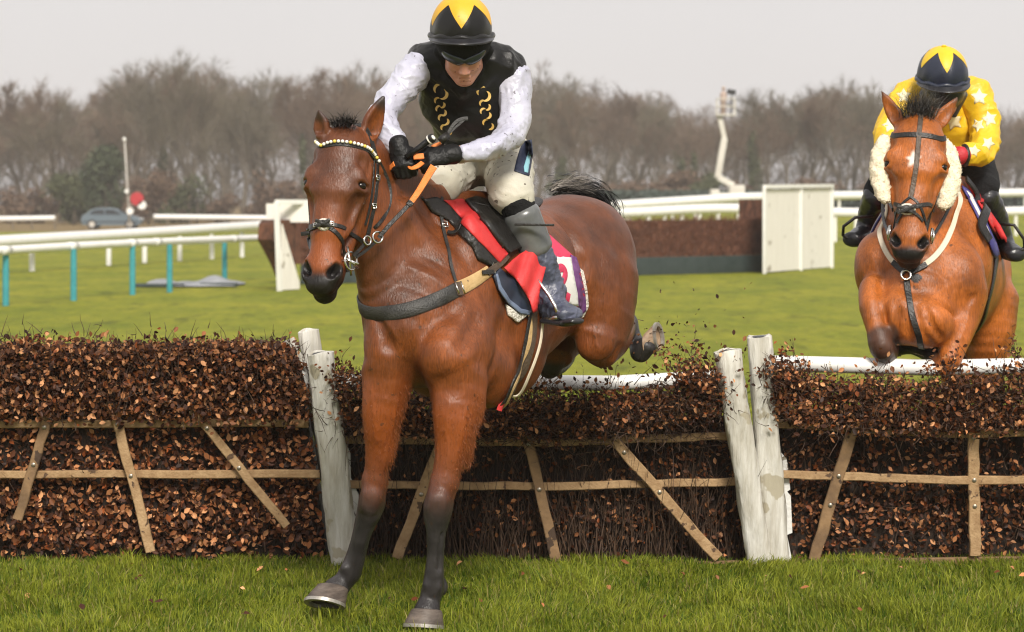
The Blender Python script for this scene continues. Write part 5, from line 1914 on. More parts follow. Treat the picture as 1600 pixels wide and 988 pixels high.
    for (tp, w_) in ((P(600, 148, 9.9), .9), (P(497, 171, 9.82), .8)):
        d = np.linalg.norm(V - np.array(tp), axis=1)
        pts = np.maximum(pts, w_ * (1 - sstep(d, .03, .085)))
    root = empty('horse', (float(V[:, 0].mean()), 10.4, 0.0), 'bay racehorse with black legs landing over the middle hurdle under the black and white jockey', 'horse', 'racehorses')
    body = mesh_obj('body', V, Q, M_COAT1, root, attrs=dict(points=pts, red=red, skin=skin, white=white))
    bv = BVHTree.FromPolygons([tuple(v) for v in V], [tuple(q) for q in Q])
    for sg in (-1, 1):
        MB().ball(H1(.217, .0145, sg*.0900), .0215 * H1.k, seg=24, rings=16).build('eye', M_EYE, root, smooth=True)
    hoof('hoof', P(521, 918, 10.10), P(508, 943, 10.04), (-.45, -1, .16), .086, M_HOOF, root, M_SHOE, axis_up=(.16, .42, 1))
    hoof('hoof', P(667, 953, 9.88), P(662, 978, 9.86), (-.2, -1, 0), .083, M_HOOF, root, M_SHOE, axis_up=(.06, .20, 1))
    hoof('hoof', P(1009, 540, 11.40), P(1028, 528, 11.44), (.3, -.2, .75), .066, mat('pale_hoof_horn', (.20, .125, .075), rough=.55, base2=(.36, .25, .16), noise_scale=14, bump=.3), root, M_SHOE, axis_up=(-.72, .30, -.1))
    # forelock, mane, tail
    hair('forelock', [(H1(-.01, .03, -.03), .010), (H1(-.015, .035, .04), .010)], [H1.vec(-.35, .9, -.2), H1.vec(-.3, .9, .3)], M_BLACKHAIR, root, 260, .075, .0035, .5, .5, 3)
    hair('mane', [(P(580, 226, 9.96), .012), (P(620, 258, 10.08), .014), (P(650, 288, 10.18), .014), (P(672, 312, 10.26), .012)], [(-.7, .2, .25)] * 4, M_BLACKHAIR, root, 900, .11, .004, .8, .3, 4)
    tl = hair('tail', [(P(868, 296, 11.42), .022), (P(905, 298, 11.5), .03), (P(935, 318, 11.56), .032), (P(950, 345, 11.6), .02)],
              [(.8, .25, .25), (.9, .2, .0), (.5, .2, -.8), (.15, .1, -1)], M_BLACKHAIR, root, 3200, .125, .005, .8, .18, 5, spread=.13)
    hair('tail_hair_tuft', [(P(862, 295, 11.40), .010), (P(900, 291, 11.46), .014)], [(.6, .1, .35), (.9, .1, .1)], M_GREYHAIR, tl, 500, .12, .003, .4, .25, 6, spread=.22)
    # shaggy wet hair over the forearms, longest along the back
    rg = np.random.default_rng(8)
    nv = vnorm_quads(V, Q)
    def shag(sel, n, ln, m_):
        idx = rg.choice(np.where(sel)[0], n)
        D = np.array([0, 0, -1.0]) + nv[idx] * .45 + rg.normal(0, .22, (n, 3))
        Vt, Ft = twig_mesh(V[idx] - nv[idx] * .001, D, rg.uniform(.4, 1.2, n) * ln * (.35 + .65 * np.clip(red[idx] / .85, 0, 1)) * (1 - .8 * pts[idx]), .0011, rg, 3)
        mesh_obj('leg_hair', Vt, Ft, m_, root)
    M_SHAG = mat('forearm_hair', (.23, .055, .010), rough=.45, base2=(.36, .11, .025), noise_scale=30)
    for x0, x1 in ((560, 648), (655, 760)):
        pxs = 800 + V[:, 0] * FPX / V[:, 1]
        zone = (red > .35) & (V[:, 1] < 10.3) & (pxs > x0) & (pxs < x1)
        shag(zone, 3000, .011, M_SHAG)
        back = zone & (nv[:, 0] > .55) & (V[:, 2] < 1.02)
        if back.sum() > 50: shag(back, 420, .028, M_SHAG)
    return root, body, bv
# ------------------------------------------------------------------ riders
M_SKIN = mat('weathered_skin', (.55, .25, .185), rough=.45, base2=(.66, .34, .26), noise_scale=18, sub=.15, spots=(.22, .05, .03), spot_scale=62, spot_thr=.655)
M_SILKW = mat('white_silk', (.45, .45, .56), rough=.30, base2=(.56, .56, .66), noise_scale=6, sheen=.1, bump=.25, bump_scale=45, spots=(.13, .12, .15), spot_scale=60, spot_thr=.675)
M_SILKB = mat('black_silk', spec=.25, base=(.005, .005, .0055), rough=.36, base2=(.011, .0105, .011), noise_scale=7, sheen=.15, bump=.10, bump_scale=200)
M_BREECH = mat('cream_breeches', (.50, .48, .41), rough=.6, base2=(.62, .585, .49), noise_scale=8, bump=.12, bump_scale=160, spots=(.09, .07, .05), spot_scale=46, spot_thr=.65)
M_GLOVE = mat('black_glove', spec=.25, base=(.006, .006, .0065), rough=.42, base2=(.014, .014, .0145), noise_scale=22, bump=.3, bump_scale=60)
M_BOOT = mat('black_boot', (.012, .012, .014), rough=.28, base2=(.03, .03, .036), noise_scale=10, bump=.15, bump_scale=30)
M_BOOTD = mat('dusty_boot', (.035, .042, .065), rough=.38, base2=(.12, .13, .19), noise_scale=11, bump=.2, bump_scale=50)
M_BOOTG = mat('grey_gloss_boot', (.075, .08, .08), rough=.25, base2=(.15, .155, .155), noise_scale=5)
M_SOCK = mat('black_sock', spec=.25, base=(.010, .010, .011), rough=.85, bump=.3, bump_scale=120)
M_GOLD = mat('gold_braid', (.55, .33, .07), rough=.5, base2=(.72, .50, .17), noise_scale=60)
M_YELLOW = mat('yellow_silk', (.70, .36, .014), rough=.45, base2=(.76, .43, .02), noise_scale=8, bump=.1, bump_scale=150, spots=(.30, .18, .03), spot_scale=30, spot_thr=.72)
M_YSILK = mat('bright_yellow_silk', (.74, .44, .013), rough=.45, base2=(.80, .53, .02), noise_scale=8, bump=.1, bump_scale=150)
M_LENS = mat('goggle_lens', (.030, .040, .060), rough=.22, spec=.7)
M_STAR = mat('pale_star_print', (.83, .76, .50), rough=.5)
M_WHITECLOTH = mat('white_cloth', (.74, .73, .70), rough=.7)
M_NAVY = mat('navy_cloth', (.018, .024, .055), rough=.6, base2=(.03, .04, .08), noise_scale=30)
M_SKY = mat('pale_blue_print', (.25, .52, .60), rough=.6)


def sculpt_fist(S, wrist, dirn, back, thumb, k=1.0, g=0.0):
    """A closed hand: palm, four bent fingers, thumb lying across."""
    w = Vector(wrist)
    d = Vector(dirn).normalized()
    b = Vector(back); b = (b - d * b.dot(d)).normalized()
    s = Vector(thumb); s = (s - d * s.dot(d) - b * s.dot(b)).normalized()
    q = lambda x, y, z: w + (d * x + b * y + s * z) * k
    S.cap(q(-.03, 0, 0), q(.02, 0, 0), (.030 + g, .026 + g), (.036 + g, .024 + g), s, .01)
    S.cap(q(.02, 0, 0), q(.075, .002, 0), (.038 + g, .021 + g), (.041 + g, .019 + g), s, .014)
    ln = (.046, .050, .047, .038)
    for i, z in enumerate((.031, .010, -.011, -.031)):
        r = (.0115, .0118, .0112, .0100)[i] + g
        L = ln[i]
        a0 = q(.076, .004, z); a1 = q(.076 + L * .70, -.018, z * .98)
        a2 = q(.076 + L * .52, -.050, z * .95); a3 = q(.070, -.052, z * .93)
        S.cap(a0, a1, r * 1.06, r, None, .0035); S.cap(a1, a2, r, r * .94, None, .0035); S.cap(a2, a3, r * .94, r * .8, None, .0035)
    t0 = q(.018, -.010, .036); t1 = q(.048, -.030, .046); t2 = q(.082, -.046, .034); t3 = q(.096, -.056, .014)
    S.cap(t0, t1, .016 + g, .0135 + g, None, .010); S.cap(t1, t2, .0135 + g, .012 + g, None, .005); S.cap(t2, t3, .012 + g, .0095 + g, None, .004)


class Head:
    """Rider's head frame: R his left, F face direction, U crown."""
    def __init__(s, o, up, fwd, k=1.0):
        s.o = Vector(o); s.U = Vector(up).normalized()
        f = Vector(fwd); s.F = (f - s.U * f.dot(s.U)).normalized()
        s.R = s.U.cross(s.F) * 1.0
        s.k = k

    def __call__(s, r, f, u):
        return s.o + (s.R * r + s.F * f + s.U * u) * s.k


def sculpt_face(S, H):
    ax = (H.R, H.F, H.U); k = H.k
    E = lambda c, r, kk=.012, sub=False: S.ell(H(*c), np.array(r) * k, ax, kk * k, sub)
    C = lambda a, b, ra, rb, kk=.01, sub=False: S.cap(H(*a), H(*b), np.array(ra) * k if np.ndim(ra) else ra * k, np.array(rb) * k if np.ndim(rb) else rb * k, H.R, kk * k, sub)
    E((0, 0, .01), (.073, .092, .095))
    E((0, .035, -.055), (.060, .058, .070), .03)
    E((0, .068, -.112), (.024, .022, .020), .025)           # chin
    C((.045, .02, -.085), (.012, .062, -.110), .022, .016, .03); C((-.045, .02, -.085), (-.012, .062, -.110), .022, .016, .03)
    C((0, .088, -.005), (0, .108, -.046), (.010, .010), (.014, .013), .012)     # nose
    E((.012, .099, -.050), (.009, .010, .008), .006); E((-.012, .099, -.050), (.009, .010, .008), .006)
    E((.007, .104, -.058), (.0035, .004, .004), .003, True); E((-.007, .104, -.058), (.0035, .004, .004), .003, True)
    for s in (-1, 1):
        E((s*.036, .066, -.040), (.022, .018, .020), .02)   # cheekbones
        E((s*.030, .084, .008), (.018, .012, .010), .012, True)     # eye sockets
        E((s*.030, .076, .006), (.013, .012, .012), .004)           # eyes under the lids
        E((s*.078, -.005, -.025), (.010, .020, .032), .012)  # ears
    C((-.019, .090, -.079), (.019, .090, -.079), .0045, .0045, .006)     # upper lip
    C((-.016, .090, -.090), (.016, .090, -.090), .0052, .0052, .006)     # lower lip
    C((-.023, .097, -.0845), (.023, .097, -.0845), .0024, .0024, .004, True)
    C((0, -.02, -.07), (0, -.06, -.16), .058, .060, .03)    # neck


def folds(V, Q, amp, axis, freq, seed, octs=5):
    """Cloth creases: ridged waves running mostly across the given axis."""
    rg = np.random.default_rng(seed)
    nrm = vnormals(V, Q)
    a = np.array(list(Vector(axis).normalized()))
    h = np.zeros(len(V))
    for i in range(octs):
        d = a + rg.normal(0, .55, 3); d /= np.linalg.norm(d)
        f = freq * (1.55 ** i) * rg.uniform(.8, 1.2)
        wv = rg.normal(0, 1, 3)
        ph = V @ d * f + 1.6 * np.sin(V @ wv * f * .45 + rg.uniform(0, 6)) + rg.uniform(0, 6)
        m = .5 + .5 * np.sin(V @ rg.normal(0, 1, 3) * f * .35 + rg.uniform(0, 6))
        h += (1 - 2 * np.abs(np.sin(ph * .5))) * m / (1.5 ** i)
    return V + nrm * (amp * h)[:, None]


def vnormals(V, Q):
    n = np.zeros_like(V)
    e1 = V[Q[:, 2]] - V[Q[:, 0]]; e2 = V[Q[:, 3]] - V[Q[:, 1]]
    f = np.cross(e1, e2)
    for i in range(4):
        for d in range(3):
            n[:, d] += np.bincount(Q[:, i], f[:, d], len(V))
    return n / np.maximum(np.linalg.norm(n, axis=1), 1e-9)[:, None]


def garment(name, fn, lo, hi, h, m, parent, fold=None, clip=None, relax_it=2):
    S = Sculpt(lo, hi, h)
    fn(S)
    V, Q = S.mesh()
    V, Q = keep_biggest(V, Q)
    V = relax(V, Q, relax_it, .5)
    if fold: V = folds(V, Q, *fold)
    if clip is not None:
        kp = clip(V)
        fk = kp[Q].all(1)
        Q = Q[fk]
        used = np.zeros(len(V), bool); used[Q.ravel()] = True
        idx = np.cumsum(used) - 1
        V, Q = V[used], idx[Q]
    return mesh_obj(name, V, Q, m, parent)


def pts_box(pts, m):
    A = np.array([list(p) for p in pts])
    return A.min(0) - m, A.max(0) + m


def crescent(c, x, y, r0, a0, a1, w_, mb, depth):
    n = 12
    outer, inner = [], []
    for i in range(n + 1):
        t = i / n
        a = a0 + (a1 - a0) * t
        ww = w_ * math.sin(math.pi * t) ** .7
        outer.append(((r0 + ww * .5) * math.cos(a), (r0 + ww * .5) * math.sin(a)))
        inner.append(((r0 - ww * .5) * math.cos(a), (r0 - ww * .5) * math.sin(a)))
    V = [c + x * p[0] + y * p[1] for p in outer + inner]
    V2 = [v + depth for v in V]
    m = n + 1
    F = []
    for i in range(n):
        F.append((i, i+1, m+i+1, m+i)); F.append((2*m+i, 3*m+i, 3*m+i+1, 2*m+i+1))
        F.append((i, 2*m+i, 2*m+i+1, i+1)); F.append((m+i, m+i+1, 3*m+i+1, 3*m+i))
    mb.add(V + V2, F)


def helmet(H, parent, star_mat, cover_mat, name='helmet', brim=True, star_rot=0.0, rx=.113, star=(.74, .72)):
    """Skull cap under a silk cover with a pointed star, and its peak."""
    k = H.k
    cx = (H.R, H.F, H.U)
    nu, nv = 96, 48
    V, F, starmask = [], [], []
    c = H(0, -.004, .0)
    ry, rz = .132, .128
    zlow = -.22
    for i in range(nv + 1):
        th = (math.pi / 2 - math.asin(zlow)) * i / nv
        for j in range(nu):
            a = 2 * math.pi * j / nu
            st = math.sin(th)
            wob = 1 + .010 * math.sin(7 * a + 3 * th) * st + .008 * math.sin(11 * a - 5 * th) * st
            V.append(c + (H.R * (rx * st * math.cos(a) * wob) + H.F * (ry * st * math.sin(a) * wob) + H.U * (rz * math.cos(th) * (1 if math.cos(th) > 0 else .9))) * k)
    for i in range(nv):
        for j in range(nu):
            j2 = (j + 1) % nu
            F.append((i*nu+j, (i+1)*nu+j, (i+1)*nu+j2, i*nu+j2))
    o = mesh_obj(name, V, F, cover_mat, parent)
    # star panel: a shell over the crown with five points running down
    V2, F2 = [], []
    pts = 5
    nr = 26
    for i in range(nr + 1):
        for j in range(nu):
            a = 2 * math.pi * j / nu
            ph = ((a - math.pi / 2 + star_rot) * pts / (2 * math.pi)) % 1.0
            tri = abs(ph - .5) * 2          # 1 at the points
            thm = star[0] + star[1] * tri ** 1.1
            th = thm * i / nr
            st = math.sin(th)
            wob = 1 + .010 * math.sin(7 * a + 3 * th) * st + .008 * math.sin(11 * a - 5 * th) * st + .010
            V2.append(c + (H.R * (rx * st * math.cos(a) * wob) + H.F * (ry * st * math.sin(a) * wob) + H.U * (rz * math.cos(th) * 1.010)) * k)
    for i in range(nr):
        for j in range(nu):
            j2 = (j + 1) % nu
            F2.append((i*nu+j, (i+1)*nu+j, (i+1)*nu+j2, i*nu+j2))
    mesh_obj('star_panel', V2, F2, star_mat, o)
    # button on the crown
    MB().ball(c + H.U * (rz * 1.02 * k), (.012 * k, .012 * k, .006 * k)).build('cover_button', star_mat, o, smooth=True)
    # gathered band and peak
    mb = MB()
    band = []
    for j in range(49):
        a = 2 * math.pi * j / 48
        band.append(c + (H.R * (rx * 1.00 * math.cos(a)) + H.F * (ry * 1.0 * math.sin(a)) + H.U * (-.022 + .004 * math.sin(9 * a))) * k)
    mb.tube(band, .011 * k, n=10)
    mb.build('band', cover_mat, o, smooth=True)
    if brim:
        V, F = [], []
        n, m = 36, 7
        for i in range(n + 1):
            a = math.radians(8 + 164 * i / n)
            for j in range(m):
                t = j / (m - 1)
                ext = .058 * math.sin(a) ** .8 * t
                V.append(c + (H.R * ((rx - .002 + ext * .35) * math.cos(a)) + H.F * ((ry - .002) * math.sin(a) + ext) + H.U * (-.026 - .008 * t - .008 * t * math.sin(a))) * k)
        for i in range(n):
            for j in range(m - 1):
                F.append((i*m+j, i*m+j+1, (i+1)*m+j+1, (i+1)*m+j))
        p = mesh_obj('peak', V, F, M_BOOT, o)
        md = p.modifiers.new('t', 'SOLIDIFY'); md.thickness = .007
    return o


# ---- the leading jockey
J1 = Head(P(724, 69, 10.06), (.0, -.67, .743), (.05, -.743, -.67), 1.08)      # face bent towards the turf
J1H = Head(P(721, 46, 10.05), (.0, -.16, .987), (.02, -.987, -.16), 1.08)     # cap pushed level on it
JT = [(P(727, 118, 10.22), .095, .085), (P(728, 135, 10.30), .185, .115), (P(731, 160, 10.38), .185, .135), (P(737, 195, 10.50), .150, .120), (P(748, 232, 10.66), .150, .125)]
ARM_R = [(P(655, 107, 10.25), .072, .074), (P(633, 133, 10.20), .065, .070), (P(601, 172, 10.12), .056, .060), (P(595, 190, 10.08), .056, .060), (P(607, 210, 10.02), .048, .050), (P(622, 226, 9.98), .040, .040)]
ARM_L = [(P(799, 116, 10.27), .072, .074), (P(804, 150, 10.26), .066, .070), (P(804, 190, 10.22), .060, .064), (P(798, 214, 10.16), .056, .058), (P(765, 230, 10.06), .047, .050), (P(722, 240, 9.99), .040, .040)]
THIGH_R = [(P(725, 250, 10.68), .105, .11), (P(705, 268, 10.50), .095, .105), (P(685, 288, 10.30), .078, .085)]
THIGH_L = [(P(785, 245, 10.70), .115, .12), (P(795, 270, 10.52), .100, .108), (P(797, 300, 10.32), .082, .085)]
SHIN_L = [(P(800, 306, 10.32), .066, .068), (P(820, 345, 10.34), .066, .068), (P(836, 385, 10.36), .066, .070), (P(851, 425, 10.38), .062, .064), (P(861, 458, 10.40), .056, .060)]
SHIN_R = [(P(682, 292, 10.32), .062, .066), (Vector(P(655, 340, 10.6)), .060, .064), (Vector(P(655, 400, 10.85)), .056, .060), (Vector(P(655, 440, 10.95)), .042, .05)]
FOOT_L = [(P(848, 482, 10.46), .040, .045), (P(864, 486, 10.36), .050, .044), (P(891, 492, 10.24), .052, .032)]
SIDE1 = (1, .1, 0)


def build_jockey_1():
    root = empty('person', P(748, 260, 10.66), 'jockey in a black vest with white sleeves, crouched over the leading horse holding orange reins', 'person', 'jockeys')
    g = -.012
    allp = [p for L in (JT, ARM_R, ARM_L, THIGH_R, THIGH_L, SHIN_L, SHIN_R, FOOT_L) for p, _, _ in L] + [J1(0, 0, .15), J1H(0, 0, .1)]
    S = Sculpt(*pts_box(allp, .16), .0062)
    def shr(L, d): return [(p, a + d, b + d) for p, a, b in L]
    S.loft(shr(JT, g), SIDE1, .04)
    for L in (ARM_R, ARM_L): S.loft(shr(L, g), SIDE1, .03, .04)
    for L in (THIGH_R, THIGH_L): S.loft(shr(L, g), SIDE1, .04)
    S.ell(P(752, 240, 10.72), (.16, .13, .12), None, .05)
    S.loft(shr(SHIN_L, g), SIDE1, .03, .04); S.loft(shr(SHIN_R, g), SIDE1, .03, .04)
    S.loft(shr(FOOT_L, g), SIDE1, .02, .03)
    S.cap(P(626, 226, 9.98), P(627, 250, 9.96), .022, .022); S.cap(P(722, 240, 9.99), P(690, 243, 9.97), .022, .022)
    S.cap(J1(0, -.05, -.12), P(728, 128, 10.27), .060, .075, None, .03)
    sculpt_face(S, J1)
    V, Q = S.mesh(); V, Q = keep_biggest(V, Q); V = relax(V, Q, 1, .4)
    mesh_obj('body', V, Q, M_SKIN, root)
    # finer face skin: a child shell only where the face shows
    lo, hi = pts_box([J1(0, .06, -.05)], .15)
    S2 = Sculpt(lo, hi, .0028)
    H2 = Head(J1.o + J1.F * .0015, J1.U, J1.F, J1.k * 1.012)
    sculpt_face(S2, H2)
    V, Q = S2.mesh(); V, Q = keep_biggest(V, Q); V = relax(V, Q, 1, .4)
    R_ = (V - np.array(J1.o)) @ np.array(J1.F); Uu = (V - np.array(J1.o)) @ np.array(J1.U)
    kp = ((R_ > .015) & (Uu > -.16))[Q].all(1)
    Qk = Q[kp]; used = np.zeros(len(V), bool); used[Qk.ravel()] = True; idx = np.cumsum(used) - 1
    lipm = mat('lip_skin', (.42, .12, .10), rough=.45)
    fo = mesh_obj('face', V[used], idx[Qk], M_SKIN, root)
    # vest
    def vest(S):
        S.loft(shr(JT, .006), SIDE1, .04)
        S.ell(P(670, 96, 10.27), (.088, .095, .085), None, .05); S.ell(P(788, 104, 10.28), (.088, .095, .080), None, .05); S.ell(P(792, 155, 10.46), (.10, .10, .16), None, .05)
        S.cap(P(690, 92, 10.24), P(768, 96, 10.24), .075, .075, None, .06)
        S.cap(J1(0, -.055, -.145), P(728, 122, 10.25), .078, .10, None, .04)      # high collar
        S.ell(P(708, 165, 10.33), (.09, .09, .14), None, .05); S.ell(P(755, 165, 10.33), (.09, .09, .14), None, .05)
        # the neck opening
        S.ell(J1(0, .075, -.10), (.062 * 1.1, .075, .085), (J1.R, J1.F, J1.U), .012, True)
    vo = garment('vest', vest, *pts_box([p for p, _, _ in JT] + [P(672, 95, 10.28), P(790, 103, 10.30), J1(0, 0, 0)], .22), .006, M_SILKB, root, (.0065, (.7, 0, .45), 30, 5))
    # sleeves
    for L, sd, ax in ((ARM_R, 11, (-.5, 0, -.8)), (ARM_L, 12, (.2, 0, -1))):
        def slv(S, L=L): S.loft(shr(L, .005), SIDE1, .02, .03)
        garment('sleeve', slv, *pts_box([p for p, _, _ in L], .14), .0055, M_SILKW, root, (.0095, ax, 36, sd))
    # breeches
    def brch(S):
        for L in (THIGH_R, THIGH_L): S.loft(shr(L, .006), SIDE1, .04)
        S.loft(shr(JT[3:], .004), SIDE1, .04)
        S.ell(P(752, 242, 10.72), (.172, .145, .13), None, .05)
        S.cap(P(798, 302, 10.32), P(812, 322, 10.36), .083, .068, None, .03)
        S.cap(P(684, 290, 10.30), P(670, 315, 10.45), .082, .068, None, .03)
        S.cap(P(804, 330, 10.30), P(826, 348, 10.37), .052, .052, None, .01, True)
    bo = garment('breeches', brch, *pts_box([p for L in (THIGH_R, THIGH_L) for p, _, _ in L] + [P(812, 330, 10.36), P(752, 240, 10.72), P(670, 320, 10.45)], .2), .006, M_BREECH, root, (.0045, (.1, 0, 1), 40, 21))
    # sock, glossy boot top, creased boot, foot
    garment('sock', lambda S: S.loft([(P(802, 312, 10.32), .069, .071), (P(812, 328, 10.335), .070, .071), (P(820, 344, 10.34), .060, .062)], SIDE1, .02, .03), *pts_box([P(802, 312, 10.33), P(822, 350, 10.34)], .14), .005, M_SOCK, root, (.0012, (.4, 0, -1), 80, 31))
    def bt(S):
        S.loft([(P(816, 337, 10.335), .077, .079), (P(828, 368, 10.35), .076, .079), (P(835, 386, 10.36), .076, .080)], SIDE1, .02, .03)
    garment('boot_top', bt, *pts_box([P(818, 343, 10.34), P(838, 392, 10.36)], .14), .005, M_BOOTG, root, (.0012, (.4, 0, -1), 30, 32))
    def bl(S):
        S.loft([(P(834, 382, 10.36), .064, .068), (P(843, 405, 10.37), .067, .070), (P(852, 432, 10.385), .064, .066), (P(861, 458, 10.40), .061, .064)], SIDE1, .02, .03)
        S.loft(shr(FOOT_L, .005), SIDE1, .03, .03)
        S.cap(P(859, 455, 10.40), P(864, 480, 10.36), .058, .058, None, .03)
    boot = garment('boot', bl, *pts_box([P(834, 380, 10.36), P(900, 500, 10.22), P(850, 480, 10.5)], .14), .0048, M_BOOTD, root, (.0052, (.35, .1, -1), 75, 33))
    # sole: welt, forepart and heel
    def sole(S):
        S.cap(P(858, 499, 10.35), P(891, 503, 10.23), (.050, .015), (.055, .016), (1, -.3, .1), .01)
        S.cap(P(891, 503, 10.23), P(902, 502, 10.19), (.052, .015), (.034, .013), (1, -.3, .1), .01)
        S.cap(P(838, 495, 10.47), P(847, 499, 10.43), (.040, .028), (.041, .028), (1, -.3, .1), .01)
        S.cap(P(846, 496, 10.43), P(860, 498, 10.36), (.034, .013), (.046, .014), (1, -.3, .1), .01)
    garment('boot_sole', sole, *pts_box([P(832, 485, 10.5), P(912, 512, 10.16)], .07), .004, M_BOOT, boot)
    def btr(S): S.loft(shr(SHIN_R, .006), SIDE1, .02, .04); S.cap(P(655, 440, 10.95), P(640, 455, 10.82), .05, .045, None, .03)
    garment('boot', btr, *pts_box([p for p, _, _ in SHIN_R] + [P(640, 455, 10.82)], .12), .007, M_BOOT, root, (.002, (0, 0, 1), 50, 34))
    # gloves
    garment('glove', lambda S: (S.cap(P(622, 225, 9.975), P(624, 233, 9.965), .041, .038, None, .01), sculpt_fist(S, P(624, 231, 9.96), (.22, -.30, -1), (-.25, -1, .35), (1, 0, .15), 1.02, .002)), *pts_box([P(627, 245, 9.95)], .17), .0032, M_GLOVE, root, None, None, 1)
    garment('glove', lambda S: (S.cap(P(709, 241, 9.975), P(700, 242, 9.965), .041, .039, None, .01), sculpt_fist(S, P(702, 242, 9.96), (-1, -.2, -.12), (.05, -1, .55), (.1, .15, 1), 1.06, .002)), *pts_box([P(685, 245, 9.95)], .19), .0032, M_GLOVE, root, None, None, 1)
    helmet(J1H, root, M_YELLOW, M_SILKB)
    # skull cap lining under the peak, chin strap
    def cap_(S):
        ax = (J1.R, J1.F, J1.U)
        S.ell(J1(0, -.004, .018), np.array((.100, .110, .085)) * J1.k, ax, .02)
        S.ell(J1H(0, 0, -.02), np.array((.102, .116, .05)) * J1.k, (J1H.R, J1H.F, J1H.U), .03)
        S.ell(J1(0, .09, -.06), np.array((.060, .09, .055)) * J1.k, ax, .012, True)
        S.cap(J1(.088, .0, -.03), J1(.074, .015, -.075), .026, .014, None, .02); S.cap(J1(-.088, .0, -.03), J1(-.074, .015, -.075), .026, .014, None, .02)
    garment('cap_lining', cap_, *pts_box([J1(0, 0, 0)], .2), .0045, M_SOCK, root)
    strap('chin_strap', [J1(.080, .020, -.055), J1(.062, .045, -.105), J1(.025, .066, -.140), J1(-.025, .066, -.140), J1(-.062, .045, -.105), J1(-.080, .020, -.055)], .016, .003, M_SOCK, root)
    # wrap goggles
    V, F = [], []
    n, m = 40, 8
    for i in range(n + 1):
        a = math.radians(-72 + 144 * i / n)
        x = math.sin(a) * .083; f = .022 + math.cos(a) * .084
        half = .019 * (1 - .35 * abs(math.sin(a)) ** 3) * (1 - .45 * math.exp(-(x / .012) ** 2))
        cen = .006 - .004 * math.exp(-(x / .03) ** 2) + .006 * abs(math.sin(a))
        for j in range(m):
            t = -1 + 2 * j / (m - 1)
            V.append(J1(x, f + .006 * (1 - t * t), cen + t * half + (.007 if t < 0 else 0) * math.exp(-(x / .014) ** 2)))
    for i in range(n):
        for j in range(m - 1):
            F.append((i*m+j, i*m+j+1, (i+1)*m+j+1, (i+1)*m+j))
    go = mesh_obj('goggles', V, F, M_LENS, root)
    md = go.modifiers.new('t', 'SOLIDIFY'); md.thickness = .004
    # gold crescents down the front of the vest
    bv = bvh_of(vo)
    def orn(mb, px, py, r, a0, a1, w_):
        c = hit(px, py, bv, 10.25)
        rr = bv.find_nearest(c)
        nn = rr[1] if rr[1] is not None else Vector((0, -1, 0))
        if nn.y > 0: nn = -nn
        nn = (nn + Vector((0, -1, .2))).normalized()
        x = Vector((1, 0, 0)); x = (x - nn * x.dot(nn)).normalized(); y = nn.cross(x)
        if y.z < 0: y = -y
        crescent(c + nn * .003, x, y, r, a0, a1, w_, mb, nn * .004)
    for (xs, ys, first) in (([688, 687, 689, 693, 697], [143, 160, 173, 187, 202], True), ([754, 757, 758, 762], [146, 164, 177, 194], False)):
        mb = MB()
        for i, (x, y) in enumerate(zip(xs, ys)):
            if i == 0:
                orn(mb, x - 1, y - 3, .020, .9, 3.9, .011); orn(mb, x + 3, y + 4, .020, -2.0, 1.2, .012)
            else:
                orn(mb, x - 2, y - 2, .013, 1.0, 3.9, .009); orn(mb, x + 3, y + 3, .013, -1.9, 1.0, .010)
        mb.build('gold_braid', M_GOLD, vo)
    # printed side patches on the breeches
    bvb = bvh_of(bo)
    patch('side_patch', [(816, 222), (831, 218), (832, 240), (826, 276), (820, 274), (803, 268), (808, 246)], bvb, .003, .003, M_NAVY, bo, step=4)
    patch('side_print', [(824, 238), (828, 240), (823, 272), (818, 270), (817, 262)], bvb, .0062, .002, M_SKY, bo, step=2.5)
    patch('front_patch', [(652, 263), (657, 264), (653, 278), (647, 276)], bvb, .003, .003, M_NAVY, bo, step=3)
    return root, vo, bo


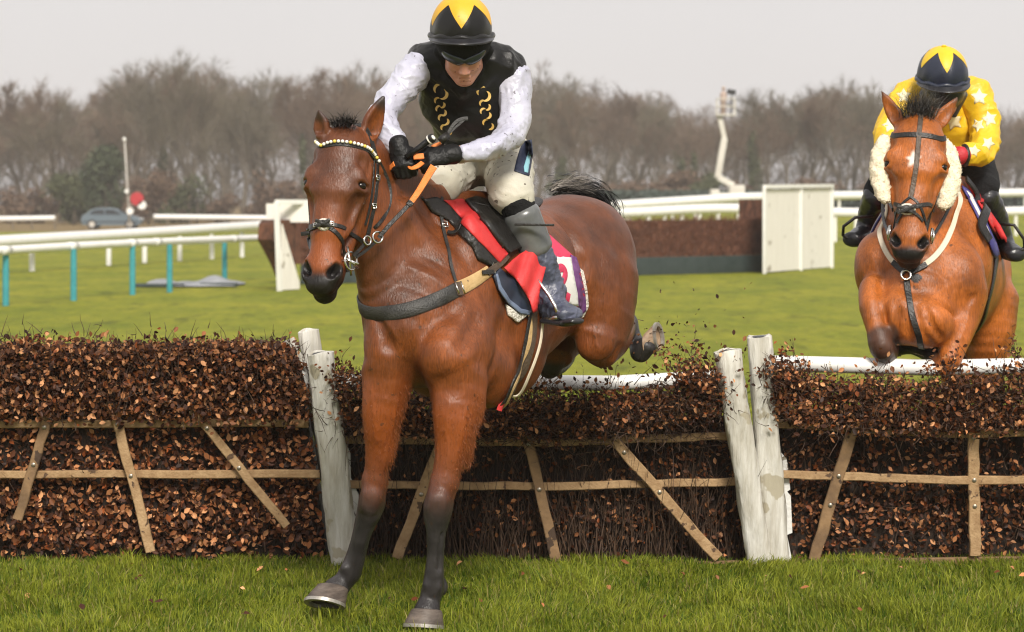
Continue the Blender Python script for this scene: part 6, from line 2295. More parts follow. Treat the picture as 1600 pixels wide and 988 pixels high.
def patch(name, poly, bvh, off, thick, m, parent, step=5.0, mirror=None, dflt=10.4, smooth_it=2, jit=None):
    """Cloth panel: pixel outline laid on a surface, given thickness. mirror = (point, normal) adds the far-side twin."""
    from mathutils.geometry import delaunay_2d_cdt
    P2 = [Vector(p) for p in poly]
    B = []
    for i in range(len(P2)):
        a, b = P2[i], P2[(i + 1) % len(P2)]
        n = max(1, int((b - a).length / step))
        B += [a.lerp(b, t / n) for t in range(n)]
    inn = []
    xs = [p.x for p in P2]; ys = [p.y for p in P2]
    def inside(q):
        c = False
        j = len(P2) - 1
        for i in range(len(P2)):
            if (P2[i].y > q.y) != (P2[j].y > q.y) and q.x < (P2[j].x - P2[i].x) * (q.y - P2[i].y) / (P2[j].y - P2[i].y) + P2[i].x: c = not c
            j = i
        return c
    y = min(ys) + step / 2; r = 0
    while y < max(ys):
        x = min(xs) + (step / 2 if r % 2 else 0)
        while x < max(xs):
            q = Vector((x, y))
            if inside(q) and min((q - b).length for b in B) > step * .55: inn.append(q)
            x += step
        y += step * .87; r += 1
    pts = B + inn
    n = len(B)
    co, _, faces, *_ = delaunay_2d_cdt(pts, [], [list(range(n))], 1, 1e-4)
    W = []
    for q in co:
        h = hit(q.x, q.y, bvh, dflt)
        rr = bvh.find_nearest(h)
        nn = rr[1] if (rr[0] is not None and rr[3] < .02) else Vector((0, -1, 0))
        W.append(h + nn * off)
    # smooth the laid depth a little so it hangs like cloth
    nb = [set() for _ in co]
    for f in faces:
        for i in range(len(f)):
            nb[f[i]].add(f[(i+1) % len(f)]); nb[f[(i+1) % len(f)]].add(f[i])
    cam_ = Vector((0, 0, CAM_H))
    for _ in range(smooth_it):
        D = [w_.y for w_ in W]
        N2 = [min(D[i], (D[i] + sum(D[j] for j in nb[i]) / max(1, len(nb[i]))) / 2) for i in range(len(W))]
        W = [cam_ + (W[i] - cam_) * (N2[i] / D[i]) for i in range(len(W))]
    F = [tuple(f) for f in faces]
    tot = Vector((0, 0, 0))
    for f in F:
        tot += (W[f[1]] - W[f[0]]).cross(W[f[2]] - W[f[0]])
    if tot.dot(cam_ - W[0]) < 0: F = [f[::-1] for f in F]
    sets = [(W, F)]
    if mirror:
        p0, nr = mirror
        M = []
        for w_ in W:
            q = w_ - nr * (2 * (w_ - p0).dot(nr))
            rr = bvh.find_nearest(q)
            if rr[0] is not None and rr[3] < .12: q = rr[0] + rr[1] * off
            M.append(q)
        sets.append((M, [f[::-1] for f in F]))
    o = None
    for W_, F_ in sets:
        q = mesh_obj(name, W_, F_, m, parent)
        md = q.modifiers.new('thickness', 'SOLIDIFY'); md.thickness = thick; md.offset = 0
        o = o or q
    return o
# ------------------------------------------------------------------ tack
M_LEATHER = mat('black_leather', (.008, .007, .0065), rough=.42, base2=(.020, .018, .016), noise_scale=30, bump=.25, bump_scale=90)
M_LEATHERB = mat('brown_leather', (.055, .036, .024), rough=.5, base2=(.11, .075, .05), noise_scale=22, bump=.3, bump_scale=70)
M_TAN = mat('tan_webbing', (.42, .27, .11), rough=.65, base2=(.55, .38, .18), noise_scale=14, bump=.25, bump_scale=90, spots=(.14, .09, .05), spot_scale=40, spot_thr=.68)
M_STEEL = mat('bright_steel', (.62, .61, .58), rough=.22, metal=1.0)
M_ORANGE = mat('orange_rubber', (.80, .20, .035), rough=.55, base2=(.86, .28, .06), noise_scale=30, bump=.3, bump_scale=200)
M_REDCLOTH = mat('red_cloth', (.52, .020, .022), rough=.55, base2=(.66, .045, .045), noise_scale=9, bump=.15, bump_scale=160)
M_PINKCLOTH = mat('crimson_cloth', (.56, .028, .085), rough=.6, base2=(.66, .06, .13), noise_scale=9, bump=.15, bump_scale=120)
M_PURPLE = mat('purple_cloth', (.10, .025, .13), rough=.65, base2=(.19, .07, .22), noise_scale=24)
M_FLEECE = mat('white_fleece', (.66, .62, .54), rough=.95, base2=(.78, .74, .66), noise_scale=40, bump=.9, bump_scale=90)
M_CREAMFLEECE = mat('cream_fleece', (.80, .68, .49), rough=.95, base2=(.88, .79, .62), noise_scale=45, bump=.4, bump_scale=80)
M_BEADW = mat('white_bead', (.82, .80, .74), rough=.25)
M_BEADY = mat('yellow_bead', (.72, .56, .10), rough=.3)
M_GREYSTRAP = mat('grey_webbing', (.016, .0155, .015), rough=.5, base2=(.040, .038, .035), noise_scale=26, bump=.25, bump_scale=150)
M_BLUECLOTH = mat('dark_blue_pad', (.016, .022, .040), rough=.5, base2=(.035, .05, .085), noise_scale=9)
M_BLUEEDGE = mat('blue_grey_binding', (.14, .18, .27), rough=.6)
M_CREAMSTRAP = mat('cream_strap', (.68, .58, .43), rough=.6, base2=(.78, .69, .55), noise_scale=18)


def ring(c, nrm, R_, r, mb):
    n = Vector(nrm).normalized(); x = n.orthogonal().normalized(); y = n.cross(x)
    pts = [Vector(c) + x * (R_ * math.cos(a)) + y * (R_ * math.sin(a)) for a in np.linspace(0, 2 * math.pi, 25)]
    mb.tube(pts, r, n=8, cap=False)


def buckle(px, py, bv, w_, h_, parent, ang=0.0, name='buckle'):
    c = hit(px, py, bv)
    r = bv.find_nearest(c); n = r[1] if r[1] else Vector((0, -1, 0))
    x = Vector((math.cos(ang), 0, math.sin(ang))); x = (x - n * x.dot(n)).normalized(); y = n.cross(x)
    c = c + n * .009
    mb = MB()
    q = [c + x * a + y * b for a, b in ((-w_, -h_), (w_, -h_), (w_, h_), (-w_, h_), (-w_, -h_))]
    mb.tube(q, .0028, n=8); mb.tube([c - x * w_, c + x * w_], .0022, n=8)
    return mb.build(name, M_STEEL, parent, smooth=True)


def build_tack_1(bv, vest_, breech_):
    h = lambda x, y: hit(x, y, bv)
    H = H1
    def on(u, v, w_):
        return H(u, v, w_)
    # ---------------- bridle
    br = empty('bridle', H(.05, .1, 0), 'black leather bridle with a white and yellow beaded browband on the leading horse', 'bridle')
    S = strap('browband', [on(.045, -.06, -.10), h(503, 230), h(514, 227), h(525, 225), h(548, 227), h(568, 233), h(583, 245), h(590, 254)], .020, .005, M_LEATHER, br, bv)
    bb = []
    path = [Vector(p) for p in spline([on(.052, .02, -.088), h(503, 229), h(514, 225), h(525, 223), h(548, 225), h(568, 231), h(583, 243), h(589, 252)], 27)]
    mw, my = MB(), MB()
    for i, p in enumerate(path):
        r = bv.find_nearest(p); n = r[1]
        (my if i % 4 == 1 else mw).ball(r[0] + n * .010, (.0068, .006, .0068), seg=12, rings=8)
    mw.build('white_beads', M_BEADW, S, smooth=True); my.build('yellow_beads', M_BEADY, S, smooth=True)
    strap('headpiece', [on(.10, -.06, -.115), on(.02, -.05, -.105), on(-.035, -.03, -.06), on(-.045, -.03, 0), on(-.035, -.03, .06), h(585, 240), h(591, 258)], .022, .004, M_LEATHER, br, bv)
    strap('cheek_strap', [h(589, 250), h(589, 275), h(587, 300), h(584, 325), h(578, 350), h(575, 366)], .017, .004, M_LEATHER, br, bv, off=.004)
    strap('cheek_strap', [h(584, 250), h(582, 285), h(578, 320), h(570, 352)], .012, .0035, M_LEATHER, br, bv, off=.004)
    strap('cheek_strap', [on(.05, -.03, -.105), on(.20, -.035, -.105), on(.34, -.04, -.085), on(.46, -.05, -.06)], .017, .004, M_LEATHER, br, bv, off=.004)
    strap('throat_lash', [h(592, 252), h(604, 275), h(611, 300), h(609, 322), h(600, 340), P(590, 352, 9.85), P(560, 372, 9.93), on(.24, -.20, -.05), on(.10, -.10, -.11)], .014, .004, M_LEATHER, br, None, nrm=(.3, -1, 0))
    buckle(588, 278, bv, .010, .010, br); buckle(583, 322, bv, .009, .009, br)
    # crossed noseband
    nb = strap('noseband', [on(.26, -.12, -.085), h(481, 360), h(490, 354), h(507, 352), h(522, 360), h(535, 378), h(538, 398), on(.52, -.085, .045)], .017, .0045, M_LEATHER, br, bv, off=.008)
    strap('noseband', [on(.50, -.07, -.055), h(482, 372), h(492, 358), h(507, 350), h(528, 354), h(548, 366), h(562, 376), h(574, 380)], .017, .0045, M_LEATHER, br, bv, off=.009)
    c = h(507, 352); n = bv.find_nearest(c)[1]
    mb = MB(); mb.ball(c + n * .006, (.030, .012, .024), Matrix.Rotation(.12, 3, 'Y'), seg=20, rings=12); mb.build('nose_fleece', M_FLEECE, nb, smooth=True)
    mb = MB(); mb.ball(c + n * .014, (.024, .012, .015), Matrix.Rotation(.12, 3, 'Y'), seg=20, rings=12); mb.bar(c + n * .02 + Vector((-.03, 0, .012)), c + n * .02 + Vector((.03, 0, -.012)), .008, .014); mb.bar(c + n * .024 + Vector((-.028, 0, -.014)), c + n * .024 + Vector((.028, 0, .012)), .008, .014); mb.build('nose_rosette', M_LEATHER, nb, auto=40)
    buckle(495, 353, bv, .008, .009, br); buckle(518, 351, bv, .008, .009, br)
    # loose strap end sticking out on the far side
    mb = MB(); mb.bar(P(484, 364, 9.70), P(470, 366, 9.71), .006, .016); mb.build('strap_end', M_LEATHER, br, auto=40)
    # bit and rings
    mb = MB()
    bc = P(548, 408, 9.70)
    ring(bc, (.8, -.6, .1), .034, .0045, mb)
    mb.tube([bc + Vector((-.012, 0, .055)), bc + Vector((-.004, -.01, 0)), bc + Vector((.002, 0, -.055))], [.004, .006, .004], n=8)
    mb.tube([bc + Vector((-.06, .01, .0)), bc + Vector((0, 0, 0)), bc + Vector((.03, .0, -.012))], .0055, n=8)
    mb.tube([P(541, 404, 9.68), P(552, 412, 9.69), P(560, 419, 9.72)], .0045, n=8)
    ring(P(590, 371, 9.80), (.5, -.8, .1), .021, .0045, mb)
    ring(P(574, 376, 9.76), (.7, -.7, .1), .017, .004, mb)
    ring(H(.505, -.055, -.066), H.L, .034, .0045, mb)
    mb.build('bit', M_STEEL, br, smooth=True)
    strap('bit_strap', [P(589, 376, 9.80), P(572, 392, 9.77), P(556, 402, 9.72)], .014, .005, M_LEATHER, br, None, nrm=(.6, -.8, 0))
    strap('bit_strap', [h(574, 366), P(568, 384, 9.74), P(552, 400, 9.70)], .014, .005, M_LEATHER, br, None, nrm=(.6, -.8, 0))
    # ---------------- reins
    rn = empty('reins', P(640, 320, 9.9), 'reins with orange rubber grips running from the bit to the black gloves', 'reins')
    strap('rein', [P(592, 372, 9.795), P(606, 354, 9.80), P(622, 338, 9.83), P(641, 318, 9.86)], .017, .004, M_LEATHER, rn, None, nrm=(.4, -.8, .4))
    strap('rubber_grip', [P(640, 319, 9.858), P(650, 306, 9.87), P(660, 290, 9.88), P(669, 274, 9.89), P(678, 260, 9.90)], .026, .006, M_ORANGE, rn, None, nrm=(.4, -.8, .4), widths=(.022, .030))
    strap('rein_keeper', [P(638, 321, 9.853), P(643, 315, 9.857)], .026, .012, M_LEATHER, rn, None, nrm=(.4, -.8, .4))
    mb = []
    strap('rubber_grip', [P(662, 244, 9.93), P(655, 246, 9.91), P(646, 245, 9.92)], .024, .006, M_ORANGE, rn, None, nrm=(.1, -1, .3))
    strap('rubber_grip', [P(660, 254, 9.93), P(652, 262, 9.90), P(640, 266, 9.90), P(637, 262, 9.92), P(641, 257, 9.94)], .020, .006, M_ORANGE, rn, None, nrm=(.2, -.7, .7))
    strap('rubber_grip', [P(676, 232, 9.97), P(684, 222, 9.99), P(690, 226, 9.98)], .026, .008, M_ORANGE, rn, None, nrm=(0, -1, .2))
    strap('rubber_grip', [P(616, 256, 9.93), P(612, 262, 9.94), P(603, 268, 9.99), P(588, 300, 10.06)], .022, .006, M_ORANGE, rn, None, nrm=(-.3, -.9, .3))
    strap('rein', [P(588, 300, 10.06), P(560, 350, 10.03), H(.505, -.075, -.075)], .017, .004, M_LEATHER, rn, None, nrm=(-1, 0, 0))
    # ---------------- whip
    wp = empty('whip', P(660, 228, 9.93), 'black racing whip with a white ended handle held across the gloves of the leading jockey', 'whip')
    MB().tube([P(634, 246, 9.91), P(655, 231, 9.92), P(668, 221, 9.92), P(672, 218, 9.92)], [.011, .012, .013, .0135], n=14).build('handle', M_GLOVE, wp, smooth=True)
    e0, e1 = P(671, 219, 9.918), P(677, 215, 9.91)
    cap_ = MB().tube([e0, e0.lerp(e1, .3), e0.lerp(e1, .7), e1], [.0165, .0185, .0185, .0165], n=18).build('handle_cap', M_LEATHER, wp, auto=40)
    MB().tube([e1, e1 + (e1 - e0).normalized() * .003], [.0105, .009], n=14).build('white_end', M_BEADW, cap_, auto=40)
    MB().tube([e0, e0 + (e1 - e0).normalized() * .006], .0192, n=18).build('white_band', M_BEADW, cap_, auto=40)
    MB().tube([P(688, 222, 9.94), P(694, 216, 9.94), P(700, 210, 9.95)], [.016, .017, .012], n=12).build('flap_socket', M_LEATHER, wp, smooth=True)
    strap('flap', [P(698, 212, 9.945), P(704, 200, 9.95), P(712, 188, 9.96), P(722, 183, 9.97), P(731, 185, 9.97)], .016, .003, M_GREYSTRAP, wp, None, nrm=(.3, -.9, .3), widths=(.010, .018))
    strap('flap', [P(699, 211, 9.95), P(707, 204, 9.955), P(714, 196, 9.96), P(724, 190, 9.965), P(729, 184, 9.97)], .010, .003, M_GREYSTRAP, wp, None, nrm=(.3, -.9, .3))
    # ---------------- breast girth and neck strap
    bg = empty('breastplate', P(650, 480, 9.85), 'broad black breast girth with a tan end on the leading horse', 'breastplate')
    strap('breast_band', [P(560, 455, 10.25), P(562, 474, 10.03), h(570, 487), h(590, 490), h(620, 488), h(650, 481), h(680, 470), h(700, 460), h(717, 451)], .058, .008, M_GREYSTRAP, bg, bv, off=.006)
    strap('tan_end', [h(712, 453), h(728, 446), h(745, 436), h(762, 424)], .052, .007, M_TAN, bg, bv, off=.007, widths=(.058, .046))
    strap('band_keeper', [h(711, 443), h(717, 463)], .030, .012, M_LEATHERB, bg, bv, off=.010)
    mb = MB()
    for dx in (-4, 5):
        a, b = h(711 + dx, 442), h(718 + dx, 462)
        n = bv.find_nearest(a)[1]
        mb.tube([a + n * .016, b + n * .016], .003, n=8)
    mb.build('metal_keeper', M_STEEL, bg, smooth=True)
    strap('girth_tab', [h(759, 427), h(768, 421), h(780, 411), h(790, 400)], .030, .007, M_LEATHERB, bg, bv, off=.012)
    strap('tab_end', [h(766, 426), h(757, 424), h(750, 427)], .018, .006, M_LEATHER, bg, bv, off=.018)
    buckle(769, 420, bv, .016, .014, bg, .7)
    strap('neck_strap', [P(672, 300, 10.30), h(686, 324), h(690, 345), h(696, 375), h(702, 405), h(708, 430), h(714, 452)], .015, .005, M_GREYSTRAP, bg, bv, off=.005)
    buckle(694, 352, bv, .011, .013, bg, .2)
    strap('neck_loop', [h(727, 330), h(725, 350), h(718, 364), h(707, 371), h(698, 366)], .018, .005, M_LEATHER, bg, bv, off=.014)
    # ---------------- saddle, pads and number cloth
    mir = (Vector(P(740, 330, 10.55)), L1)
    nc = empty('saddle_cloth', P(820, 400, 10.5), 'red and crimson saddle cloth with a white number square on the leading horse', 'saddle cloth')
    patch('front_pad', [(660, 312), (680, 308), (694, 316), (722, 347), (746, 377), (775, 409), (766, 417), (745, 406), (737, 386), (700, 346), (672, 331)], bv, .006, .010, M_LEATHER, nc, mirror=mir)
    patch('red_cloth', [(690, 314), (718, 314), (742, 330), (790, 398), (776, 412), (745, 378), (721, 347)], bv, .014, .006, M_REDCLOTH, nc, mirror=mir)
    patch('lower_pad', [(768, 432), (777, 420), (797, 435), (812, 455), (827, 484), (823, 492), (806, 487), (787, 472), (775, 452)], bv, .010, .010, M_BLUECLOTH, nc)
    lp = patch('pad_binding', [(769, 430), (772, 429), (778, 449), (790, 468), (808, 482), (824, 486), (823, 493), (806, 489), (787, 474), (774, 453)], bv, .018, .006, M_BLUEEDGE, nc, step=3)
    patch('fleece', [(788, 476), (806, 489), (822, 492), (815, 498), (806, 504), (798, 497), (792, 493)], bv, .006, .012, M_FLEECE, nc, step=3)
    patch('number_cloth', [(826, 352), (858, 370), (892, 400), (905, 425), (912, 455), (914, 486), (904, 500), (880, 492), (850, 480), (828, 470), (815, 420)], bv, .007, .006, M_PINKCLOTH, nc)
    sq = patch('white_square', [(842, 402), (888, 404), (892, 430), (898, 460), (899, 478), (880, 474), (850, 462)], bv, .0135, .003, M_WHITECLOTH, nc, step=4)
    # the figure on the square
    bq = bvh_of(sq)
    st = [(870, 421), (874, 413), (882, 414), (886, 422), (883, 431), (877, 440), (873, 449), (880, 456), (890, 462)]
    w2 = [bq.ray_cast(Vector((0, 0, CAM_H)), (P(x - 1, y + 4, 10) - Vector((0, 0, CAM_H))).normalized())[0] or hit(x, y + 4, bv) for x, y in st]
    strap('number', w2, .036, .003, M_PINKCLOTH, sq, bvh_of(sq), off=.004, snap=.05)
    patch('purple_edge', [(887, 400), (896, 404), (903, 428), (912, 458), (913, 484), (904, 492), (899, 478), (897, 456), (891, 430)], bv, .0145, .003, M_PURPLE, nc, step=4)
    patch('fleece', [(903, 418), (911, 424), (916, 450), (918, 478), (910, 494), (903, 497), (908, 478), (908, 452)], bv, .006, .012, M_FLEECE, nc, step=3)
    sd = empty('saddle', P(760, 330, 10.55), 'small black racing saddle with piped flaps and a loose red lining on the leading horse', 'saddle')
    fl = patch('flap', [(724, 321), (740, 316), (770, 322), (800, 343), (818, 366), (828, 388), (806, 392), (788, 400), (775, 385), (746, 345)], bv, .024, .012, M_LEATHER, sd, mirror=mir)
    bf = bvh_of(fl)
    hf = lambda x, y: hit(x, y, bf)
    MB().tube([hf(x, y) + Vector((0, -.008, 0)) for x, y in ((738, 319), (755, 335), (768, 352), (780, 370), (786, 384), (783, 392))], .0035, n=8).build('piping', M_GREYSTRAP, fl, smooth=True)
    MB().tube([hf(x, y) + Vector((0, -.008, 0)) for x, y in ((742, 317), (770, 324), (798, 344), (814, 366), (821, 384))], .004, n=8).build('piping', M_GREYSTRAP, fl, smooth=True)
    # seat: pommel, dip and cantle along the spine
    S = Sculpt(*pts_box([P(700, 310, 10.4), P(800, 300, 11.0)], .2), .007)
    S.loft([(P(716, 318, 10.40), .07, .040), (P(735, 326, 10.50), .11, .030), (P(760, 330, 10.64), .15, .026), (P(790, 322, 10.82), .16, .032), (P(803, 314, 10.90), .14, .025)], L1, .02, .03)
    V, Q = S.mesh(); V, Q = keep_biggest(V, Q); V = relax(V, Q, 2)
    mesh_obj('seat', V, Q, M_LEATHER, sd)
    # red lining folded out under the leg
    q = [(778, 421), (790, 410), (806, 400), (824, 390), (836, 389), (850, 393), (842, 425), (833, 455), (829, 486), (824, 488), (818, 470), (806, 450), (795, 437)]
    rl = patch('red_lining', q, bv, .030, .006, M_REDCLOTH, sd, step=4)
    for v in rl.data.vertices:
        x, y = px_of(v.co)
        v.co.y -= .05 * sstep(x, 795, 850) + .012 * math.sin(x * .22 + y * .08)
    # stirrup leather end, iron and leather
    MB().bar(P(804, 351, 10.24), P(866, 352, 10.22), .016, .010, bev=.003).build('leather_end', M_LEATHER, sd, auto=40)
    mb = MB()
    mb.tube([P(836, 432, 10.28), P(846, 446, 10.26), P(858, 462, 10.25), P(867, 478, 10.24), P(872, 492, 10.23)], .0075, n=10)
    mb.tube([P(836, 432, 10.28), P(831, 452, 10.36), P(830, 476, 10.42), P(834, 494, 10.44)], .0075, n=10)
    mb.tube([P(834, 497, 10.44), P(852, 499, 10.33), P(872, 496, 10.23)], .010, n=10)
    mb.build('stirrup_iron', M_STEEL, sd, smooth=True)
    strap('stirrup_leather', [P(836, 433, 10.29), P(832, 420, 10.32), P(826, 400, 10.34)], .022, .006, M_LEATHER, sd, None, nrm=(.5, -.8, 0))
    # girth straps under the barrel
    gs = strap('girth', [h(830, 478), h(831, 500), h(828, 530), h(820, 560), h(808, 590), h(795, 615), h(783, 640), P(755, 655, 10.45), P(700, 640, 10.7)], .062, .008, M_LEATHERB, sd, bv, off=.008)
    strap('girth_edge', [h(823, 490), h(824, 520), h(817, 552), h(805, 585), h(792, 612), h(781, 638)], .020, .006, M_TAN, gs, bv, off=.018)
    strap('girth_edge', [h(843, 495), h(841, 525), h(833, 558), h(820, 590), h(806, 615), h(790, 640)], .014, .006, M_CREAMSTRAP, gs, bv, off=.016)
    strap('surcingle', [h(824, 488), h(818, 520), h(810, 556), h(797, 592), h(783, 625)], .016, .006, M_LEATHER, gs, bv, off=.02)
    mb = MB()
    mb.box(h(783, 632) + Vector((0, -.02, 0)), .022, .012, .05, Matrix.Rotation(.35, 3, 'Y'), .003)
    mb.build('red_tag', M_REDCLOTH, gs, auto=40)
# ------------------------------------------------------------------ the second horse and rider, rising to the right-hand hurdle
H2 = HeadFrame(P(1437, 186, 12.06), Vector(P(1417, 428, 11.86)) - Vector(P(1437, 186, 12.06)), (-.20, -1, 0), 1.10, 1.24)
F2 = Vector((-math.sin(math.radians(21)), -math.cos(math.radians(21)), .06)).normalized()
L2 = Vector((0, 0, 1)).cross(F2).normalized()
U2 = F2.cross(L2)


def build_horse_2():
    S = Sculpt((1.45, 11.5, -0.02), (2.95, 14.15, 2.30), 0.0082)
    S.loft([(P(1430, 475, 12.12), .20, .22), (P(1438, 448, 12.28), .275, .34), (P(1452, 428, 12.55), .30, .40), (P(1470, 425, 12.85), .30, .36), (P(1486, 430, 13.12), .275, .32), (P(1500, 438, 13.4), .25, .30), (P(1516, 450, 13.55), .20, .24)], L2, .05)
    S.ell(P(1502, 420, 13.35), (.30, .245, .26), (F2, L2, U2), .06)
    S.loft([(P(1470, 298, 12.55), .07, .10), (P(1490, 305, 12.85), .14, .10)], L2, .12)
    # neck
    S.loft([(P(1440, 212, 12.2), .095, .13), (P(1442, 262, 12.28), .115, .20), (P(1442, 325, 12.32), .165, .27), (P(1438, 395, 12.34), .215, .33)], L2, .07)
    # breast and shoulders
    S.ell(P(1404, 494, 12.02), (.105, .12, .135), None, .035)
    S.ell(P(1447, 503, 11.98), (.135, .12, .125), None, .05)
    S.ell(P(1497, 442, 12.14), (.130, .14, .20), None, .06)
    S.ell(P(1364, 418, 12.22), (.088, .13, .16), None, .06)
    S.ell(P(1508, 384, 12.42), (.13, .17, .22), None, .06)
    S.cap(P(1416, 450, 11.86), P(1420, 535, 11.90), .012, .016, None, .035, sub=True)
    S.cap(P(1462, 460, 11.90), P(1492, 500, 11.98), .010, .014, None, .035, sub=True)
    S.cap(P(1376, 455, 11.92), P(1386, 540, 11.97), .010, .024, None, .03, sub=True)
    S.cap(P(1340, 447, 12.1), P(1352, 449, 12.0), .006, .006, None, .03, sub=True)
    for pts_, r in (([P(1395, 462, 11.92), P(1404, 490, 11.90), P(1400, 530, 11.93)], .006), ([P(1440, 470, 11.90), P(1452, 500, 11.86), P(1470, 530, 11.90)], .006), ([P(1430, 480, 11.90), P(1440, 515, 11.86), P(1458, 545, 11.92)], .005), ([P(1500, 500, 11.99), P(1518, 470, 12.02), P(1530, 430, 12.12)], .009)):
        for i in range(2): S.cap(pts_[i], pts_[i+1], r, r, None, .035, sub=True)
    # near foreleg (horse's right): forearm down to the bent knee, cannon folded behind
    S.loft([(P(1360, 455, 12.10), .056, .09), (P(1360, 480, 12.02), .052, .072), (P(1366, 508, 11.97), .044, .052), (P(1374, 530, 11.95), .050, .054)], (1, 0, 0), .04, .04)
    S.loft([(P(1374, 526, 11.95), .052, .056), (P(1377, 543, 11.93), .058, .056), (P(1388, 552, 12.03), .046, .05), (P(1394, 530, 12.2), .034, .040), (P(1398, 515, 12.35), .040, .045)], (1, 0, 0), .02, .03)
    # other foreleg
    S.loft([(P(1508, 465, 12.16), .10, .12), (P(1502, 500, 12.10), .085, .095), (P(1493, 532, 12.02), .067, .072), (P(1484, 562, 11.98), .054, .056)], (1, 0, 0), .04, .04)
    S.loft([(P(1484, 562, 11.98), .054, .056), (P(1474, 572, 11.99), .048, .050), (P(1452, 552, 12.08), .042, .046), (P(1425, 540, 12.16), .042, .048), (P(1408, 540, 12.2), .046, .05)], (0, 0, 1), .02, .03)
    # hind legs, planted behind the hurdle
    for dx, d, k in ((1540, 13.25, 1), (1492, 13.45, 0)):
        S.loft([(P(dx, 470, d), .17, .22), (P(dx + 4, 520, d - .04), .135, .18), (P(dx + 2, 565, d - .05), .095, .115), (P(dx, 610, d + .05), .065, .08), (P(dx, 640, d + .16), .055, .07), (P(dx - 1, 680, d + .13), .042, .05), (P(dx - 2, 740, d + .06), .038, .045), (P(dx - 2, 772, d), .044, .05), (P(dx - 3, 790, d - .06), .042, .045)], L2, .05, .04)
    sculpt_head(S, H2)
    sculpt_ear(S, P(1408, 200, 12.10), P(1377, 142, 12.12), .074, (-.25, -1, 0), .9)
    sculpt_ear(S, P(1463, 200, 12.12), P(1497, 152, 12.16), .074, (.25, -1, .1), .9)
    V, Q = S.mesh()
    V, Q = keep_biggest(V, Q)
    V = relax(V, Q, 2, .5)
    bv0 = BVHTree.FromPolygons([tuple(v) for v in V], [tuple(q) for q in Q])
    V = veins(V, Q, bv0, [([(1360, 395), (1370, 425), (1366, 445)], .0026), ([(1470, 420), (1482, 445), (1478, 470)], .003), ([(1520, 470), (1512, 500), (1500, 530)], .003), ([(1395, 268), (1398, 290), (1402, 308)], .0024), ([(1452, 268), (1449, 290), (1446, 306)], .0024), ([(1415, 480), (1408, 505), (1412, 525)], .0028), ([(1440, 478), (1450, 500), (1447, 520)], .0028)], .009)
    pts = np.zeros(len(V)); red = np.zeros(len(V)); skin = np.zeros(len(V)); white = np.zeros(len(V))
    v, d = seg_param(V, [P(1367, 506, 11.99), P(1374, 526, 11.95), P(1378, 548, 11.94), P(1386, 558, 11.98)], [0, 1, 1, 1])
    pts = np.maximum(pts, .85 * sstep(v, .35, 1.0) * sstep(-d, -.10, -.085))
    v, d = seg_param(V, [P(1478, 574, 11.99), P(1452, 552, 12.08), P(1408, 540, 12.2)], [.4, 1, 1])
    pts = np.maximum(pts, sstep(v, .3, .8) * sstep(-d, -.09, -.065))
    for dx, dd in ((1540, 13.25), (1492, 13.45)):
        v, d = seg_param(V, [P(dx, 600, dd + .05), P(dx, 640, dd + .16), P(dx - 2, 740, dd + .06), P(dx - 3, 800, dd - .06)], [0, .6, 1, 1])
        pts = np.maximum(pts, sstep(v, .3, .7) * sstep(-d, -.14, -.09))
    U = np.stack([(V - np.array(H2.o)) @ np.array(H2.D), (V - np.array(H2.o)) @ np.array(H2.N), (V - np.array(H2.o)) @ np.array(H2.L)], 1) / H2.k
    u, vv, ww = U[:, 0], U[:, 1], U[:, 2]
    inh = (u > -.1) & (u < .70) & (vv > -.11) & (vv < .16) & (np.abs(ww) < .16)
    dn = np.minimum(np.linalg.norm(U - np.array([.556, .005, .050]), axis=1), np.linalg.norm(U - np.array([.556, .005, -.050]), axis=1))
    skin = np.where(inh, np.maximum(sstep(u, .560, .60), np.maximum(1 - sstep(dn, .03, .048), sstep(u, .52, .58) * sstep(-vv, .02, .06))), skin)
    # star on the forehead
    ang = np.arctan2(ww + .008, u - .205)
    rr = np.hypot((u - .205) * .8, ww + .008) * (1 + .25 * np.sin(ang * 5 + 1))
    white = np.where(inh & (vv > .02), 1 - sstep(rr, .014, .030), 0)
    for tp in (P(1377, 142, 12.12), P(1497, 152, 12.16)):
        d = np.linalg.norm(V - np.array(tp), axis=1)
        pts = np.maximum(pts, .7 * (1 - sstep(d, .01, .06)))
    root = empty('horse', (float(V[:, 0].mean()), 12.7, 0), 'light bay racehorse with a white star, rising behind the right-hand hurdle under the yellow jockey', 'horse', 'racehorses')
    mesh_obj('body', V, Q, M_COAT2, root, attrs=dict(points=pts, red=red, skin=skin, white=white))
    bv = BVHTree.FromPolygons([tuple(v) for v in V], [tuple(q) for q in Q])
    for sg in (-1, 1):
        MB().ball(H2(.217, .0145, sg*.0900), .0215 * H2.k, seg=24, rings=16).build('eye', M_EYE, root, smooth=True)
    for dx, d in ((1540, 13.25), (1492, 13.45)):
        g = P(dx - 6, 320 + 6600 / (d - .1), d - .1); g.z = .012
        hoof('hoof', P(dx - 4, 795, d - .07), g, (F2.x, F2.y, 0), .075, M_HOOF, root, M_SHOE)
    hoof('hoof', P(1410, 540, 12.2), P(1394, 536, 12.28), (0, -.3, -1), .068, M_HOOF, root, M_SHOE, axis_up=(1, -.2, -.1))
    hoof('hoof', P(1397, 515, 12.35), P(1398, 498, 12.43), (0, -1, -.4), .066, M_HOOF, root, M_SHOE, axis_up=(0, -.2, -1))
    hair('forelock', [(H2(.0, .03, -.055), .014), (H2(-.02, .03, .0), .016), (H2(.0, .03, .035), .014)], [H2.vec(-1, .5, -.35), H2.vec(-1, .4, .1), H2.vec(-1, .5, .5)], M_BLACKHAIR, root, 420, .12, .0030, .35, .6, 13, spread=.34)
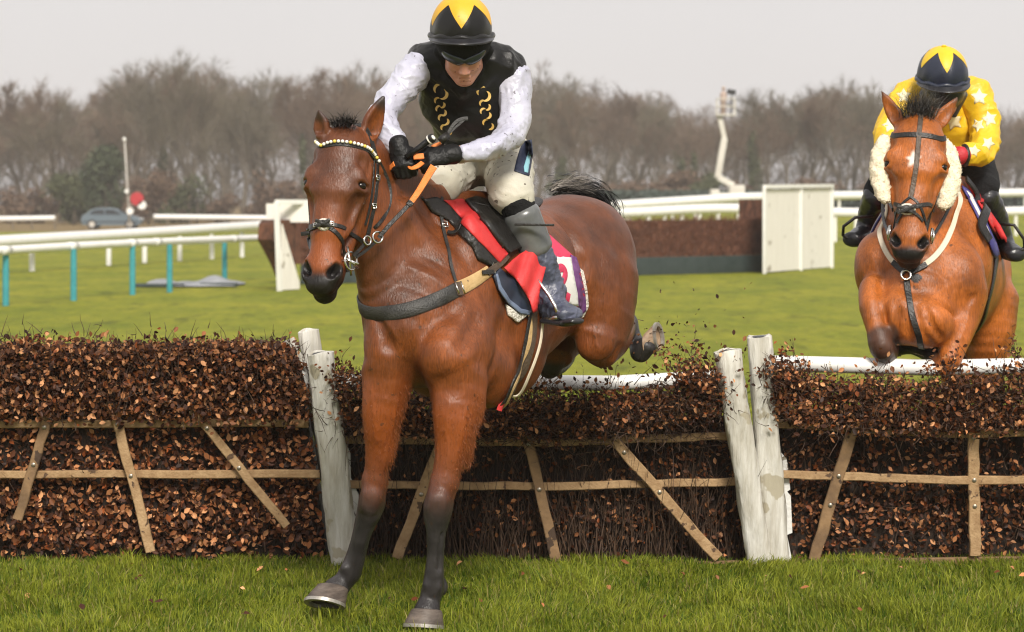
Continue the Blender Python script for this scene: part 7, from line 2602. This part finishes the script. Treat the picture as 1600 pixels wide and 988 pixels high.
    hair('forelock', [(H2(.0, .03, -.05), .016), (H2(-.02, .03, .0), .016), (H2(.0, .03, .04), .016)], [H2.vec(-1, .5, -.35), H2.vec(-1, .4, .1), H2.vec(-1, .5, .6)], mat('greying_hair', (.10, .092, .085), rough=.5), root, 330, .15, .0024, .35, .7, 23, spread=.36)
    hair('mane', [(P(1440, 200, 12.25), .02), (P(1455, 240, 12.42), .02), (P(1468, 285, 12.55), .02)], [(-.6, .2, .4)] * 3, M_BLACKHAIR, root, 500, .10, .004, .8, .3, 14)
    hair('tail', [(P(1530, 372, 13.62), .03), (P(1533, 400, 13.78), .04), (P(1535, 450, 13.82), .04), (P(1535, 520, 13.82), .03)], [(0, .8, -.2), (0, .4, -1), (0, .1, -1), (0, 0, -1)], M_BLACKHAIR, root, 1200, .3, .006, .8, .2, 15, spread=.2)
    return root, bv


def star_mesh(c, n, R_, mb, rot=0.0):
    x = Vector((1, 0, 0)); x = (x - n * x.dot(n)).normalized(); y = n.cross(x)
    if y.z < 0: y = -y
    pts = []
    for i in range(10):
        a = math.pi / 2 + i * math.pi / 5 + rot
        r = R_ if i % 2 == 0 else R_ * .5
        pts.append((r * math.cos(a), r * math.sin(a)))
    mb.prism(pts, c - n * .012, x, y, n * .018)


def build_jockey_2(bvh2):
    HH = Head(P(1473, 117, 12.62), (.0, -.28, .96), (-.02, -.96, -.28), 1.10)
    HF = Head(P(1475, 138, 12.64), (.0, -.62, .785), (-.03, -.785, -.62), 1.08)
    JT2 = [(P(1472, 178, 12.80), .10, .09), (P(1472, 190, 12.86), .185, .12), (P(1476, 215, 12.95), .185, .14), (P(1484, 245, 13.05), .15, .13), (P(1494, 270, 13.15), .15, .13)]
    AR = [(P(1422, 152, 12.82), .085, .085), (P(1402, 180, 12.76), .076, .08), (P(1388, 215, 12.68), .068, .07), (P(1392, 240, 12.60), .060, .06), (P(1402, 258, 12.50), .045, .045)]
    AL = [(P(1521, 148, 12.82), .090, .09), (P(1535, 180, 12.78), .080, .085), (P(1538, 215, 12.72), .072, .075), (P(1530, 238, 12.62), .064, .064), (P(1506, 244, 12.50), .044, .044)]
    TL = [(P(1518, 262, 13.1), .115, .12), (P(1530, 282, 12.92), .095, .10), (P(1536, 300, 12.76), .076, .08)]
    TR = [(P(1470, 268, 13.1), .115, .12), (P(1415, 290, 12.95), .095, .10), (P(1372, 302, 12.80), .076, .08)]
    SL = [(P(1538, 304, 12.76), .064, .066), (P(1552, 332, 12.84), .060, .064), (P(1562, 362, 12.92), .055, .06), (P(1568, 380, 12.96), .046, .052)]
    SR = [(P(1370, 305, 12.80), .062, .066), (P(1362, 325, 12.9), .058, .062), (P(1356, 350, 12.96), .05, .055)]
    FL = [(P(1566, 384, 12.98), .042, .046), (P(1576, 392, 12.86), .048, .042), (P(1588, 398, 12.76), .048, .032)]
    FR = [(P(1354, 362, 13.0), .042, .046), (P(1344, 370, 12.88), .048, .042), (P(1332, 374, 12.78), .048, .034)]
    root = empty('person', P(1490, 262, 13.1), 'jockey in yellow silks with white stars, crouched behind the head of the second horse', 'person', 'jockeys')
    def shr(L, d): return [(p, a + d, b + d) for p, a, b in L]
    g = -.012
    allp = [p for L in (JT2, AR, AL, TL, TR, SL, SR, FL, FR) for p, _, _ in L] + [HH(0, 0, .1)]
    S = Sculpt(*pts_box(allp, .16), .0075)
    S.loft(shr(JT2, g), SIDE1, .04)
    for L in (AR, AL): S.loft(shr(L, g), SIDE1, .03, .04)
    for L in (TL, TR): S.loft(shr(L, g), SIDE1, .04)
    S.ell(P(1494, 262, 13.15), (.16, .13, .12), None, .05)
    for L in (SL, SR, FL, FR): S.loft(shr(L, g), SIDE1, .03, .04)
    S.cap(P(1402, 258, 12.50), P(1404, 272, 12.44), .024, .024); S.cap(P(1506, 244, 12.50), P(1496, 240, 12.44), .024, .024)
    S.cap(HF(0, -.05, -.12), P(1472, 182, 12.84), .06, .075, None, .03)
    sculpt_face(S, HF)
    V, Q = S.mesh(); V, Q = keep_biggest(V, Q); V = relax(V, Q, 1, .4)
    mesh_obj('body', V, Q, M_SKIN, root)
    def vest(S):
        S.loft(shr(JT2, .006), SIDE1, .04)
        S.ell(P(1428, 150, 12.86), (.10, .10, .09), None, .05); S.ell(P(1516, 147, 12.86), (.10, .10, .09), None, .05)
        S.cap(HF(0, -.055, -.14), P(1472, 182, 12.84), .08, .10, None, .04)
    vo = garment('silk_top', vest, *pts_box([p for p, _, _ in JT2] + [P(1425, 150, 12.86), P(1518, 147, 12.86), HF(0, 0, 0)], .22), .007, M_YSILK, root, (.005, (.5, 0, .5), 34, 45))
    sl = []
    for L, sd in ((AR, 46), (AL, 47)):
        sl.append(garment('sleeve', lambda S, L=L: S.loft(shr(L, .008), SIDE1, .02, .03), *pts_box([p for p, _, _ in L], .15), .0062, M_YSILK, root, (.008, (.2, 0, -1), 36, sd)))
    def brch(S):
        for L in (TL, TR): S.loft(shr(L, .006), SIDE1, .04)
        S.loft(shr(JT2[3:], .004), SIDE1, .04)
        S.ell(P(1494, 264, 13.15), (.172, .145, .13), None, .05)
    garment('breeches', brch, *pts_box([p for L in (TL, TR) for p, _, _ in L] + [P(1494, 262, 13.15)], .2), .007, M_SOCK, root, (.004, (.1, 0, 1), 40, 48))
    for L, Ft in ((SL, FL), (SR, FR)):
        b = garment('boot', lambda S, L=L, Ft=Ft: (S.loft(shr(L, .005), SIDE1, .03, .03), S.loft(shr(Ft, .006), SIDE1, .03, .03)), *pts_box([p for p, _, _ in L + Ft], .13), .006, M_BOOT, root, (.0022, (.3, 0, -1), 60, 49))
    M_REDGLOVE = mat('red_glove', (.48, .02, .03), rough=.55, bump=.2, bump_scale=90)
    garment('glove', lambda S: (S.cap(P(1504, 244, 12.49), P(1499, 242, 12.45), .044, .042, None, .01), sculpt_fist(S, P(1500, 242, 12.46), (-1, -.4, -.1), (0, -1, .5), (.1, .1, 1), 1.12, .002)), *pts_box([P(1494, 242, 12.43)], .2), .0042, M_REDGLOVE, root, None, None, 1)
    garment('glove', lambda S: sculpt_fist(S, P(1402, 258, 12.49), (.3, -.4, -1), (-.2, -1, .3), (1, 0, 0), 1.12, .002), *pts_box([P(1404, 270, 12.44)], .2), .0042, M_REDGLOVE, root, None, None, 1)
    ring_b = MB(); ring(P(1507, 243, 12.49), (1, .2, 0), .046, .012, ring_b); ring_b.build('glove_cuff', M_LEATHER, root, smooth=True)
    helmet(HH, root, M_YSILK, M_BLUEBLACK, star=(.50, .78))
    def cap_(S):
        ax = (HF.R, HF.F, HF.U)
        S.ell(HF(0, .0, .005), np.array((.098, .116, .105)) * HF.k, ax, .02)
        S.ell(HF(0, .115, -.075), np.array((.045, .05, .035)) * HF.k, ax, .012, True)
        S.cap(HF(.085, .0, -.03), HF(.05, .04, -.12), .03, .02, None, .02); S.cap(HF(-.085, .0, -.03), HF(-.05, .04, -.12), .03, .02, None, .02)
    garment('cap_lining', cap_, *pts_box([HF(0, 0, 0)], .22), .005, M_BLUEBLACK, root)
    # white stars
    for o, sp in ((sl[1], ((1530, 152, .045), (1546, 186, .042), (1528, 196, .036), (1544, 224, .036), (1522, 236, .034))), (sl[0], ((1412, 150, .04), (1390, 196, .04), (1383, 225, .035))), (vo, ((1462, 195, .05), (1490, 190, .05), (1430, 178, .04)))):
        bv = bvh_of(o)
        for k, (x, y, r) in enumerate(sp):
            rp = r * 312
            pl = [(x + rp * (1 if i % 2 == 0 else .52) * math.sin(i * math.pi / 5 + k), y - rp * (1 if i % 2 == 0 else .52) * math.cos(i * math.pi / 5 + k)) for i in range(10)]
            o2 = cam0 = Vector((0, 0, CAM_H))
            if any(bv.ray_cast(cam0, (P(px, py, 10) - cam0).normalized())[0] is None for px, py in pl): continue
            patch('white_star', pl, bv, .0012, .0006, M_STAR, o, step=3.5, smooth_it=0)
    return root


M_BLUEBLACK = mat('blue_black_silk', (.010, .013, .026), rough=.36, base2=(.022, .028, .05), noise_scale=7, bump=.1, bump_scale=150)


def fleece_roll(name, pts, r, parent, seed):
    rg = np.random.default_rng(seed)
    mb = MB()
    S = spline(pts, 34)
    n = 30
    V, F = [], []
    ph = rg.uniform(0, 6.28, 12)
    for i, p in enumerate(S):
        t = Vector(S[min(i+1, 33)] - S[max(i-1, 0)]).normalized()
        a = t.orthogonal().normalized(); a = Vector((1, 0, 0)); a = (a - t * a.dot(t)).normalized(); b = t.cross(a)
        e = math.sin(math.pi * min(max((i + .6) / 34.2, 0.01), .99)) ** .35
        for k in range(n):
            an = 2 * math.pi * k / n
            rr = r * e * (1 + .06 * math.sin(3 * an + i * .9 + ph[0]) + .05 * math.sin(7 * an - i * 1.7 + ph[1]) + rg.normal(0, .035))
            V.append(Vector(p) + a * (rr * math.cos(an)) + b * (rr * math.sin(an) * .8))
    for i in range(33):
        for k in range(n):
            k2 = (k + 1) % n
            F.append((i*n+k, i*n+k2, (i+1)*n+k2, (i+1)*n+k))
    F.append(tuple(range(n - 1, -1, -1))); F.append(tuple(33*n + k for k in range(n)))
    o = mb.add(V, F).build(name, M_CREAMFLEECE, parent, smooth=True)
    Vn = np.array(V)
    # tufts of wool
    idx = rg.choice(len(Vn), 1500)
    ctr = np.array([S[i // n] for i in idx])
    D = Vn[idx] - ctr; D /= np.linalg.norm(D, axis=1)[:, None]
    Vt, Ft = twig_mesh(Vn[idx] - D * .004, D + rg.normal(0, .5, D.shape), rg.uniform(.005, .010, len(idx)), .0030, rg, 2)
    mesh_obj('wool_tufts', Vt, Ft, M_CREAMFLEECE, o)
    return o


def build_tack_2(bv):
    h = lambda x, y: hit(x, y, bv, 12.2)
    H = H2
    br = empty('bridle', H(.05, .1, 0), 'black bridle with a brow strap, centre strap and cream sheepskin cheekpieces on the second horse', 'bridle')
    strap('browband', [H(.055, -.05, -.105), h(1396, 213), h(1410, 211), h(1433, 211), h(1455, 213), h(1470, 218), H(.055, -.05, .105)], .026, .006, M_LEATHER, br, bv, off=.004)
    strap('centre_strap', [H(-.03, .02, .005), h(1437, 200), h(1435, 225), h(1431, 265), h(1425, 300), h(1423, 309)], .024, .005, M_LEATHERB, br, bv, off=.004)
    strap('centre_strap', [h(1423, 308), h(1414, 314), h(1409, 322), h(1400, 330), H(.50, -.02, -.058)], .014, .005, M_LEATHER, br, bv, off=.005)
    strap('centre_strap', [h(1423, 308), h(1432, 314), h(1438, 322), h(1443, 338), h(1446, 352)], .014, .005, M_LEATHER, br, bv, off=.005)
    strap('noseband', [H(.385, -.10, -.075), h(1392, 316), h(1405, 321), h(1417, 324), h(1432, 323), h(1448, 319), H(.375, -.10, .075)], .020, .006, M_LEATHER, br, bv, off=.009)
    nb = strap('noseband', [h(1403, 350), h(1406, 338), h(1414, 328), h(1422, 328), h(1434, 335), h(1441, 346)], .014, .005, M_LEATHER, br, bv, off=.007)
    c = h(1418, 327); n = bv.find_nearest(c)[1]
    mb = MB(); mb.ball(c + n * .006, (.040, .013, .028), seg=20, rings=12); mb.build('nose_fleece', M_FLEECE, nb, smooth=True)
    mb = MB(); mb.ball(c + n * .014, (.032, .014, .020), seg=20, rings=12); mb.bar(c + n * .022 + Vector((-.042, 0, .016)), c + n * .022 + Vector((.042, 0, -.016)), .010, .018); mb.bar(c + n * .026 + Vector((-.042, 0, -.016)), c + n * .026 + Vector((.042, 0, .016)), .010, .018); mb.build('nose_rosette', M_LEATHER, nb, auto=40)
    # sheepskin cheekpieces
    fleece_roll('sheepskin_cheekpiece', [P(1384, 212, 12.06), P(1376, 240, 12.05), P(1375, 275, 12.03), P(1380, 304, 12.0), P(1386, 316, 11.98)], .046, br, 1)
    fleece_roll('sheepskin_cheekpiece', [P(1472, 218, 12.06), P(1482, 245, 12.05), P(1484, 280, 12.03), P(1478, 310, 12.0), P(1471, 326, 11.98)], .052, br, 2)
    for sg in (-1, 1):
        mb = MB()
        ring(H(.50, -.055, sg * .070), H.L, .034, .005, mb)
        mb.tube([H(.47, -.05, sg * .072), H(.50, -.05, sg * .078), H(.535, -.055, sg * .072)], .007, n=8)
        mb.build('bit_ring', M_STEEL, br, smooth=True)
    for sg in (-1, 1):
        strap('cheek_strap', [H(.33, -.06, sg * .085), H(.42, -.058, sg * .076), H(.49, -.055, sg * .070)], .018, .005, M_LEATHER, br, bv, off=.005)
    rn = empty('reins', P(1500, 270, 12.3), 'dark reins of the second horse running back to the red glove of its jockey', 'reins')
    strap('rein', [H(.50, -.06, .075)] + [h(x, y) + Vector((0, -.035, .01)) for x, y in ((1470, 350), (1484, 322), (1494, 296))] + [P(1500, 262, 12.36), P(1497, 244, 12.40)], .018, .005, M_LEATHER, rn, None, nrm=(.6, -.7, .2))
    strap('rein', [H(.50, -.06, -.075), P(1380, 340, 12.2), P(1382, 300, 12.35), P(1404, 270, 12.42)], .018, .005, M_LEATHER, rn, None, nrm=(-.6, -.7, .2))
    bp = empty('breastplate', P(1417, 431, 11.9), 'cream neck strap with a ring and a black chest strap on the second horse', 'breastplate')
    strap('neck_strap', [P(1388, 290, 12.5), P(1381, 305, 12.4), h(1377, 330), h(1375, 360), h(1380, 385), h(1392, 405), h(1400, 413)], .026, .008, M_CREAMSTRAP, bp, bv, off=.007)
    strap('neck_strap', [P(1500, 285, 12.5), h(1498, 305), h(1494, 330), h(1486, 358), h(1474, 384), h(1458, 404), h(1444, 414)], .028, .008, M_CREAMSTRAP, bp, bv, off=.007)
    strap('leather_end', [h(1396, 410), h(1406, 420), h(1415, 428)], .028, .008, M_LEATHER, bp, bv, off=.010)
    strap('leather_end', [h(1447, 413), h(1434, 422), h(1420, 429)], .028, .008, M_LEATHER, bp, bv, off=.010)
    mb = MB(); cc = h(1417, 432); ring(cc + bv.find_nearest(cc)[1] * .02, (-.1, -1, .3), .022, .0055, mb); mb.build('ring', M_STEEL, bp, smooth=True)
    strap('chest_strap', [h(1417, 437), h(1419, 460), h(1423, 485), h(1430, 508), h(1437, 528), P(1445, 545, 12.1)], .030, .007, M_LEATHER, bp, bv, off=.006)
    sc = empty('saddle_cloth', P(1530, 340, 12.6), 'blue, white and red striped saddle cloth on the second horse', 'saddle cloth')
    mir = (Vector(P(1462, 300, 12.6)), L2)
    patch('blue_cloth', [(1500, 292), (1512, 300), (1535, 340), (1553, 380), (1558, 398), (1552, 404), (1540, 372), (1520, 330)], bv, .010, .008, mat('violet_blue_cloth', (.055, .05, .22), rough=.6), sc, mirror=mir, dflt=12.6)
    patch('white_cloth', [(1506, 300), (1514, 306), (1533, 344), (1546, 374), (1540, 366), (1524, 334)], bv, .016, .004, M_WHITECLOTH, sc, mirror=mir, dflt=12.6)
    patch('red_cloth', [(1506, 287), (1520, 297), (1545, 330), (1562, 352), (1572, 372), (1568, 388), (1556, 376), (1536, 338)], bv, .016, .008, M_REDCLOTH, sc, mirror=mir, dflt=12.6)
    sd = empty('saddle', P(1490, 300, 12.75), 'small black saddle with stirrups on the second horse', 'saddle')
    S = Sculpt(*pts_box([P(1478, 288, 12.55), P(1500, 285, 13.1)], .22), .008)
    S.loft([(P(1476, 290, 12.58), .09, .04), (P(1486, 292, 12.75), .15, .03), (P(1496, 288, 13.0), .17, .035)], L2, .02, .03)
    V, Q = S.mesh(); V, Q = keep_biggest(V, Q)
    mesh_obj('seat', V, relax(V, Q, 2), M_LEATHER, sd)
    strap('flap_edge', [h(1502, 284), h(1520, 310), h(1545, 345), h(1566, 372)], .05, .012, M_LEATHER, sd, bv, off=.03, snap=.25)
    for (a, b, c_) in (((1562, 350), (1600, 382), 12.74), ((1364, 338), (1318, 362), 12.76)):
        x0, y0 = a; x1, y1 = b
        mb = MB()
        mb.tube([P(x0, y0, c_), P((x0 * .4 + x1 * .6), y0 + 2, c_ - .02), P(x1, y1 - 8, c_ - .03), P(x1 + (1 if x1 > 1500 else -1), y1 + 6, c_)], .008, n=10)
        mb.tube([P(x1, y1 + 6, c_), P((x0 + x1) / 2, y1 + 22, c_ + .06)], .009, n=10)
        mb.build('stirrup_iron', M_LEATHER, sd, smooth=True)
    strap('girth', [h(1556, 400), h(1553, 420), h(1548, 450), h(1540, 480), P(1500, 530, 12.8)], .05, .008, M_LEATHER, sd, bv, off=.008)
# ------------------------------------------------------------------ build
build_ground()
build_rails()
build_chase_fence()
build_wood()
build_haze()
build_hurdles()
build_tarp()
build_car()
build_sign_and_lift()
_h1, _b1, _bv1 = build_horse_1()
build_jockey_1()
build_tack_1(_bv1, None, None)
_h2, _bv2 = build_horse_2()
build_jockey_2(_bv2)
build_tack_2(_bv2)
build_debris()
build_grass()
